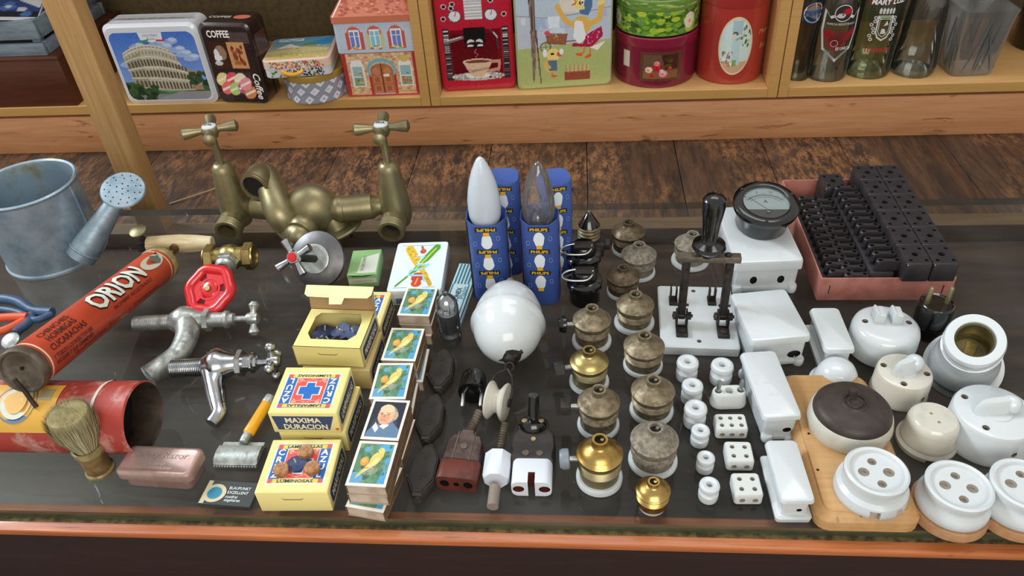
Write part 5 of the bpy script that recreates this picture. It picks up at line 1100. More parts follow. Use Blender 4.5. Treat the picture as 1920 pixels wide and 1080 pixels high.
a.line([(.42, .70), (.58, .70), (.46, .52), (.70, .52), (.62, .44), (.36, .40), (.34, .30), (.62, .30), (.66, .18)], .035, (150, 206, 230)); a.line([(.44, .71), (.56, .71), (.48, .54), (.68, .53)], .010, (236, 246, 250))
a.noise(3)
t = thing('playing_card_deck', 'pack of playing cards with crossed yellow and green clubs on top, in a white box', 'playing cards', (c.x, c.y, .0002), ang)
m = MB('print_gloss'); m.box((0, 0, H*.36), (W, D, H*.70), b=.0008, col=(206, 214, 224)); f = plane((0, -D/2, H*.34), (1, 0, 0), (0, 0, 1), .0002)
for i in range(16): x = -W*.36+i*.0011; m.shape(f, [(x, -H*.24), (x+.0005*(1+i % 2), -H*.24), (x+.0005*(1+i % 2), H*.16), (x, H*.16)], (40, 40, 44))
m.build('card_box', t)
m = MB('print_gloss'); m.rrs([(H*.71, W, D, .004), (H-.0004, W, D, .004), (H, W-.0004, D-.0004, .004)], col=(226, 234, 238)); m.art(a, plane((0, 0, H), (1, 0, 0), (0, 1, 0), .0002), W-.001, D-.001, 'print_gloss', mk(W, D, .004)); m.build('cards', t)

# --- teal striped blade packet and the one under it
c, ang, W, D = rect((822, 597), (862, 600), (855, 492), .012); W = .0235; D = .098
def stripes(name, label, loc, ang, z, H, txt):
    t = MB('print_gloss'); t.box((0, 0, H/2), (W, D, H), b=.0004, col=(176, 204, 208)); f = plane((0, 0, H), (1, 0, 0), (0, 1, 0), .0002)
    for i in range(5): x = -W*.40+i*W*.17; t.shape(f, [(x, D*.10), (x+W*.08, D*.10), (x+W*.08, D*.49), (x, D*.49)], (40, 106, 124))
    for i in range(2): x = -W*.44+i*W*.80; t.shape(f, [(x, -D*.48), (x+W*.06, -D*.48), (x+W*.06, D*.10), (x, D*.10)], (40, 106, 124))
    if txt: t.text('SONEX', f, .008, (46, 90, 110), (-W*.02, -D*.10), rot=PI/2, w=D*.26, k=.0003, bold=.02); t.text('Platin', f, .008, (90, 130, 150), (W*.24, -D*.06), rot=PI/2, w=D*.22, k=.0003, shear=.2); t.text('DE', f, .007, (46, 90, 110), (W*.0, -D*.36), rot=PI/2, k=.0003)
    f = plane((W/2, 0, H/2), (0, 1, 0), (0, 0, 1), .0002); 
    for z0 in (-.2, .2): t.shape(f, [(-D*.49, H*z0-.0004), (D*.49, H*z0-.0004), (D*.49, H*z0+.0004), (-D*.49, H*z0+.0004)], (60, 70, 74))
    o = t.build(name); return put(o, label, 'packet', (loc.x, loc.y, z), ang)
stripes('blade_packet', 'pale blue packet with teal stripes lying on another like it, beside the radio valve', c, ang, .0068, .0062, True)
stripes('blade_packet', 'pale blue striped packet directly under the upper teal striped packet', c+Vector((.001, -.002, 0)), ang-.01, .0004, .0062, False)

# --- matchboxes
MW, MD, MH = .0348, .0480, .0125
cb = Art(60, 84, (88, 128, 96)); rs = random.Random(8); cb.blobs(70, [(70, 112, 84), (104, 144, 100), (90, 138, 120), (60, 98, 78), (122, 152, 104)], .09, rs=rs); cb.ell(.1, .1, .25, .16, (96, 156, 186)); cb.poly([(.8, 0), (1, 0), (1, 1), (.9, .8), (.84, .3)], (72, 156, 204)); cb.ell(.78, .9, .2, .1, (84, 160, 200)); cb.ell(.25, .85, .09, .07, (96, 158, 192)); cb.blobs(22, [(70, 112, 84), (104, 144, 100)], .05, (.7, .2, 1, .95), rs=rs)
cb.ell(.26, .54, .12, .11, (232, 150, 62)); cb.ell(.56, .47, .06, .05, (236, 170, 70)); cb.ell(.24, .56, .07, .06, (242, 172, 80)); cb.ell(.5, .30, .22, .10, (170, 160, 150), .2, .5)
cb.ell(.55, .60, .125, .19, (240, 204, 112), -.45); cb.poly([(.66, .86), (.76, .84), (.78, .70), (.66, .50), (.50, .40), (.34, .32), (.14, .12), (.12, .10), (.20, .26), (.36, .44), (.46, .60), (.58, .74)], (232, 192, 104)); cb.ell(.67, .83, .09, .065, (242, 206, 96)); cb.poly([(.56, .84), (.60, .87), (.60, .81)], (226, 190, 130)); cb.ell(.64, .85, .012, .010, (40, 30, 20)); cb.poly([(.60, .66), (.70, .62), (.56, .44), (.30, .26), (.12, .10), (.40, .42)], (248, 220, 140)); cb.line([(.2, .22), (.5, .44)], .012, (206, 160, 80)); cb.line([(.3, .36), (.98, .50)], .018, (120, 100, 90)); cb.ell(.48, .41, .05, .03, (220, 190, 150)); cb.noise(5)
pt = Art(60, 84, (34, 40, 52)); pt.ell(.5, .30, .40, .36, (48, 62, 82)); pt.poly([(.0, 0), (1, 0), (1, .22), (.74, .42), (.5, .30), (.22, .38), (.05, .16)], (92, 122, 150)); pt.poly([(.22, .40), (.36, .24), (.30, .12), (.16, .26)], (220, 224, 228)); pt.poly([(.36, .3), (.52, .22), (.66, .34), (.5, .40)], (226, 226, 224))
pt.ell(.52, .62, .30, .27, (150, 140, 126)); pt.ell(.48, .62, .26, .27, (218, 172, 136)); pt.ell(.46, .78, .22, .14, (232, 196, 160)); pt.ell(.78, .60, .07, .12, (176, 166, 150)); pt.ell(.76, .56, .035, .05, (206, 150, 120)); pt.ell(.45, .50, .16, .15, (210, 156, 124)); pt.line([(.28, .66), (.38, .68)], .018, (110, 80, 60)); pt.line([(.48, .68), (.60, .67)], .018, (110, 80, 60)); pt.ell(.34, .635, .03, .014, (60, 40, 36)); pt.ell(.54, .635, .03, .014, (60, 40, 36)); pt.poly([(.41, .64), (.46, .62), (.46, .54), (.38, .53)], (196, 136, 106)); pt.line([(.36, .47), (.50, .47)], .014, (150, 80, 70)); pt.ell(.43, .40, .10, .05, (214, 166, 134)); pt.noise(5)
def matchbox(art, label, loc, ang, group='matchboxes in the stacks'):
    t = thing('matchbox', label, 'matchbox', loc, ang, group); th = .0005; m = MB('print')
    W, D, H = MW, MD, MH; cols = (232, 226, 214)
    m.box((0, 0, H-th/2), (W, D, th), col=cols); m.box((0, 0, th/2), (W, D, th), col=(190, 172, 146))
    for s in (-1, 1): m.box((s*(W/2-th/2), 0, H/2), (th, D, H-2*th), 'match_side')
    if art is not None: m.art(art, plane((0, 0, H), (1, 0, 0), (0, 1, 0), .00015), W*.86, D*.88)
    m.build('sleeve', t)
    q = MB('match_tray'); q.box((0, -D/2+.001, H/2), (W-.0016, .0008, H-.002)); q.box((0, D/2-.001, H/2), (W-.0016, .0008, H-.002)); q.box((0, 0, .0012), (W-.0016, D-.002, .0006)); q.build('tray', t); return t
mA = matchbox(cb, 'canary matchbox on top of the rearmost stack, beside the radio valve', (-.174, .634, MH*2+.0008), -.05)
mP = matchbox(pt, 'matchbox with a portrait of a white haired man, fourth box along the row', (-.176, .4655, MH*2+.0008), -.05)
stk = [(-.174, .634, -.05, ('', 'middle box of the rearmost matchbox stack', 'bottom box of the rearmost matchbox stack')), (-.178, .566, -.04, ('canary matchbox on top of the second stack from the back', 'middle box of the second matchbox stack from the back', 'bottom box of the second matchbox stack from the back')), (-.180, .5145, .01, ('canary matchbox on top, just behind the portrait matchbox', 'middle box of the stack just behind the portrait matchbox', 'bottom box of the stack just behind the portrait matchbox')), (-.176, .4655, -.05, ('', 'middle matchbox under the portrait box', 'bottom matchbox under the portrait box')), (-.178, .4155, -.042, ('canary matchbox on top of the front stack', 'middle matchbox of the front stack', 'bottom matchbox of the front stack, turned askew'))]
rs = random.Random(12)
for i, (x, y, a_, lbs) in enumerate(stk):
    for k in range(3):
        if lbs[k] == '' : continue
        dx, dy, da = (0, 0, 0) if k == 0 else (rs.uniform(-.001, .0025), rs.uniform(-.0025, .001), rs.uniform(-.03, .03))
        if i == 4 and k == 2: dx, dy, da = -.0015, -.005, -.12
        if i == 1 and k == 2: dx, dy, da = .0035, -.004, .05
        dup(mA, lbs[k], (x+dx, y+dy, MH*(2-k)+.0008-.0003*k), a_+da)

# --- radio valve
B = at(847, 640); H = zup(B, 546); t = thing('radio_valve', 'clear glass radio valve with a silvered top, standing beside the rear matchbox', 'radio valve', B)
R_ = size_at(21, 845, 600, .03)
clearglass('valve_glass', (232, 234, 232), .01, .32, .04, haze=.06)
m = MB('valve_glass'); m.lathe([(R_*.9, .001), (R_, .004), (R_, H*.72), (R_*.86, H*.84), (R_*.5, H*.91), (.003, H*.94), (.0028, H*.985), (.0008, H)], 32); m.build('glass_envelope', t)
m = MB('chrome'); m.lathe([(R_*.95, H*.74), (R_*.84, H*.835), (R_*.48, H*.90), (.0028, H*.93)], 28, cap0=False, cap1=False); m.build('silver_getter', t)
m = MB('satin'); m.lathe([(R_*.55, H*.20), (R_*.55, H*.58)], 20); m.lathe([(R_*.85, H*.60), (R_*.85, H*.615)], 20, 'white_matte'); m.lathe([(R_*.85, H*.17), (R_*.85, H*.185)], 20, 'white_matte')
for k in range(6): a_ = k*PI/3; m.tube([(R_*.6*math.cos(a_), R_*.6*math.sin(a_), .004), (R_*.6*math.cos(a_), R_*.6*math.sin(a_), H*.68)], .0005, 6)
m.build('electrodes', t)
m = MB('wire_steel')
for k in range(8): a_ = k*PI/4; m.tube([(R_*.68*math.cos(a_), R_*.68*math.sin(a_), .0), (R_*.68*math.cos(a_), R_*.68*math.sin(a_), .009)], .0006, 6)
m.build('pins', t)['kind'] = 'stuff'

# --- black octagonal flex switches
def octp(w, h, c): return [(w/2, -h/2+c*1.9), (w/2, h/2-c*1.9), (w/2-c*.9, h/2-c*.3), (w*.16, h/2), (-w*.16, h/2), (-w/2+c*.9, h/2-c*.3), (-w/2, h/2-c*1.9), (-w/2, -h/2+c*1.9), (-w/2+c*.9, -h/2+c*.3), (-w*.16, -h/2), (w*.16, -h/2), (w/2-c*.9, -h/2+c*.3)]
def flex(label, px, py, ang):
    c = at(px, py, .012); W, D = .0245, .056
    t = thing('flex_switch', label, 'switch', (c.x, c.y, 0), ang, 'black octagonal flex switches')
    m = MB('bakelite_dusty'); m.prism(octp(W, D, .008), .001, .013, b=.0016); m.prism(octp(W*.86, D*.88, .007), .0128, .0142, b=.0006)
    m.tube([(0, D*.46, .007), (0, D*.54, .007)], .0040, 14); m.tube([(0, -D*.46, .007), (0, -D*.54, .007)], .0040, 14)
    for i, ch in enumerate('OVC'): m.text(ch, plane((0, .011-.011*i, .0142), (1, 0, 0), (0, 1, 0), .0003), .0065, (0, 0, 0), mat='black_block')
    m.build('case', t); m = MB('bakelite_dusty'); m.tube([(-W/2-.003, -.004, .007), (-W/2+.001, -.004, .007)], .0028, 12); m.build('rocker_button', t); return t
f1 = flex('black octagonal flex switch farthest back, beside the second canary matchbox', 827, 691, .02)
for px, py, a_, lb in ((807, 780, -.02, 'black octagonal flex switch in the middle of its row, beside the portrait matchbox'), (794, 880, -.06, 'black octagonal flex switch nearest the front, beside the front matchbox stack')):
    c = at(px, py, .012); dup(f1, lb, (c.x, c.y, 0), a_)

# --- bulb cartons with candle bulbs
def carton(label, basepx, toppy, w, ang, rowstyle, closed=False, pts=None):
    B = at(*basepx); H = zup(B, toppy); t = thing('bulb_carton', label, 'carton', (B.x, B.y, .0003), ang, 'blue lamp cartons')
    m = MB('blue_print_paper'); n = 5
    if closed: m.rrs([(0, w*.96, w*.96, w*.32), (.002, w, w, w*.34), (H-.003, w, w, w*.34), (H, w*.94, w*.94, w*.3), (H-.003, w*.3, w*.3, w*.1)], n=n)
    else:
        rings = [[(x, y, z+(0 if z < H-.001 else .0016*math.sin(7*math.atan2(y, x)))) for x, y in rr(w_, w_, w_*.34, n)] for z, w_ in ((0, w*.96), (.002, w), (H, w), (H, w*.95), (H-.02, w*.95), (.004, w*.9))]
        m.loft(rings, cap0=True, cap1=True)
    F = ((0, -1), (1, 0), (-1, 0))
    for ix, (nx, ny) in enumerate(F):
        xd = Vector((-ny, nx, 0)); f = plane((nx*w/2, ny*w/2, 0), xd, (0, 0, 1), .0004); pitch = .0285
        for r_ in range(int(H/pitch)):
            z0 = H-.006-r_*pitch-(.010 if ix else 0); sgn_ = -1 if rowstyle else 1
            if z0 < .012: continue
            xo = .0 if not ix else .002
            bw = w*.27
            m.shape(f, [(xo-bw, z0-.0025), (xo+bw, z0-.0025), (xo+bw, z0+.0030), (xo-bw, z0+.0030)], (20, 18, 20)); m.text('PHILIPS', f, .005, (226, 180, 40), (xo, z0+.0002), rot=PI if rowstyle else 0, w=w*.46, k=.0003, bold=.03)
            zc = z0-.0140; ry = .0100; rx = w*.15; sgn_ = 1 if rowstyle else -1
            m.shape(f, [(xo+rx*math.cos(a_)*(1 if (math.sin(a_)*sgn_ < 0) else .85), zc-sgn_*.0008+ry*math.sin(a_)) for a_ in [2*PI*i/20 for i in range(20)]], (222, 230, 236), k=.0001)
            m.shape(f, [(xo-rx*.5, zc+sgn_*.0062), (xo+rx*.5, zc+sgn_*.0062), (xo+rx*.5, zc+sgn_*.0108), (xo-rx*.5, zc+sgn_*.0108)], (228, 172, 30), k=.0004)
            for sx in (-1, 1):
                gx = xo+sx*w*.29; gz = zc+sx*.003; o_ = rr(w*.085, .0058, .0012, 2); i_ = rr(w*.065, .0046, .001, 2); nn = len(o_)
                m.add([f(gx+x, gz+y, 0) for x, y in o_]+[f(gx+x, gz+y, 0) for x, y in i_], [(i, (i+1) % nn, nn+(i+1) % nn, nn+i) for i in range(nn)], 'print', (120, 146, 196))
    m.build('sleeve', t); 
    if not closed:
        e = MB('print'); e.add([(-w/2-.0003, -w*.3, 0.001), (-w/2-.0003, -w*.12, .001), (-w/2-.0003, -w*.12, H), (-w/2-.0003, -w*.3, H)], [(0, 1, 2, 3)], 'print', (226, 190, 70) if rowstyle else (206, 90, 110)); e.build('colour_strip', t)
    return t, B, H
w_ = .043
tL, BL, HL = carton('blue lamp carton holding the frosted candle bulb', (925, 548), 402, w_, .05, True)
tR, BR_, HR = carton('blue lamp carton holding the clear candle bulb', (1018, 552), 402, w_-.002, -.02, False)
carton('dark side of a blue lamp carton standing behind the frosted candle bulb', (955, 500), 330, w_-.006, .05, True, True)
carton('closed blue lamp carton standing behind the clear candle bulb', (1043, 502), 331, w_-.006, .25, False, True)
def candle(name, label, B, H, tip, mat, lean, R=.0178):
    t = thing(name, label, 'light bulb', (B.x, B.y, H-.026)); z1 = zup(B, tip)-(H-.026)
    pr = [(.008, 0), (.0105, .006), (R*.82, .016), (R*.97, .026), (R, .036), (R*.985, z1*.48), (R*.90, z1*.60), (R*.76, z1*.72), (R*.58, z1*.83), (R*.38, z1*.92), (R*.24, z1*.97), (R*.12, z1*.992), (.0003, z1)]
    m = MB(mat); P_ = []
    for (r0, z0), (r1_, z1_) in zip(pr[:-1], pr[1:]):
        for k in range(3): P_.append((r0+(r1_-r0)*k/3, z0+(z1_-z0)*k/3))
    m.lathe(P_+[pr[-1]], 36, M=RX(lean[0]) @ RY(lean[1])); m.build('glass_envelope', t, ang=60)
    q = MB('brass_gold'); q.thread((0, 0, -.020), (0, 0, 0), .0085, .003, .0008, n=20); q.build('screw_cap', t); return t
candle('candle_bulb', 'white frosted candle light bulb standing in its blue carton', Vector((BL.x-.001, BL.y, 0)), HL, 294, 'frosted', (0, 0))
MAT['bulb_glass'].node_tree.nodes['Layer Weight'].inputs['Blend'].default_value = .25
t = candle('candle_bulb', 'clear candle light bulb with a twisted tip, standing in its blue carton', Vector((BR_.x-.002, BR_.y, 0)), HR, 302, 'bulb_glass', (0, .03), .0175)
m = MB('wire_steel'); m.lathe([(.004, .002), (.003, .022), (.0015, .024)], 12); m.tube([(0, 0, .022), (-.004, 0, .034), (0, .002, .040), (.004, 0, .034), (0, 0, .022)], .0004, 6); m.build('filament', t)

# --- porcelain egg weight with pulley
c = at(953, 605, .036); t = thing('egg_counterweight', 'large white porcelain egg shaped lamp counterweight with iron hook, lying on the glass', 'counterweight', (c.x, c.y, 0), .02)
R_ = .0368; ax_ = (Vector((.03, 1, .0))).normalized(); m = MB('porcelain_cream'); pr = []
for i in range(33):
    th = PI*i/32; y = -math.cos(th); r = math.sin(th); k = 1-.10*y if y > 0 else 1; pr.append((R_*r*k, .050*y+(.006 if y > 0 else 0)*y))
pr2 = []
for r, z in pr:
    if abs(z+.004) < .003: r += .0022
    pr2.append((r, z))
m.lathe(pr2, 56, M=aim((0, 0, R_+.0002), (0, 1, 0)), mat='porcelain'); m.build('egg_body', t, ang=60)
m = MB('iron'); m.lathe([(.0055, 0), (.0060, .003), (.004, .009), (.002, .011)], 16, M=aim((0, .0525, R_+.006), (0, 1, .15)), mat='bronze_grey'); m.build('top_nipple', t)
m = MB('iron'); e = Vector((.004, -.0480, R_-.004)); m.lathe([(.012, -.003), (.0105, .002), (.006, .004), (.005, .008), (.003, .0095)], 20, M=aim(e+Vector((0, .002, 0)), (0, -1, -.15)))
for k in range(4): a_ = k*PI/2+.4; m.tube([e+Vector((0, -.001, 0)), e+Vector((.013*math.cos(a_), .004, .013*math.sin(a_)))], [.005, .0028], 10)
hk = e+Vector((0, -.008, -.002)); m.tube([hk+Vector((.004*math.cos(a_), -.004+.002*math.sin(a_), .004*math.sin(a_))) for a_ in [2*PI*i/14 for i in range(14)]], .0013, 8, closed=True); m.build('iron_hook', t)
pc = at(933, 752, .0190)
t = thing('pulley_wheel', 'white porcelain pulley wheel in an iron wire bracket below the egg counterweight', 'pulley', (pc.x, pc.y, 0), -.22)
m = MB('porcelain_cream'); Rw = .0188; m.lathe([(.0035, -.0105), (.0135, -.0100), (Rw-.001, -.0092), (Rw, -.0075), (Rw-.001, -.006), (.0115, -.0012), (.0115, .0012), (Rw-.001, .006), (Rw, .0075), (Rw-.001, .0092), (.0135, .010), (.0035, .0105)], 44, M=aim((0, 0, Rw+.0002), (1, 0, .0))); m.build('wheel', t)
m = MB('iron'); 
for s in (-1, 1): m.tube(smooth_path([(s*.0118, -.001, Rw-.001), (s*.0120, .012, Rw+.006), (s*.008, .024, Rw+.010), (s*.003, .031, Rw+.010), (-s*.001, .036, Rw+.011)], 5), .0011, 8)
m.tube([(.0108, 0, Rw), (.0130, 0, Rw)], .0040, 14); m.tube([(-.0108, 0, Rw), (-.0130, 0, Rw)], .0040, 14); m.tube([(-.012, 0, Rw), (.012, 0, Rw)], .0018, 10); m.build('wire_bracket', t)

# --- glossy black two pin plug lying down
c = at(888, 722, .013); t = thing('two_pin_plug', 'glossy black two pin plug lying with its pins towards the front', 'plug', (c.x, c.y, 0), .04)
R_ = .0148; Mq = aim((0, .014, R_), (0, -1, 0)); m = MB('bakelite'); m.lathe([(.005, 0), (.0105, .0015), (.0132, .006), (.0140, .014), (.0142, .022), (.0150, .0225), (.0150, .0265), (.013, .0275)], 36, M=Mq, sx=.94); m.build('plug_body', t)
for s in (-1, 1): m = MB('wire_steel'); m.lathe([(.0021, .026), (.0021, .043), (.0015, .0445)], 14, M=Mq @ T(s*.0088, 0, 0)); m.build('pin', t)

# --- brown appliance connector
c = at(866, 868, .010); t = thing('appliance_connector', 'brown appliance connector with a red-brown band and a ribbed cable sleeve', 'connector', (c.x, c.y, 0), -.10)
W = .0375; H = .0195; m = MB('bakelite_brown'); pts = [(-W*.46, -.004), (W*.46, -.004), (W*.46, .016), (W*.36, .025), (W*.20, .026), (W*.14, .033), (-W*.14, .033), (-W*.20, .026), (-W*.36, .025), (-W*.46, .016)]
m.prism(pts[::1], .0015, H-.001, b=.003)
for s in (-1, 1): m.box((s*W*.20, .013, H-.001), (.0010, .032, .001), 'grey_tin')
m.lathe([(.0034, 0), (.0034, .001), (.002, .0012)], 16, 'grey_tin', T(0, .012, H-.001)); m.build('rear_half', t)
m = MB('bakelite_red'); m.rrs([(0, W, H-.001, .006), (.0015, W, H, .0068), (.019, W, H, .0068), (.0205, W-.001, H-.001, .006)], M=aim((0, -.003, H/2), (0, -1, 0), (0, 0, 1)))
for x in (-W*.28, 0, W*.28): m.cyl_cut((x, -.030, H/2), (0, 1, 0), .0042 if x else .0026, .016)
m.build('front_half', t, inner='black_hole')
m = MB('grey_tin'); m.thread((0, .032, H*.55), (.005, .058, H*.8), .0044, .0028, .0010, n=16); m.build('cable_sleeve', t)
# --- white faceted connector
c = at(932, 882, .011); t = thing('porcelain_connector', 'white eight sided porcelain connector with a round nose and grey flex sleeve', 'connector', (c.x, c.y, 0), -.02)
R_ = .0118; m = MB('white_matte'); Mq = aim((0, .016, R_), (0, -1, -.02)); m.loft([[(k*R_*1.06*math.cos(PI/8+PI/4*i), k*R_*1.06*math.sin(PI/8+PI/4*i), z) for i in range(8)] for k, z in ((.85, 0), (1, .0015), (1, .025), (.86, .0275))], M=Mq)
m.lathe([(.0088, .026), (.0085, .040), (.0080, .0415)], 28, M=Mq, cap0=True); m.cyl_cut(Mq @ Vector((0, 0, .034)), Mq.to_3x3() @ Vector((0, 0, 1)), .0050, .02); m.build('ceramic_body', t, inner='hole')
m = MB('grey_tin'); m.thread((0, .015, R_), (.004, .044, R_+.012), .0038, .0024, .0009, n=16); m.build('flex_sleeve', t)
# --- black and white appliance connector
c = at(999, 868, .012); t = thing('iron_connector', 'black connector with a notched white ceramic front and an upright cable sleeve', 'connector', (c.x, c.y, 0), .0)
W = .0375; H = .0205; m = MB('bakelite_dusty'); m.prism([(-W*.48, -.002), (W*.48, -.002), (W*.54, .012), (W*.50, .026), (W*.36, .036), (W*.14, .040), (-W*.14, .040), (-W*.36, .036), (-W*.50, .026), (-W*.54, .012)], .001, H, b=.003)
m.lathe([(.0105, 0), (.0135, .002), (.0145, .006), (.0130, .010), (.009, .012)], 28, 'bakelite', aim((-.001, .036, .013), (0, .55, .83)))
for s in (-1, 1): m.lathe([(.0030, 0), (.0030, .0008), (.0018, .0009)], 14, 'grey_tin', T(s*.0062, .004, H)); m.lathe([(.0030, .0115), (.0026, .0125)], 14, 'horn_light', aim((s*.0075-.001, .033, .015), (0, .35, .93)))
m.lathe([(.0022, 0), (.0022, .0009)], 12, 'horn_light', T(0, .020, H)); m.build('rear_half', t)
m = MB('white_matte'); m.rrs([(0, W*.93, H-.002, .006), (.0015, W*.94, H-.0005, .0068), (.0245, W*.94, H-.0005, .0068), (.026, W*.92, H-.002, .006)], M=aim((0, -.001, H/2), (0, -1, 0)))
m.box_cut((0, -.0245, H/2), (.0060, .016, H*1.4))
for s in (-1, 1): m.cyl_cut((s*W*.30, -.040, H/2), (0, 1, 0), .0040, .018, sx=1.25)
m.build('ceramic_front', t, inner='bakelite_red')
m = MB('bakelite'); m.lathe([(.0062, .008), (.0058, .016), (.0052, .034), (.0046, .0345)], 20, M=aim((-.001, .038, .014), (.02, .35, .94))); m.build('cable_sleeve', t)
# ================================================================== right side of the glass
def socket(label, px, py, wpx, hr, mat, ring='porcelain', rk=1.15, switch=None, ribring=False, ring_h=.0055, zr=.50, topmat=None):
    # px, py: centre of the neck opening; wpx: width of the body in the picture; hr: height over radius
    R = size_at(wpx, px, py, .035)/2; H = R*hr; c = at(px, py, H)
    t = thing('lamp_socket', label, 'lamp socket', (c.x, c.y, .0003)); z = lambda k: H*k
    m = MB(mat); pr = [(R*.86, ring_h*.6), (R*.90, z(.16)), (R*.88, z(.30))]
    for k in range(4): a_ = zr-.14+k*.045; pr += [(R*.93, z(a_)), (R*.985, z(a_+.015)), (R*.93, z(a_+.035))]
    pr += [(R*.97, z(min(zr+.06, .61))), (R*.98, z(.625)), (R*1.03, z(.635)), (R*1.035, z(.662)), (R*.985, z(.682)), (R*.93, z(.695)), (R*.86, z(.735)), (R*.74, z(.785)), (R*.58, z(.825)), (R*.44, z(.845)), (R*.36, z(.865)), (R*.325, z(.90)), (R*.32, z(.975)), (R*.35, z(.985)), (R*.35, z(1)), (R*.245, z(1)), (R*.235, z(.985)), (R*.23, z(.90))]
    cut = pr.index((R*.98, z(.625)))+1
    m.lathe(pr[:cut], 40, cap0=True, cap1=False); m.build('shell', t)
    q = MB(topmat or mat); q.lathe(pr[cut-1:], 40, cap0=False, cap1=False); q.lathe([(R*.222, z(.92)), (.0001, z(.92))], 24, 'dark_inside', cap0=False); q.lathe([(.0016, z(.92)), (.0016, z(.97)), (.0006, z(.975))], 10, mat, T(R*.10, R*.07, 0)); q.build('cap', t)
    g = MB(ring); rr_ = R*rk
    if ribring:
        n = 88; prof = [(rr_*.96, 0), (rr_, .001), (rr_, ring_h*.8), (rr_*.95, ring_h), (R*.86, ring_h)]
        g.loft([[(r*(1+(.014 if i % 2 and 0 < j < 3 else 0))*math.cos(2*PI*i/n), r*(1+(.014 if i % 2 and 0 < j < 3 else 0))*math.sin(2*PI*i/n), zz_) for i in range(n)] for j, (r, zz_) in enumerate(prof)])
    else: g.lathe([(rr_*.94, 0), (rr_, .0012), (rr_, ring_h*.6), (rr_*.97, ring_h*.85), (R*.9, ring_h*.95), (R*.88, ring_h*.8)], 44)
    g.build('porcelain_ring', t)
    if switch:
        sm, shape, sz_, ang_ = switch; a_ = math.radians(ang_); d = Vector((math.cos(a_), math.sin(a_), 0)); p0 = d*R*.9+Vector((0, 0, z(.55))); s = MB(sm); L_ = .0085
        k_ = MB('chrome_dull'); k_.tube([p0, p0+d*L_], .0026, 12); k_.build('switch_shaft', t)
        e = p0+d*L_
        if shape == 'paddle': s.prism([(-.0105*sz_, -.0035), (.0105*sz_, -.0035), (.0105*sz_, .0035), (.004*sz_, .0060), (-.004*sz_, .0060), (-.0105*sz_, .0035)], 0, .010, M=aim(e, d, (0, .5, .86)), b=.001)
        elif shape == 'round': s.lathe([(.006*sz_, 0), (.0078*sz_, .001), (.0078*sz_, .006), (.0065*sz_, .0085), (.0001, .009)], 28, M=aim(e, d))
        else: s.box((0, 0, .005), (.0135*sz_, .0085*sz_, .0095), M=aim(e, d, (0, .2, .98)), b=.001)
        s.build('switch_knob', t)
    return t
socket('dusty bronze socket with a round black switch knob, behind the other switched sockets', 1110, 577, 69, 2.45, 'bronze_dusty', switch=('bakelite', 'round', 1.15, 184), rk=1.09)
socket('socket with a shiny brass dome and slanted black switch paddle, between two dull ones', 1105, 656, 70, 2.45, 'brass_old', switch=('bakelite_dusty', 'paddle', 1.1, 190), rk=1.09, topmat='brass_light')
socket('dusty bronze socket with a square black switch key, just behind the shiny gold socket', 1123, 730, 76, 2.6, 'bronze_dusty', switch=('bakelite_dusty', 'key', 1.15, 182), rk=1.06)
socket('shiny gold brass socket with a grey half round switch and ribbed white ring', 1125, 824, 83, 2.75, 'brass_old', rk=1.05, switch=('grey_plastic', 'round', 1.15, 184), ribring=True, topmat='brass_gold', ring_h=.0075)
socket('dark bronze socket without switch, farthest back in the right hand column', 1179, 416, 61, 2.1, 'bronze_dark', rk=1.0)
socket('grey dusty socket just in front of the farthest dark bronze one', 1199, 458, 64, 2.1, 'bronze_grey', rk=1.02)
socket('smooth bronze socket with a bright screw in its neck, beside the grey dusty one', 1169, 501, 61, 2.0, 'bronze_dark', rk=1.0)
socket('dusty bronze socket on a white ring, left of the knife switch base', 1192, 551, 68, 2.15, 'bronze_dusty', rk=1.13, zr=.46)
socket('brown bronze socket on a white ring, left of the rearmost small insulators', 1209, 628, 74, 2.15, 'bronze_dusty', rk=1.02, zr=.50)
socket('mottled bronze socket on a wide white ring, left of the middle insulators', 1226, 712, 79, 2.15, 'bronze_dusty', rk=1.06, zr=.48)
socket('matt grey-brown socket on the widest white ring, behind the small gold socket', 1229, 802, 87, 2.2, 'bronze_grey', rk=1.08, zr=.46)
socket('small shiny gold socket with a ribbed white rim, nearest the front edge', 1226, 903, 64, 2.35, 'brass_gold', rk=.80, ribring=True, ring_h=.010, zr=.55)
socket('grey dusty socket on a rough white ring, half hidden behind the knife switch handle', 1299, 438, 62, 2.1, 'bronze_grey', rk=1.15, zr=.46)

# --- screw-in adapter and two pull chain sockets
c = at(1104, 470, 0); c = Vector((c.x, c.y, 0)); t = thing('screw_adapter', 'black screw-in adapter with a bronze thread and black cone tip, standing upright at the back', 'adapter', c)
H = zup(c, 394); R_ = size_at(43, 1104, 430, .03)/2
m = MB('bakelite_dusty'); m.rrs([(0, R_*2.6, R_*2.0, .004), (H*.30, R_*2.9, R_*2.1, .004), (H*.34, R_*2.4, R_*1.9, .004)]); 
for s in (-1, 1): m.tube([(s*R_*1.0, 0, H*.18), (s*R_*1.8, 0, H*.18)], R_*.55, 18)
m.build('adapter_body', t)
m = MB('bronze_dusty'); m.thread((0, 0, H*.34), (0, 0, H*.66), R_*1.0, H*.075, R_*.10, n=32); m.build('screw_thread', t)
m = MB('bakelite'); m.lathe([(R_*.95, H*.655), (R_*.90, H*.68), (R_*.25, H*.93), (R_*.16, H*.94)], 32); m.lathe([(R_*.16, H*.94), (R_*.18, H*.96), (R_*.10, H), (.0001, H)], 16, 'brass_old'); m.build('insulating_cone', t)
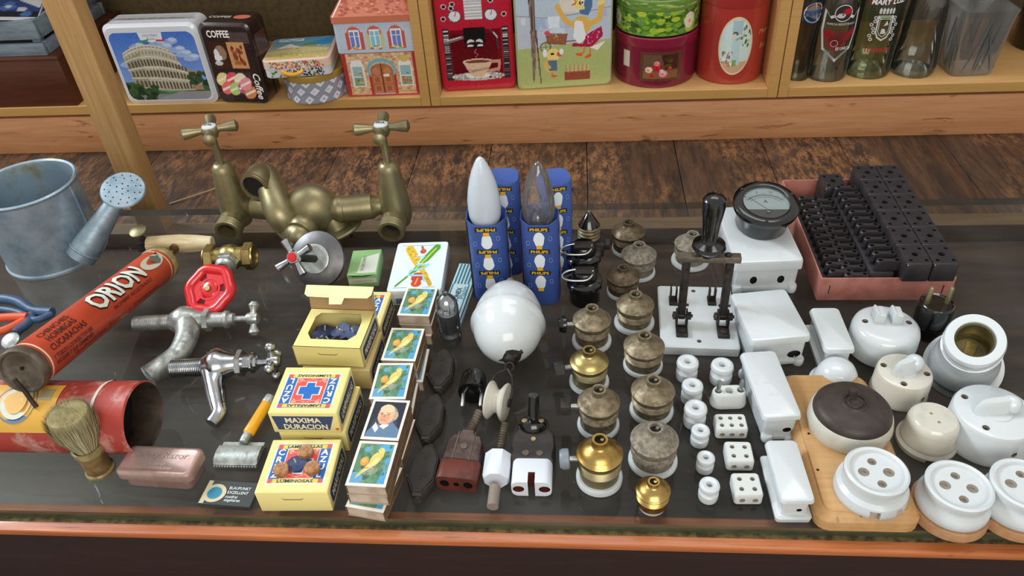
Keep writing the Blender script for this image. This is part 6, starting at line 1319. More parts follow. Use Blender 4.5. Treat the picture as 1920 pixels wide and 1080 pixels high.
def puller(label, px, py, basepy):
    c = at(px, basepy); c = Vector((c.x, c.y, 0)); H = zup(c, py); t = thing('pull_socket', label, 'pull socket', c); R_ = size_at(66, px, py, .03)/2
    m = MB('bakelite'); m.lathe([(R_*.8, 0), (R_*.86, .002), (R_*.86, H*.50), (R_*1.0, H*.55), (R_*1.0, H*.66), (R_*.92, H*.70), (R_*.72, H*.74), (R_*.68, H*.94), (R_*.60, H), (R_*.30, H*1.01), (.001, H*1.01)], 36); m.build('shell', t)
    m = MB('bakelite_dusty'); m.box((R_*.72, 0, H*.62), (R_*.5, R_*.8, H*.3), b=.002); m.box((0, -R_*.1, H*1.02), (R_*1.1, R_*.6, H*.06), b=.0008); m.build('side_lug', t)
    m = MB('wire_steel'); m.tube(smooth_path([(R_*.45, -R_*.2, H*1.05), (R_*.44, -R_*.35, H*.98), (R_*.1, -R_*.75, H*.93), (-R_*.9, -R_*.75, H*.93), (-R_*1.25, -R_*.45, H*.96), (-R_*1.0, -R_*.2, H*1.02), (-R_*.5, -R_*.1, H*1.05)], 5), .0013, 10); m.build('wire_loop', t)
puller('black bakelite pull socket with a dull wire loop, in front of the screw adapter', 1094, 458, 512)
puller('black bakelite pull socket with a shiny wire loop, behind the first switched socket', 1096, 506, 562)

# --- knife switch
c, ang, W, D = rect((1239, 649), (1389, 654), (1235, 535), .012); O = Vector((c.x, c.y, 0)); z0 = .012
t = thing('knife_switch', 'double pole knife switch with black handle standing up on a white porcelain base', 'knife switch', (c.x, c.y, .0003), ang)
m = MB('porcelain'); m.rrs([(0, W-.001, D-.001, .002), (.001, W, D, .0028), (z0-.0015, W, D, .0028), (z0, W-.003, D-.003, .002)])
for p in ((1300, 546), (1311, 640)): l_ = RZ(-ang) @ (at(*p, z0)-O); m.cyl_cut((l_.x, l_.y, z0-.006), (0, 0, 1), .0024, .01)
m.build('porcelain_base', t, inner='hole')
L = lambda px, py, z: RZ(-ang) @ (at(px, py, z)-O)
hinges = [L(1277, 612, z0), L(1354, 614, z0)]; topz = zup(at(1277, 612, z0), 492)
for i, hp in enumerate(hinges):
    m = MB('iron'); m.box((hp.x, hp.y-.010, z0+.002), (.012, .016, .004), b=.0006); m.lathe([(.0042, 0), (.0042, .002), (.0025, .003)], 6, M=T(hp.x, hp.y-.012, z0+.004))
    for s in (-1, 1): m.box((hp.x+s*.0052, hp.y+.002, z0+.009), (.0016, .014, .018), b=.0005)
    m.tube([(hp.x-.010, hp.y+.002, z0+.013), (hp.x+.011, hp.y+.002, z0+.013)], .0018, 10); m.lathe([(.0042, 0), (.0042, .0028)], 6, M=aim((hp.x+.0065, hp.y+.002, z0+.013), (1, 0, 0))); m.lathe([(.0042, 0), (.0042, .0028)], 6, M=aim((hp.x-.0065, hp.y+.002, z0+.013), (-1, 0, 0))); m.build('hinge', t)
    m = MB('iron'); m.box((hp.x, hp.y+.004, (z0+.008+topz)/2), (.0068, .0045, topz-z0-.008), b=.0006); m.box((hp.x-.0040, hp.y+.0045, (z0+.010+topz)/2), (.0012, .006, topz-z0-.012), b=.0003)
    m.lathe([(.0022, 0), (.0022, .001)], 12, M=aim((hp.x, hp.y+.0018, topz-.012), (0, -1, 0))); m.tube([(hp.x-.006, hp.y+.004, z0+.026), (hp.x+.006, hp.y+.004, z0+.026)], .0014, 8); m.build('blade', t)
    jp = L(1262 if i == 0 else 1334, 566, z0); m = MB('iron'); m.box((jp.x, jp.y, z0+.0015), (.009, .014, .003), b=.0004)
    for s in (-1, 1): m.box((jp.x+s*.003, jp.y+.002, z0+.010), (.0013, .011, .018), b=.0004)
    m.build('contact_jaw', t)
a_, b_ = hinges; mx_ = (a_+b_)/2; m = MB('grey_tin'); m.box((mx_.x-.0005, a_.y+.004, topz+.003), (abs(b_.x-a_.x)+.019, .0095, .0065), b=.0006)
for s in (-.3, .42): m.lathe([(.0035, 0), (.0035, .0018), (.002, .003)], 6, 'iron', T(mx_.x+s*(b_.x-a_.x), a_.y+.004, topz+.006))
m.build('crossbar', t)
hz_ = zup(at(1277, 612, z0), 372); hb_ = Vector((mx_.x-.002, a_.y+.004, topz+.006)); hl = hz_-topz-.006+.002; m = MB('bakelite'); m.lathe([(.007, 0), (.0075, .005), (.0145, .008), (.0165, .011), (.0155, .0145), (.0085, .017), (.0072, .021), (.0088, hl*.55), (.0112, hl*.82), (.0108, hl*.93), (.0070, hl*.985), (.0001, hl)], 32, M=T(*hb_)); m.build('handle', t)

# --- porcelain boxes
def pbox(name, label, top3, z, base_h=.0, grow=.004, holes=(), feet=True, mat='porcelain', lidk=.42, w=None, d=None, wtxt=None):
    c, ang, W, D = rect(*top3, z); W = w or W; D = d or D
    t = thing(name, label, 'porcelain box', (c.x, c.y, .0003), ang)
    m = MB(mat); zl = z*(1-lidk); m.rrs([(z*.04, W-.007, D-.005, .003), (zl-.0008, W-.006, D-.0045, .003), (zl, W-.009, D-.008, .002)])
    if feet:
        for sy in (-1, 1):
            g = MB(mat)
            for sx in (-1, 1): g.lathe([(.0050, 0), (.0056, z*.04), (.0056, z*.18), (.0046, z*.22)], 24, M=T(sx*(W/2-.0075), sy*(D/2-.0025), 0))
            g.box((0, sy*(D/2-.003), z*.12), (W*.7, .006, z*.16), b=.001); g.build('foot', t)
    else:
        g = MB(mat); g.rrs([(0, W+.001, D+.001, .003), (z*.16, W+.002, D+.002, .0035), (z*.20, W-.001, D-.001, .003)]); g.build('foot_flange', t)
    for (x, zz_, r_, sx_) in holes: m.cuts.append(('c', Vector((x*W, -D/2-.004, zz_*z)), Vector((0, 1, 0)), r_, .010, 20, sx_))
    m.build('box_base', t, inner='dark_inside')
    q = MB(mat); q.rrs([(zl+.0004, W-.004, D-.004, .003), (zl+.0008, W, D, .004), (z-.003, W, D, .0045), (z-.0008, W-.0016, D-.0016, .0045), (z, W-.005, D-.005, .004)])
    if wtxt:
        for s_, y_, w__ in wtxt: q.text(s_, plane((0, y_*D, z), (1, 0, 0), (0, 1, 0), .0001), .005, (200, 200, 196), w=w__, mat='porcelain_matte')
    q.build('lid', t); return t, c, ang, W, D
tb1, c1, a1_, W1, D1 = pbox('porcelain_box', 'largest white porcelain box, carrying the round black meter on its lid', ((1378, 493), (1509, 488), (1352, 388)), .044, holes=[(-.18, .38, .0052, .75), (.22, .38, .0052, .75)], lidk=.30)
pbox('porcelain_box', 'white porcelain fuse box with its lid ajar, in front of the box carrying the meter', ((1409, 640), (1523, 630), (1387, 548)), .038, holes=[(.28, .34, .0048, 1.4)], lidk=.22)
pbox('porcelain_box', 'long narrow white porcelain box with embossed lid, right of the pin adapter', ((1432, 784), (1506, 780), (1399, 659)), .032, holes=[(.20, .36, .0030, 1.3)], lidk=.18, wtxt=(('500V', .0, .012), ('10 A', -.18, .010)))
pbox('porcelain_box', 'narrow white porcelain box at the front edge, right of the terminal blocks', ((1465, 940), (1531, 940), (1432, 824)), .028, holes=[(.12, .45, .0018, 1.3)], feet=False, lidk=.18)
pbox('porcelain_box', 'small white porcelain box standing in front of the pink cardboard carton', ((1547, 656), (1606, 656), (1532, 576)), .030, feet=False, lidk=.20)

# --- ammeter
zc = .044+.034; c = at(1436, 383, zc); R_ = size_at(61, 1436, 383, zc); t = thing('ammeter', 'round black panel ammeter with a white scale, leaning on the largest porcelain box', 'ammeter', (c.x, c.y, zc))
nrm = Vector((.02, -.21, 1)).normalized(); Mq = aim((0, 0, 0), nrm, (0, 1, 0)); fx = Vector((1, 0, 0)); fy_ = nrm.cross(fx).normalized(); fx = fy_.cross(nrm)
m = MB('bakelite'); m.lathe([(R_*.76, -.030), (R_*.80, -.028), (R_*.80, -.004), (R_*.98, -.0035), (R_, -.001), (R_*.99, .0022), (R_*.92, .0042), (R_*.74, .0050), (R_*.70, .0042), (R_*.69, .001)], 64, M=Mq, cap0=True, cap1=False); m.build('meter_case', t)
f = plane(nrm*.001, fx, fy_, 0); m = MB('print')
m.shape(f, [(R_*.695*math.cos(2*PI*i/48), R_*.695*math.sin(2*PI*i/48)) for i in range(48)], (200, 216, 220))
def aring(r0, r1_, a0, a1, col, k, n=24): m.add([f(r*math.cos(a0+(a1-a0)*i/n), -R_*.34+r*math.sin(a0+(a1-a0)*i/n), k) for r in (r0, r1_) for i in range(n+1)], [(i, i+1, n+2+i, n+1+i) for i in range(n)], 'print', col)
aring(R_*.70, R_*.715, PI*.24, PI*.76, (40, 44, 48), .0003); aring(R_*.62, R_*.63, PI*.24, PI*.76, (40, 44, 48), .0003)
for i in range(31):
    a_ = PI*.24+PI*.52*i/30; r1_ = R_*(.80 if i % 5 == 0 else .76); dx, dy = math.cos(a_), math.sin(a_); q_ = .0002
    m.add([f(dx*r+s*dy*q_, -R_*.34+dy*r-s*dx*q_, .0003) for r, s in ((R_*.715, -1), (R_*.715, 1), (r1_, 1), (r1_, -1))], [(0, 1, 2, 3)], 'print', (40, 44, 48))
for i, s_ in enumerate(('0', '', '5', '', '10', '', '15')):
    if not s_: continue
    a_ = PI*.74-PI*.48*i/6; m.text(s_, f, .0042, (40, 44, 48), (R_*.86*math.cos(a_), -R_*.34+R_*.86*math.sin(a_)), k=.0003)
m.text('A', f, .0068, (40, 44, 48), (0, R_*.10), k=.0003)
m.shape(f, [(R_*.695*math.cos(a_), R_*.695*math.sin(a_)) for a_ in [PI*1.12+PI*.76*i/16 for i in range(17)]], (24, 24, 26), k=.0003)
m.add([f(x, y, .0008) for x, y in ((-.0003, -R_*.25), (.0003, -R_*.25), (-R_*.50+.0002, R_*.30), (-R_*.50-.0002, R_*.30-.0003))], [(0, 1, 2, 3)], 'print', (10, 10, 10)); m.build('dial', t)
m = MB('bottle_glass'); m.lathe([(R_*.70, .0034), (.0001, .0036)], 40, M=Mq, cap0=False); m.build('cover_glass', t); m = MB('satin'); m.lathe([(R_*.055, .0036), (R_*.055, .0044), (R_*.03, .0047), (.0001, .0047)], 16, M=Mq @ T(0, 0, 0)); 
for v in m.v: pass
o = m.build('zero_screw', t); o.location = f(0, -R_*.42)*1.0 - f(0, 0)
for k in range(3): a_ = PI/2+.9+k*2*PI/3; q = MB('bakelite_dusty'); q.lathe([(R_*.05, 0), (R_*.045, .0012), (.0001, .0014)], 12, M=Mq @ T(R_*.86*math.cos(a_), R_*.86*math.sin(a_), .0044)); q.build('flange_screw', t)

# --- small insulators
def knob(): 
    t = thing('knob_insulator', 'x', 'insulator', (0, 0, 0), 0, 'small porcelain knob insulators'); R_ = .0105; H = .0225
    m = MB('porcelain'); m.lathe([(R_*.80, 0), (R_*.92, .001), (R_*.98, .005), (R_*.95, .010), (R_*.72, .0125), (R_*.70, .0140), (R_*.95, .0160), (R_*1.0, .0185), (R_*.92, .0212), (R_*.70, H), (R_*.36, H-.0006), (R_*.28, H-.002), (R_*.26, .004)], 36, cap0=True, cap1=False); m.lathe([(R_*.262, .006), (.0001, .006)], 16, 'hole', cap0=False, cap1=False); m.build('insulator_body', t); return t
K = knob()
for i, (px, py, w, lb) in enumerate(((1290, 676, 42, 'knob insulator at the back of the long row, in front of the knife switch'), (1299, 720, 41, 'second knob insulator of the long row, counted from the knife switch'), (1305, 762, 44, 'third knob insulator of the row, left of the two pin adapter'), (1314, 805, 36, 'small knob insulator left of the six hole terminal block'), (1324, 856, 35, 'small knob insulator left of the rear four hole terminal block'), (1331, 907, 40, 'knob insulator nearest the front edge of the glass'), (1355, 682, 43, 'knob insulator standing alone right behind the two pin adapter'))):
    s = size_at(w, px, py, .022)/.021; c = at(px, py, .0225*s)
    if i == 0: K.location = (c.x, c.y, .0003); K.scale = (s,)*3; K['label'] = lb
    else: dup(K, lb, (c.x, c.y, .0003), i*.9, s)

# --- terminal blocks
def term(label, top3, w, d, h, nx, ny, nf):
    c, ang, _, _ = rect(*top3, h); t = MB('porcelain_matte'); t.rrs([(0, w-.002, d-.002, .002), (.001, w, d, .003), (h-.0015, w, d, .003), (h, w-.002, d-.002, .0022)])
    for i in range(nx):
        for j in range(ny): t.cyl_cut((w*((i+.5)/nx-.5)*.92, d*((j+.5)/ny-.5)*.86, h-.0035), (0, 0, 1), .0021, .01, 16)
    for i in range(nf): t.cyl_cut((w*((i+.5)/nf-.5)*.92, -d/2-.002, h*.45), (0, 1, 0), .0024, .008, 16)
    o = t.build('terminal_block', inner='hole_light'); put(o, label, 'terminal block', (c.x, c.y, .0003), ang)
term('white six hole porcelain terminal block, rearmost of the three', ((1344, 806), (1404, 806), (1344, 776)), .0285, .0200, .0125, 3, 2, 3)
term('white four hole porcelain terminal block in the middle of the three', ((1365, 866), (1415, 867), (1360, 827)), .0235, .0235, .0125, 2, 2, 2)
term('white four hole porcelain terminal block nearest the front edge', ((1380, 930), (1432, 930), (1374, 886)), .0235, .0240, .0125, 2, 2, 2)
# --- two pin adapter
c = at(1366, 742, .010); t = thing('pin_adapter', 'white porcelain adapter with two upright steel pins, behind the six hole block', 'adapter', (c.x, c.y, .0003), .06); W = .0345; D = .0185; H = .017
m = MB('porcelain_matte'); m.rrs([(0, W-.002, D-.002, .008), (.001, W, D, .009), (.004, W, D, .009), (.005, W-.001, D-.001, .0085), (H-.002, W-.003, D-.0025, .008), (H, W-.005, D-.005, .007)])
for x in (-.0105, 0, .0105): m.cyl_cut((x, 0, H-.006), (0, 0, 1), .0040 if x == 0 else .0034, .01)
m.build('adapter_body', t, inner='porcelain_matte')
for x in (-.0105, .0105): q = MB('wire_steel'); q.lathe([(.0020, H-.006), (.0020, H+.012), (.0013, H+.0135)], 14, M=T(x, 0, 0)); q.build('pin', t)

# --- pink carton with black switch parts
p0, p1 = at(1520, 571, 0), at(1788, 549, 0); xx = p1-p0; ang = math.atan2(xx.y, xx.x); W = xx.length+.004; n = Vector((-math.sin(ang), math.cos(ang), 0)); D = .206; ctr_ = (p0+p1)/2+n*D/2; Hc = .0305
ang_c = 0.0; ctr_ = Vector((.330, .7835, 0)); W = .1385
t = thing('pink_carton', 'open pink cardboard tray filled with black bakelite parts', 'carton', (ctr_.x, ctr_.y, .0003), ang_c)
m = MB('pink_card'); m.box((0, 0, .0008), (W, D, .0014)); th = .0016
m.box((0, -D/2, Hc/2), (W, th, Hc), b=.0004); m.box((0, D/2, Hc/2), (W, th, Hc), b=.0004); m.box((-W/2, 0, Hc/2), (th, D, Hc), b=.0004); m.box((W/2, 0, Hc/2), (th, D, Hc), b=.0004); m.build('tray', t)
m = MB('iron'); m.box((-W/2+.010, -D/2-.0011, Hc*.5), (.0008, .0005, .011)); m.build('staple', t); m = MB('iron'); m.box((W/2-.010, -D/2-.0011, Hc*.5), (.0008, .0005, .011)); m.build('staple', t)
# filling layer below the visible parts, then each visible part
bl = thing('bakelite_block', 'x', 'bakelite block', (0, 0, 0), 0, 'black five hole bakelite blocks'); BWx, BDy, BHz = .0262, .0338, .0235
m = MB('black_block'); m.rrs([(0, BWx-.0006, BDy-.0006, .0012), (.0008, BWx, BDy, .0014), (BHz-.0008, BWx, BDy, .0014), (BHz, BWx-.0012, BDy-.0012, .001)])
for x, y, r_ in ((0, 0, .0034), (-.0080, .0105, .0020), (.0080, .0105, .0020), (-.0075, -.0105, .0020), (.0085, -.0105, .0020)): m.cyl_cut((x, y, BHz-.008), (0, 0, 1), r_, .012, 14)
m.build('block_body', bl, inner='black_hole'); first = True
m = MB('wire_steel'); m.ball((-BWx/2+.0012, -BDy/2-.0002, BHz-.0018), .0009, n=8); m.build('contact_stud', bl)
zt = .0555; rowsw = ('rearmost', 'second', 'third', 'fourth', 'fifth', 'front')
def blk(lb, x, y, z):
    global first
    if first: bl.location = (x, y, z); bl['label'] = lb; first = False
    else: dup(bl, lb, (x, y, z))
for k in range(6):
    y = .8605-.0343*k
    blk('black five hole block of the raised right column, '+rowsw[k]+' row', .3805, y, zt-BHz); blk('black five hole block of the raised left column, '+rowsw[k]+' row', .3535, y, zt-BHz)
    for x in (.3805, .3535):
        pass
o = MB('black_block').box((0, 0, .0145), (.0555, .196, .029), b=.001).build('bakelite_slab'); put(o, 'black bakelite layer in the pink tray, below the raised square blocks', 'bakelite part', (.3690, .7835, .0020), 0)
s1 = at(1575, 347, .040); blk('single black five hole block lying low in the back of the tray', .3165, .8660, .0175)
o = MB('black_block').box((0, 0, .0075), (.026, .0335, .015), b=.001).build('bakelite_slab'); put(o, 'black piece under the single low block at the back of the tray', 'bakelite part', (.3165, .8660, .0020))
br = thing('terminal_bar', 'x', 'terminal bar', (0, 0, 0), 0, 'black two hole terminal bars in the tray')
m = MB('black_block'); BL_ = .0262; pts = [(-BL_/2+.003*math.cos(a_)+.003, .0040*math.sin(a_)) for a_ in [PI/2+PI*i/8 for i in range(9)]]+[(-.004, -.0026), (.004, -.0026)]+[(BL_/2+.003*math.cos(a_)-.003, .0040*math.sin(a_)) for a_ in [-PI/2+PI*i/8 for i in range(9)]]+[(.004, .0026), (-.004, .0026)]
m.prism(pts, -.012, 0, b=.0012, mat='black_block'); m.mat = 'black_block'
for x in (-.0085, .0085): m.cyl_cut((x, 0, -.006), (0, 0, 1), .0024, .01, 12)
m.build('bar_body', br, inner='black_hole'); fb_ = True
ordn = ('rearmost', 'second', 'third', 'fourth', 'fifth', 'sixth', 'seventh', 'eighth', 'ninth', 'tenth', 'eleventh', 'front')
for ci, (c0, c1_, z) in enumerate((((1507.5, 370), (1560, 507), .0330), ((1543, 374), (1606, 513), .0330), ((1586, 350), (1667, 487), .0480))):
    A, B_ = at(*c0, z), at(*c1_, z)
    if ci == 0: A.x = B_.x = .2830
    if ci == 1: A.x = B_.x = .3105 if False else (A.x+B_.x)/2
    for k in range(12):
        p = A+(B_-A)*k/11; lb = ordn[k]+' two hole black terminal bar of the '+('leftmost column', 'middle low column', 'raised column')[ci]
        if fb_: br.location = p; br['label'] = lb; fb_ = False
        else: dup(br, lb, p)
    if ci < 2: continue
    o = MB('black_block').box((0, 0, 0), (.025, abs(A.y-B_.y)+.010, .0325), b=.001).build('bakelite_slab'); put(o, 'long black bakelite stack carrying the raised column of terminal bars', 'bakelite part', (A.x, (A.y+B_.y)/2, .0020+.0165))
o = MB('black_block').box((0, 0, 0), (.048, .160, .017), b=.001).build('bakelite_slab'); put(o, 'black bakelite layer under the two low columns of terminal bars', 'bakelite part', (.2890, .7650, .0020+.0088))

# --- black plug with pins up
c = at(1757, 628, .0); H = .044; R_ = .0170; c = at(1758, 567, H); t = thing('black_plug', 'black round plug with two upright brass pins, in front of the pink tray', 'plug', (c.x, c.y, .0003))
m = MB('bakelite'); m.lathe([(R_*.72, 0), (R_*.80, .002), (R_*.84, .014), (R_*.86, .016), (R_*.98, .018), (R_, .022), (R_, H-.004), (R_*.95, H-.001), (R_*.88, H), (R_*.82, H-.0015), (.0001, H-.0015)], 40); m.build('plug_body', t)
for s in (-1, 1): m = MB('brass_old'); m.lathe([(.0024, H-.002), (.0024, H+.017), (.0015, H+.0185)], 14, M=T(s*.0095, .001, 0)); m.build('pin', t)

# --- porcelain cover rose with two blades
def dsk(px, py, z): c = at(px, py, z); return c
H = .036; c = at(1664, 606, H); R_ = size_at(124, 1663, 606, H*.8)/2; t = thing('porcelain_socket', 'round white porcelain socket with two raised square lugs, behind the rotary switch', 'socket', (c.x, c.y, .0003), -.05)
m = MB('porcelain'); m.lathe([(R_*.86, 0), (R_*.93, .002), (R_*.97, .012), (R_*.985, .018), (R_*.97, .020), (R_*.97, H*.75), (R_*.92, H*.90), (R_*.80, H*.98), (R_*.6, H), (.0001, H)], 56)
for s in (-1, 1): m.cyl_cut((s*R_*.62, .002, H-.006), (0, 0, 1), .0030, .012)
m.build('socket_body', t, inner='hole'); m = MB('porcelain')
for s in (-1, 1):
    x = s*.0082; m.box((x, .006, H+.005), (.0100, .016, .0115), b=.0012); m.box((x-.003, .006, H+.0108), (.0022, .015, .003), b=.0004)
    m.build('lug', t); m = MB('porcelain')
# --- rotary switches
def rotary(label, px, py, H, wpx, ang, knobmat='porcelain', mat='porcelain_cream'):
    c = at(px, py, H); R_ = size_at(wpx, px, py, H*.7)/2; t = thing('rotary_switch', label, 'switch', (c.x, c.y, .0003), ang)
    m = MB(mat); m.lathe([(R_*.94, 0), (R_, .0015), (R_, .006), (R_*.97, .0075), (R_*.96, H-.004), (R_*.92, H-.001), (R_*.84, H), (.0001, H)], 52)
    for a_ in (2.3, 3.9, 5.6): m.cyl_cut((R_*.72*math.cos(a_), R_*.72*math.sin(a_), H-.005), (0, 0, 1), .0030, .01)
    m.cyl_cut((R_*.1, -R_-.003, H*.45), (0, 1, 0), .0026, .010); m.build('switch_body', t, inner='hole')
    q = MB(knobmat); r3_ = R_*.56; q.lathe([(R_*.40, H-.0008), (R_*.38, H+.001), (R_*.2, H+.0015), (.0001, H+.0015)], 32)
    q.loft([[(x, y*w__, H+z_) for x, y in circ(1, 20, 0, r3_*l__)] for z_, w__, l__ in ((0, .0072, 1), (.005, .0062, 1.02), (.010, .0052, .98), (.0135, .0030, .84))])
    q.ball((r3_*.62, 0, H+.006), .0085, n=20); q.build('turn_knob', t); return t
rotary('white porcelain rotary switch with a winged knob, between the dome and the large lamp holder', 1697, 695, .030, 102, .45, 'porcelain')
rotary('largest white porcelain rotary switch with a ribbed handle, at the right edge', 1866, 770, .036, 148, .15, 'porcelain', 'porcelain')
# --- tilted lamp holder
t0 = at(1815, 735, 0); ax_ = Vector((.10, -.16, .98)).normalized(); c = at(1806, 680, .020)
base = at(1803, 690, .006); t = thing('lamp_holder', 'large white porcelain lamp holder with a threaded opening, tilted on its base', 'lamp holder', (base.x, base.y, 0))
top_ = at(1829, 636, .076)-Vector((base.x, base.y, 0)); b0 = Vector((0, 0, .010)); ad = (top_-b0).normalized(); Ln = (top_-b0).length; Mq = aim(b0, ad); Rt = size_at(50, 1832, 629, .065)
m = MB('porcelain_cream'); m.lathe([(Rt*1.40, -.008), (Rt*1.46, -.005), (Rt*1.44, -.001), (Rt*1.27, .001), (Rt*1.25, Ln*.12), (Rt*1.18, Ln*.30), (Rt*1.08, Ln*.48), (Rt*1.045, Ln*.55), (Rt*1.05, Ln*.76), (Rt*.99, Ln*.77)], 60, M=Mq, mat='porcelain', cap1=False); m.build('holder_base', t)
m = MB('porcelain'); m.lathe([(Rt*.97, Ln*.76), (Rt*1.0, Ln*.79), (Rt*1.03, Ln*.95), (Rt*.98, Ln*.995), (Rt*.86, Ln), (Rt*.68, Ln*.995), (Rt*.66, Ln*.96)], 60, M=Mq, cap0=False, cap1=False); m.build('screw_collar', t)
m = MB('brass_old'); m.lathe([(Rt*.66, Ln*.97)]+[(Rt*(.665 if k % 2 else .61), Ln*(.95-.05*k)) for k in range(9)]+[(Rt*.60, Ln*.45), (.0001, Ln*.45)], 44, M=Mq, cap0=False); m.box((0, 0, Ln*.47), (Rt*.35, Rt*.9, .002), 'brass_light', Mq); m.build('brass_thread', t)
# --- small dome cover
H = .020; c = at(1566, 712, .006); R_ = size_at(92, 1566, 712, .004)/2; t = thing('dome_cover', 'small shiny white porcelain dome between the small box and the dark topped switch', 'porcelain cover', (c.x, c.y, .0003))
m = MB('porcelain'); m.lathe([(R_*.98, 0), (R_, .0015), (R_, .003), (R_*.90, .0045), (R_*.84, .009), (R_*.76, .017), (R_*.60, .0235), (R_*.35, .027), (.0001, .028)], 48); m.build('dome', t)
# --- dome with skirt behind the front sockets
c = at(1737, 822, .006); R_ = size_at(106, 1737, 822, .006)/2; t = thing('ceiling_rose', 'white porcelain drum shaped ceiling rose with a stepped base, behind the disc mounted socket', 'ceiling rose', (c.x, c.y, .0003))
m = MB('porcelain_cream'); m.lathe([(R_*.96, 0), (R_, .0015), (R_, .0055), (R_*.93, .0075), (R_*.90, .0085)], 48); m.box_cut((-.003, -R_, .001), (.010, .006, .006)); m.build('base_ring', t, inner='dark_inside')
m = MB('porcelain_cream'); m.lathe([(R_*.91, .008), (R_*.90, .012), (R_*.84, .014), (R_*.84, .026), (R_*.80, .031), (R_*.70, .0335), (.0001, .034)], 48, cap0=False)
for x, y in ((-.002, .004), (.001, -.006)): m.lathe([(.0012, .0336), (.0012, .0342)], 8, 'hole', T(x, y, 0))
m.build('cover', t)

# --- wooden board with dark topped switch and socket
c, ang, W, D = rect((1537, 962), (1715, 962), (1490, 700), .018); 
fl_, fr_ = at(1537, 972, .0165), at(1733, 972, .0165); bl_ = at(1487, 697, .0165); bc_ = Vector(((fl_.x+fr_.x)/2, (fl_.y+bl_.y)/2, 0)); W = fr_.x-fl_.x+.002; D = bl_.y-fl_.y
t = thing('wooden_board', 'golden wooden mounting board with moulded edges and clipped corners', 'board', (bc_.x, bc_.y, .0003), .0)
m = MB('board_wood'); ho = .0205
def clip(w, d, k): return [(w/2-k, d/2), (-w/2+k, d/2), (-w/2, d/2-k), (-w/2, -d/2+k), (-w/2+k*.8, -d/2+k*.1), (-w/2+k, -d/2), (w/2-k, -d/2), (w/2-k*.8, -d/2+k*.1), (w/2, -d/2+k), (w/2, d/2-k)]
m.loft([[(x, y, z) for x, y in rr(w_, d_, r_, 4)] for z, w_, d_, r_ in ((0, W, D, .012), (.010, W, D, .012), (.011, W-.001, D-.001, .012), (.0125, W-.004, D-.004, .011), (.0155, W-.008, D-.008, .010), (.0165, W-.012, D-.012, .009), (.0180, W-.013, D-.013, .009), (.0185, W-.014, D-.014, .009))], ang=None) if False else m.loft([[(x, y, z) for x, y in rr(w_, d_, r_, 4)] for z, w_, d_, r_ in ((0, W, D, .012), (.010, W, D, .012), (.011, W-.001, D-.001, .012), (.0125, W-.004, D-.004, .011), (.0155, W-.008, D-.008, .010), (.0165, W-.012, D-.012, .009), (.0180, W-.013, D-.013, .009), (.0185, W-.014, D-.014, .009))])
for x, y in ((-W*.36, D*.02), (-W*.38, -D*.22), (-W*.10, -D*.488)): m.lathe([(.0012, 0), (.0012, .0008)], 10, 'dark_inside', T(x, y, .0180))
m.build('board_body', t); zb = .0188
H = .028; c = at(1602, 757, zb+H); R_ = size_at(140, 1602, 757, zb+H-.004)/2; t = thing('dark_top_switch', 'round switch with a dark brown domed lid and cream porcelain body on the wooden board', 'switch', (c.x, c.y, zb))
m = MB('porcelain_cream'); m.lathe([(R_*1.06, 0), (R_*1.08, .001), (R_*1.10, H*.35), (R_*1.06, H*.58), (R_*1.03, H*.66), (R_*.95, H*.68)], 60); m.build('porcelain_body', t)
m = MB('dark_brown_lid'); m.lathe([(R_*1.0, H*.62), (R_*1.01, H*.66), (R_*.985, H*.80), (R_*.88, H*.94), (R_*.70, H), (R_*.34, H*1.04), (R_*.31, H*1.09), (R_*.29, H*1.09), (R_*.27, H*1.03), (R_*.22, H*1.03), (R_*.19, H*1.10), (R_*.16, H*1.10), (R_*.14, H*1.03), (.0001, H*1.03)], 60); ld = m.build('lid', t)
m = MB('dark_brown_lid'); m.lathe([(.0036, H*1.0), (.0030, H*1.16), (.0040, H*1.22), (.0036, H*1.34), (.0001, H*1.38)], 18, M=RX(-.25)); m.build('toggle', ld)
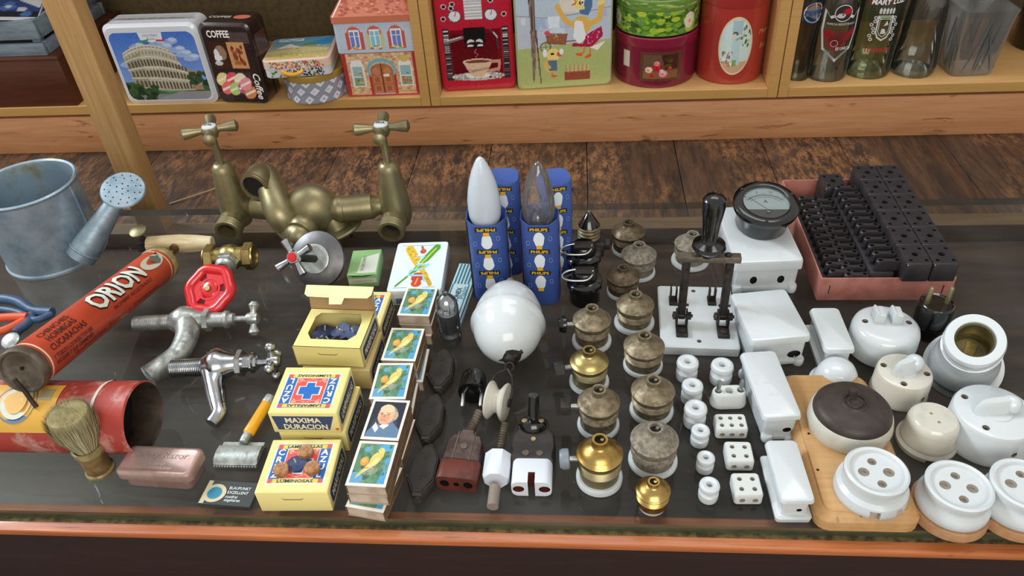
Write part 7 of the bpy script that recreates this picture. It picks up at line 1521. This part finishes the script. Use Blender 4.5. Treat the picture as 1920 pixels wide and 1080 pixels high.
def outlet(label, px, py, z0, H, wpx, notch=False, disc=False, ang=0, tilt=0.0, dmat='disc_wood'):
    c = at(px, py, z0+H); R_ = size_at(wpx, px, py, z0+H)/2; t = thing('wall_outlet', label, 'outlet', (c.x, c.y, z0), ang)
    if disc:
        q = MB(dmat); q.lathe([(R_*1.10, 0), (R_*1.16, .001), (R_*1.16, .009), (R_*1.13, .0105), (.0001, .0105)], 52); q.build('wooden_disc', t)
    z1 = .0108 if disc else 0
    m = MB('porcelain'); Hh = H-z1
    rb_ = 1.14 if notch else 1.08
    m.lathe([(R_*(rb_-.03), z1), (R_*rb_, z1+.001), (R_*(rb_+.01), z1+.005), (R_*(rb_-.04), z1+Hh*.38), (R_*.96, z1+Hh*.48), (R_*.94, z1+Hh*.66), (R_*.985, z1+Hh*.82), (R_*.98, z1+Hh*.95), (R_*.91, z1+Hh), (R_*.82, z1+Hh*.97), (R_*.79, z1+Hh*.87), (.0001, z1+Hh*.87)], 60)
    zt = z1+Hh*.87
    for x, y, r_ in ((-R_*.38, R_*.06, .0044), (R_*.38, -R_*.06, .0044), (R_*.05, R_*.42, .0036), (-R_*.02, -R_*.46, .0036)): m.cyl_cut((x, y, zt-.0042), (0, 0, 1), r_, .008)
    if notch:
        for x in (-.009, .012): m.box_cut((x, -R_*1.17, z1+.002), (.0075, .0095, .014))
    m.build('porcelain_body', t, inner='hole_light'); return t
outlet('white four hole porcelain outlet with notched foot, lying on the wooden board', 1645, 880, zb, .028, 118, True, ang=.15)
outlet('white four hole porcelain outlet mounted on a round wooden disc, at the front', 1800, 908, .0003, .036, 122, disc=True)
outlet('white porcelain outlet on a wooden disc, cut off by the right edge', 1925, 905, .0003, .038, 124, disc=True)

# ================================================================== camera and light
cam = bpy.data.cameras.new('camera'); co = bpy.data.objects.new('camera', cam); COL.objects.link(co)
cam.sensor_width = 36; cam.lens = CF/1920*36; cam.clip_start = .02
cx, cy, cz = RW @ Vector((1, 0, 0)), RW @ Vector((0, -1, 0)), RW @ Vector((0, 0, -1))
mm = Matrix((cx, cy, cz)).transposed().to_4x4(); mm.translation = (0, 0, CH); co.matrix_world = mm
bpy.context.scene.camera = co
def area(name, loc, target, sx, sy, power, col):
    l = bpy.data.lights.new(name, 'AREA'); l.shape = 'RECTANGLE'; l.size = sx; l.size_y = sy; l.energy = power; l.color = col
    o = bpy.data.objects.new(name, l); COL.objects.link(o); o.location = loc
    o.rotation_euler = (Vector(target)-Vector(loc)).to_track_quat('-Z', 'Y').to_euler(); return o
area('window_light', (-3.2, 1.3, 2.5), (0, .7, 0), 1.3, 1.0, 125, (.84, .93, 1))
area('ceiling_light', (.2, 1.2, 2.3), (.1, .7, 0), 1.6, .7, 12, (.96, .98, 1))
area('front_fill', (.3, -1.6, 1.4), (0, .9, 0), 1.8, 1.1, 32, (1, .96, .90))  # unseen fill light added to brighten the shelf and the fronts
w = bpy.data.worlds.new('world'); bpy.context.scene.world = w; w.use_nodes = True
w.node_tree.nodes['Background'].inputs[0].default_value = (1, .97, .92, 1); w.node_tree.nodes['Background'].inputs[1].default_value = .62
vs = bpy.context.scene.view_settings; vs.view_transform = 'Standard'; vs.look = 'None'; vs.exposure = .06; vs.gamma = 1.0; vs.use_curve_mapping = False
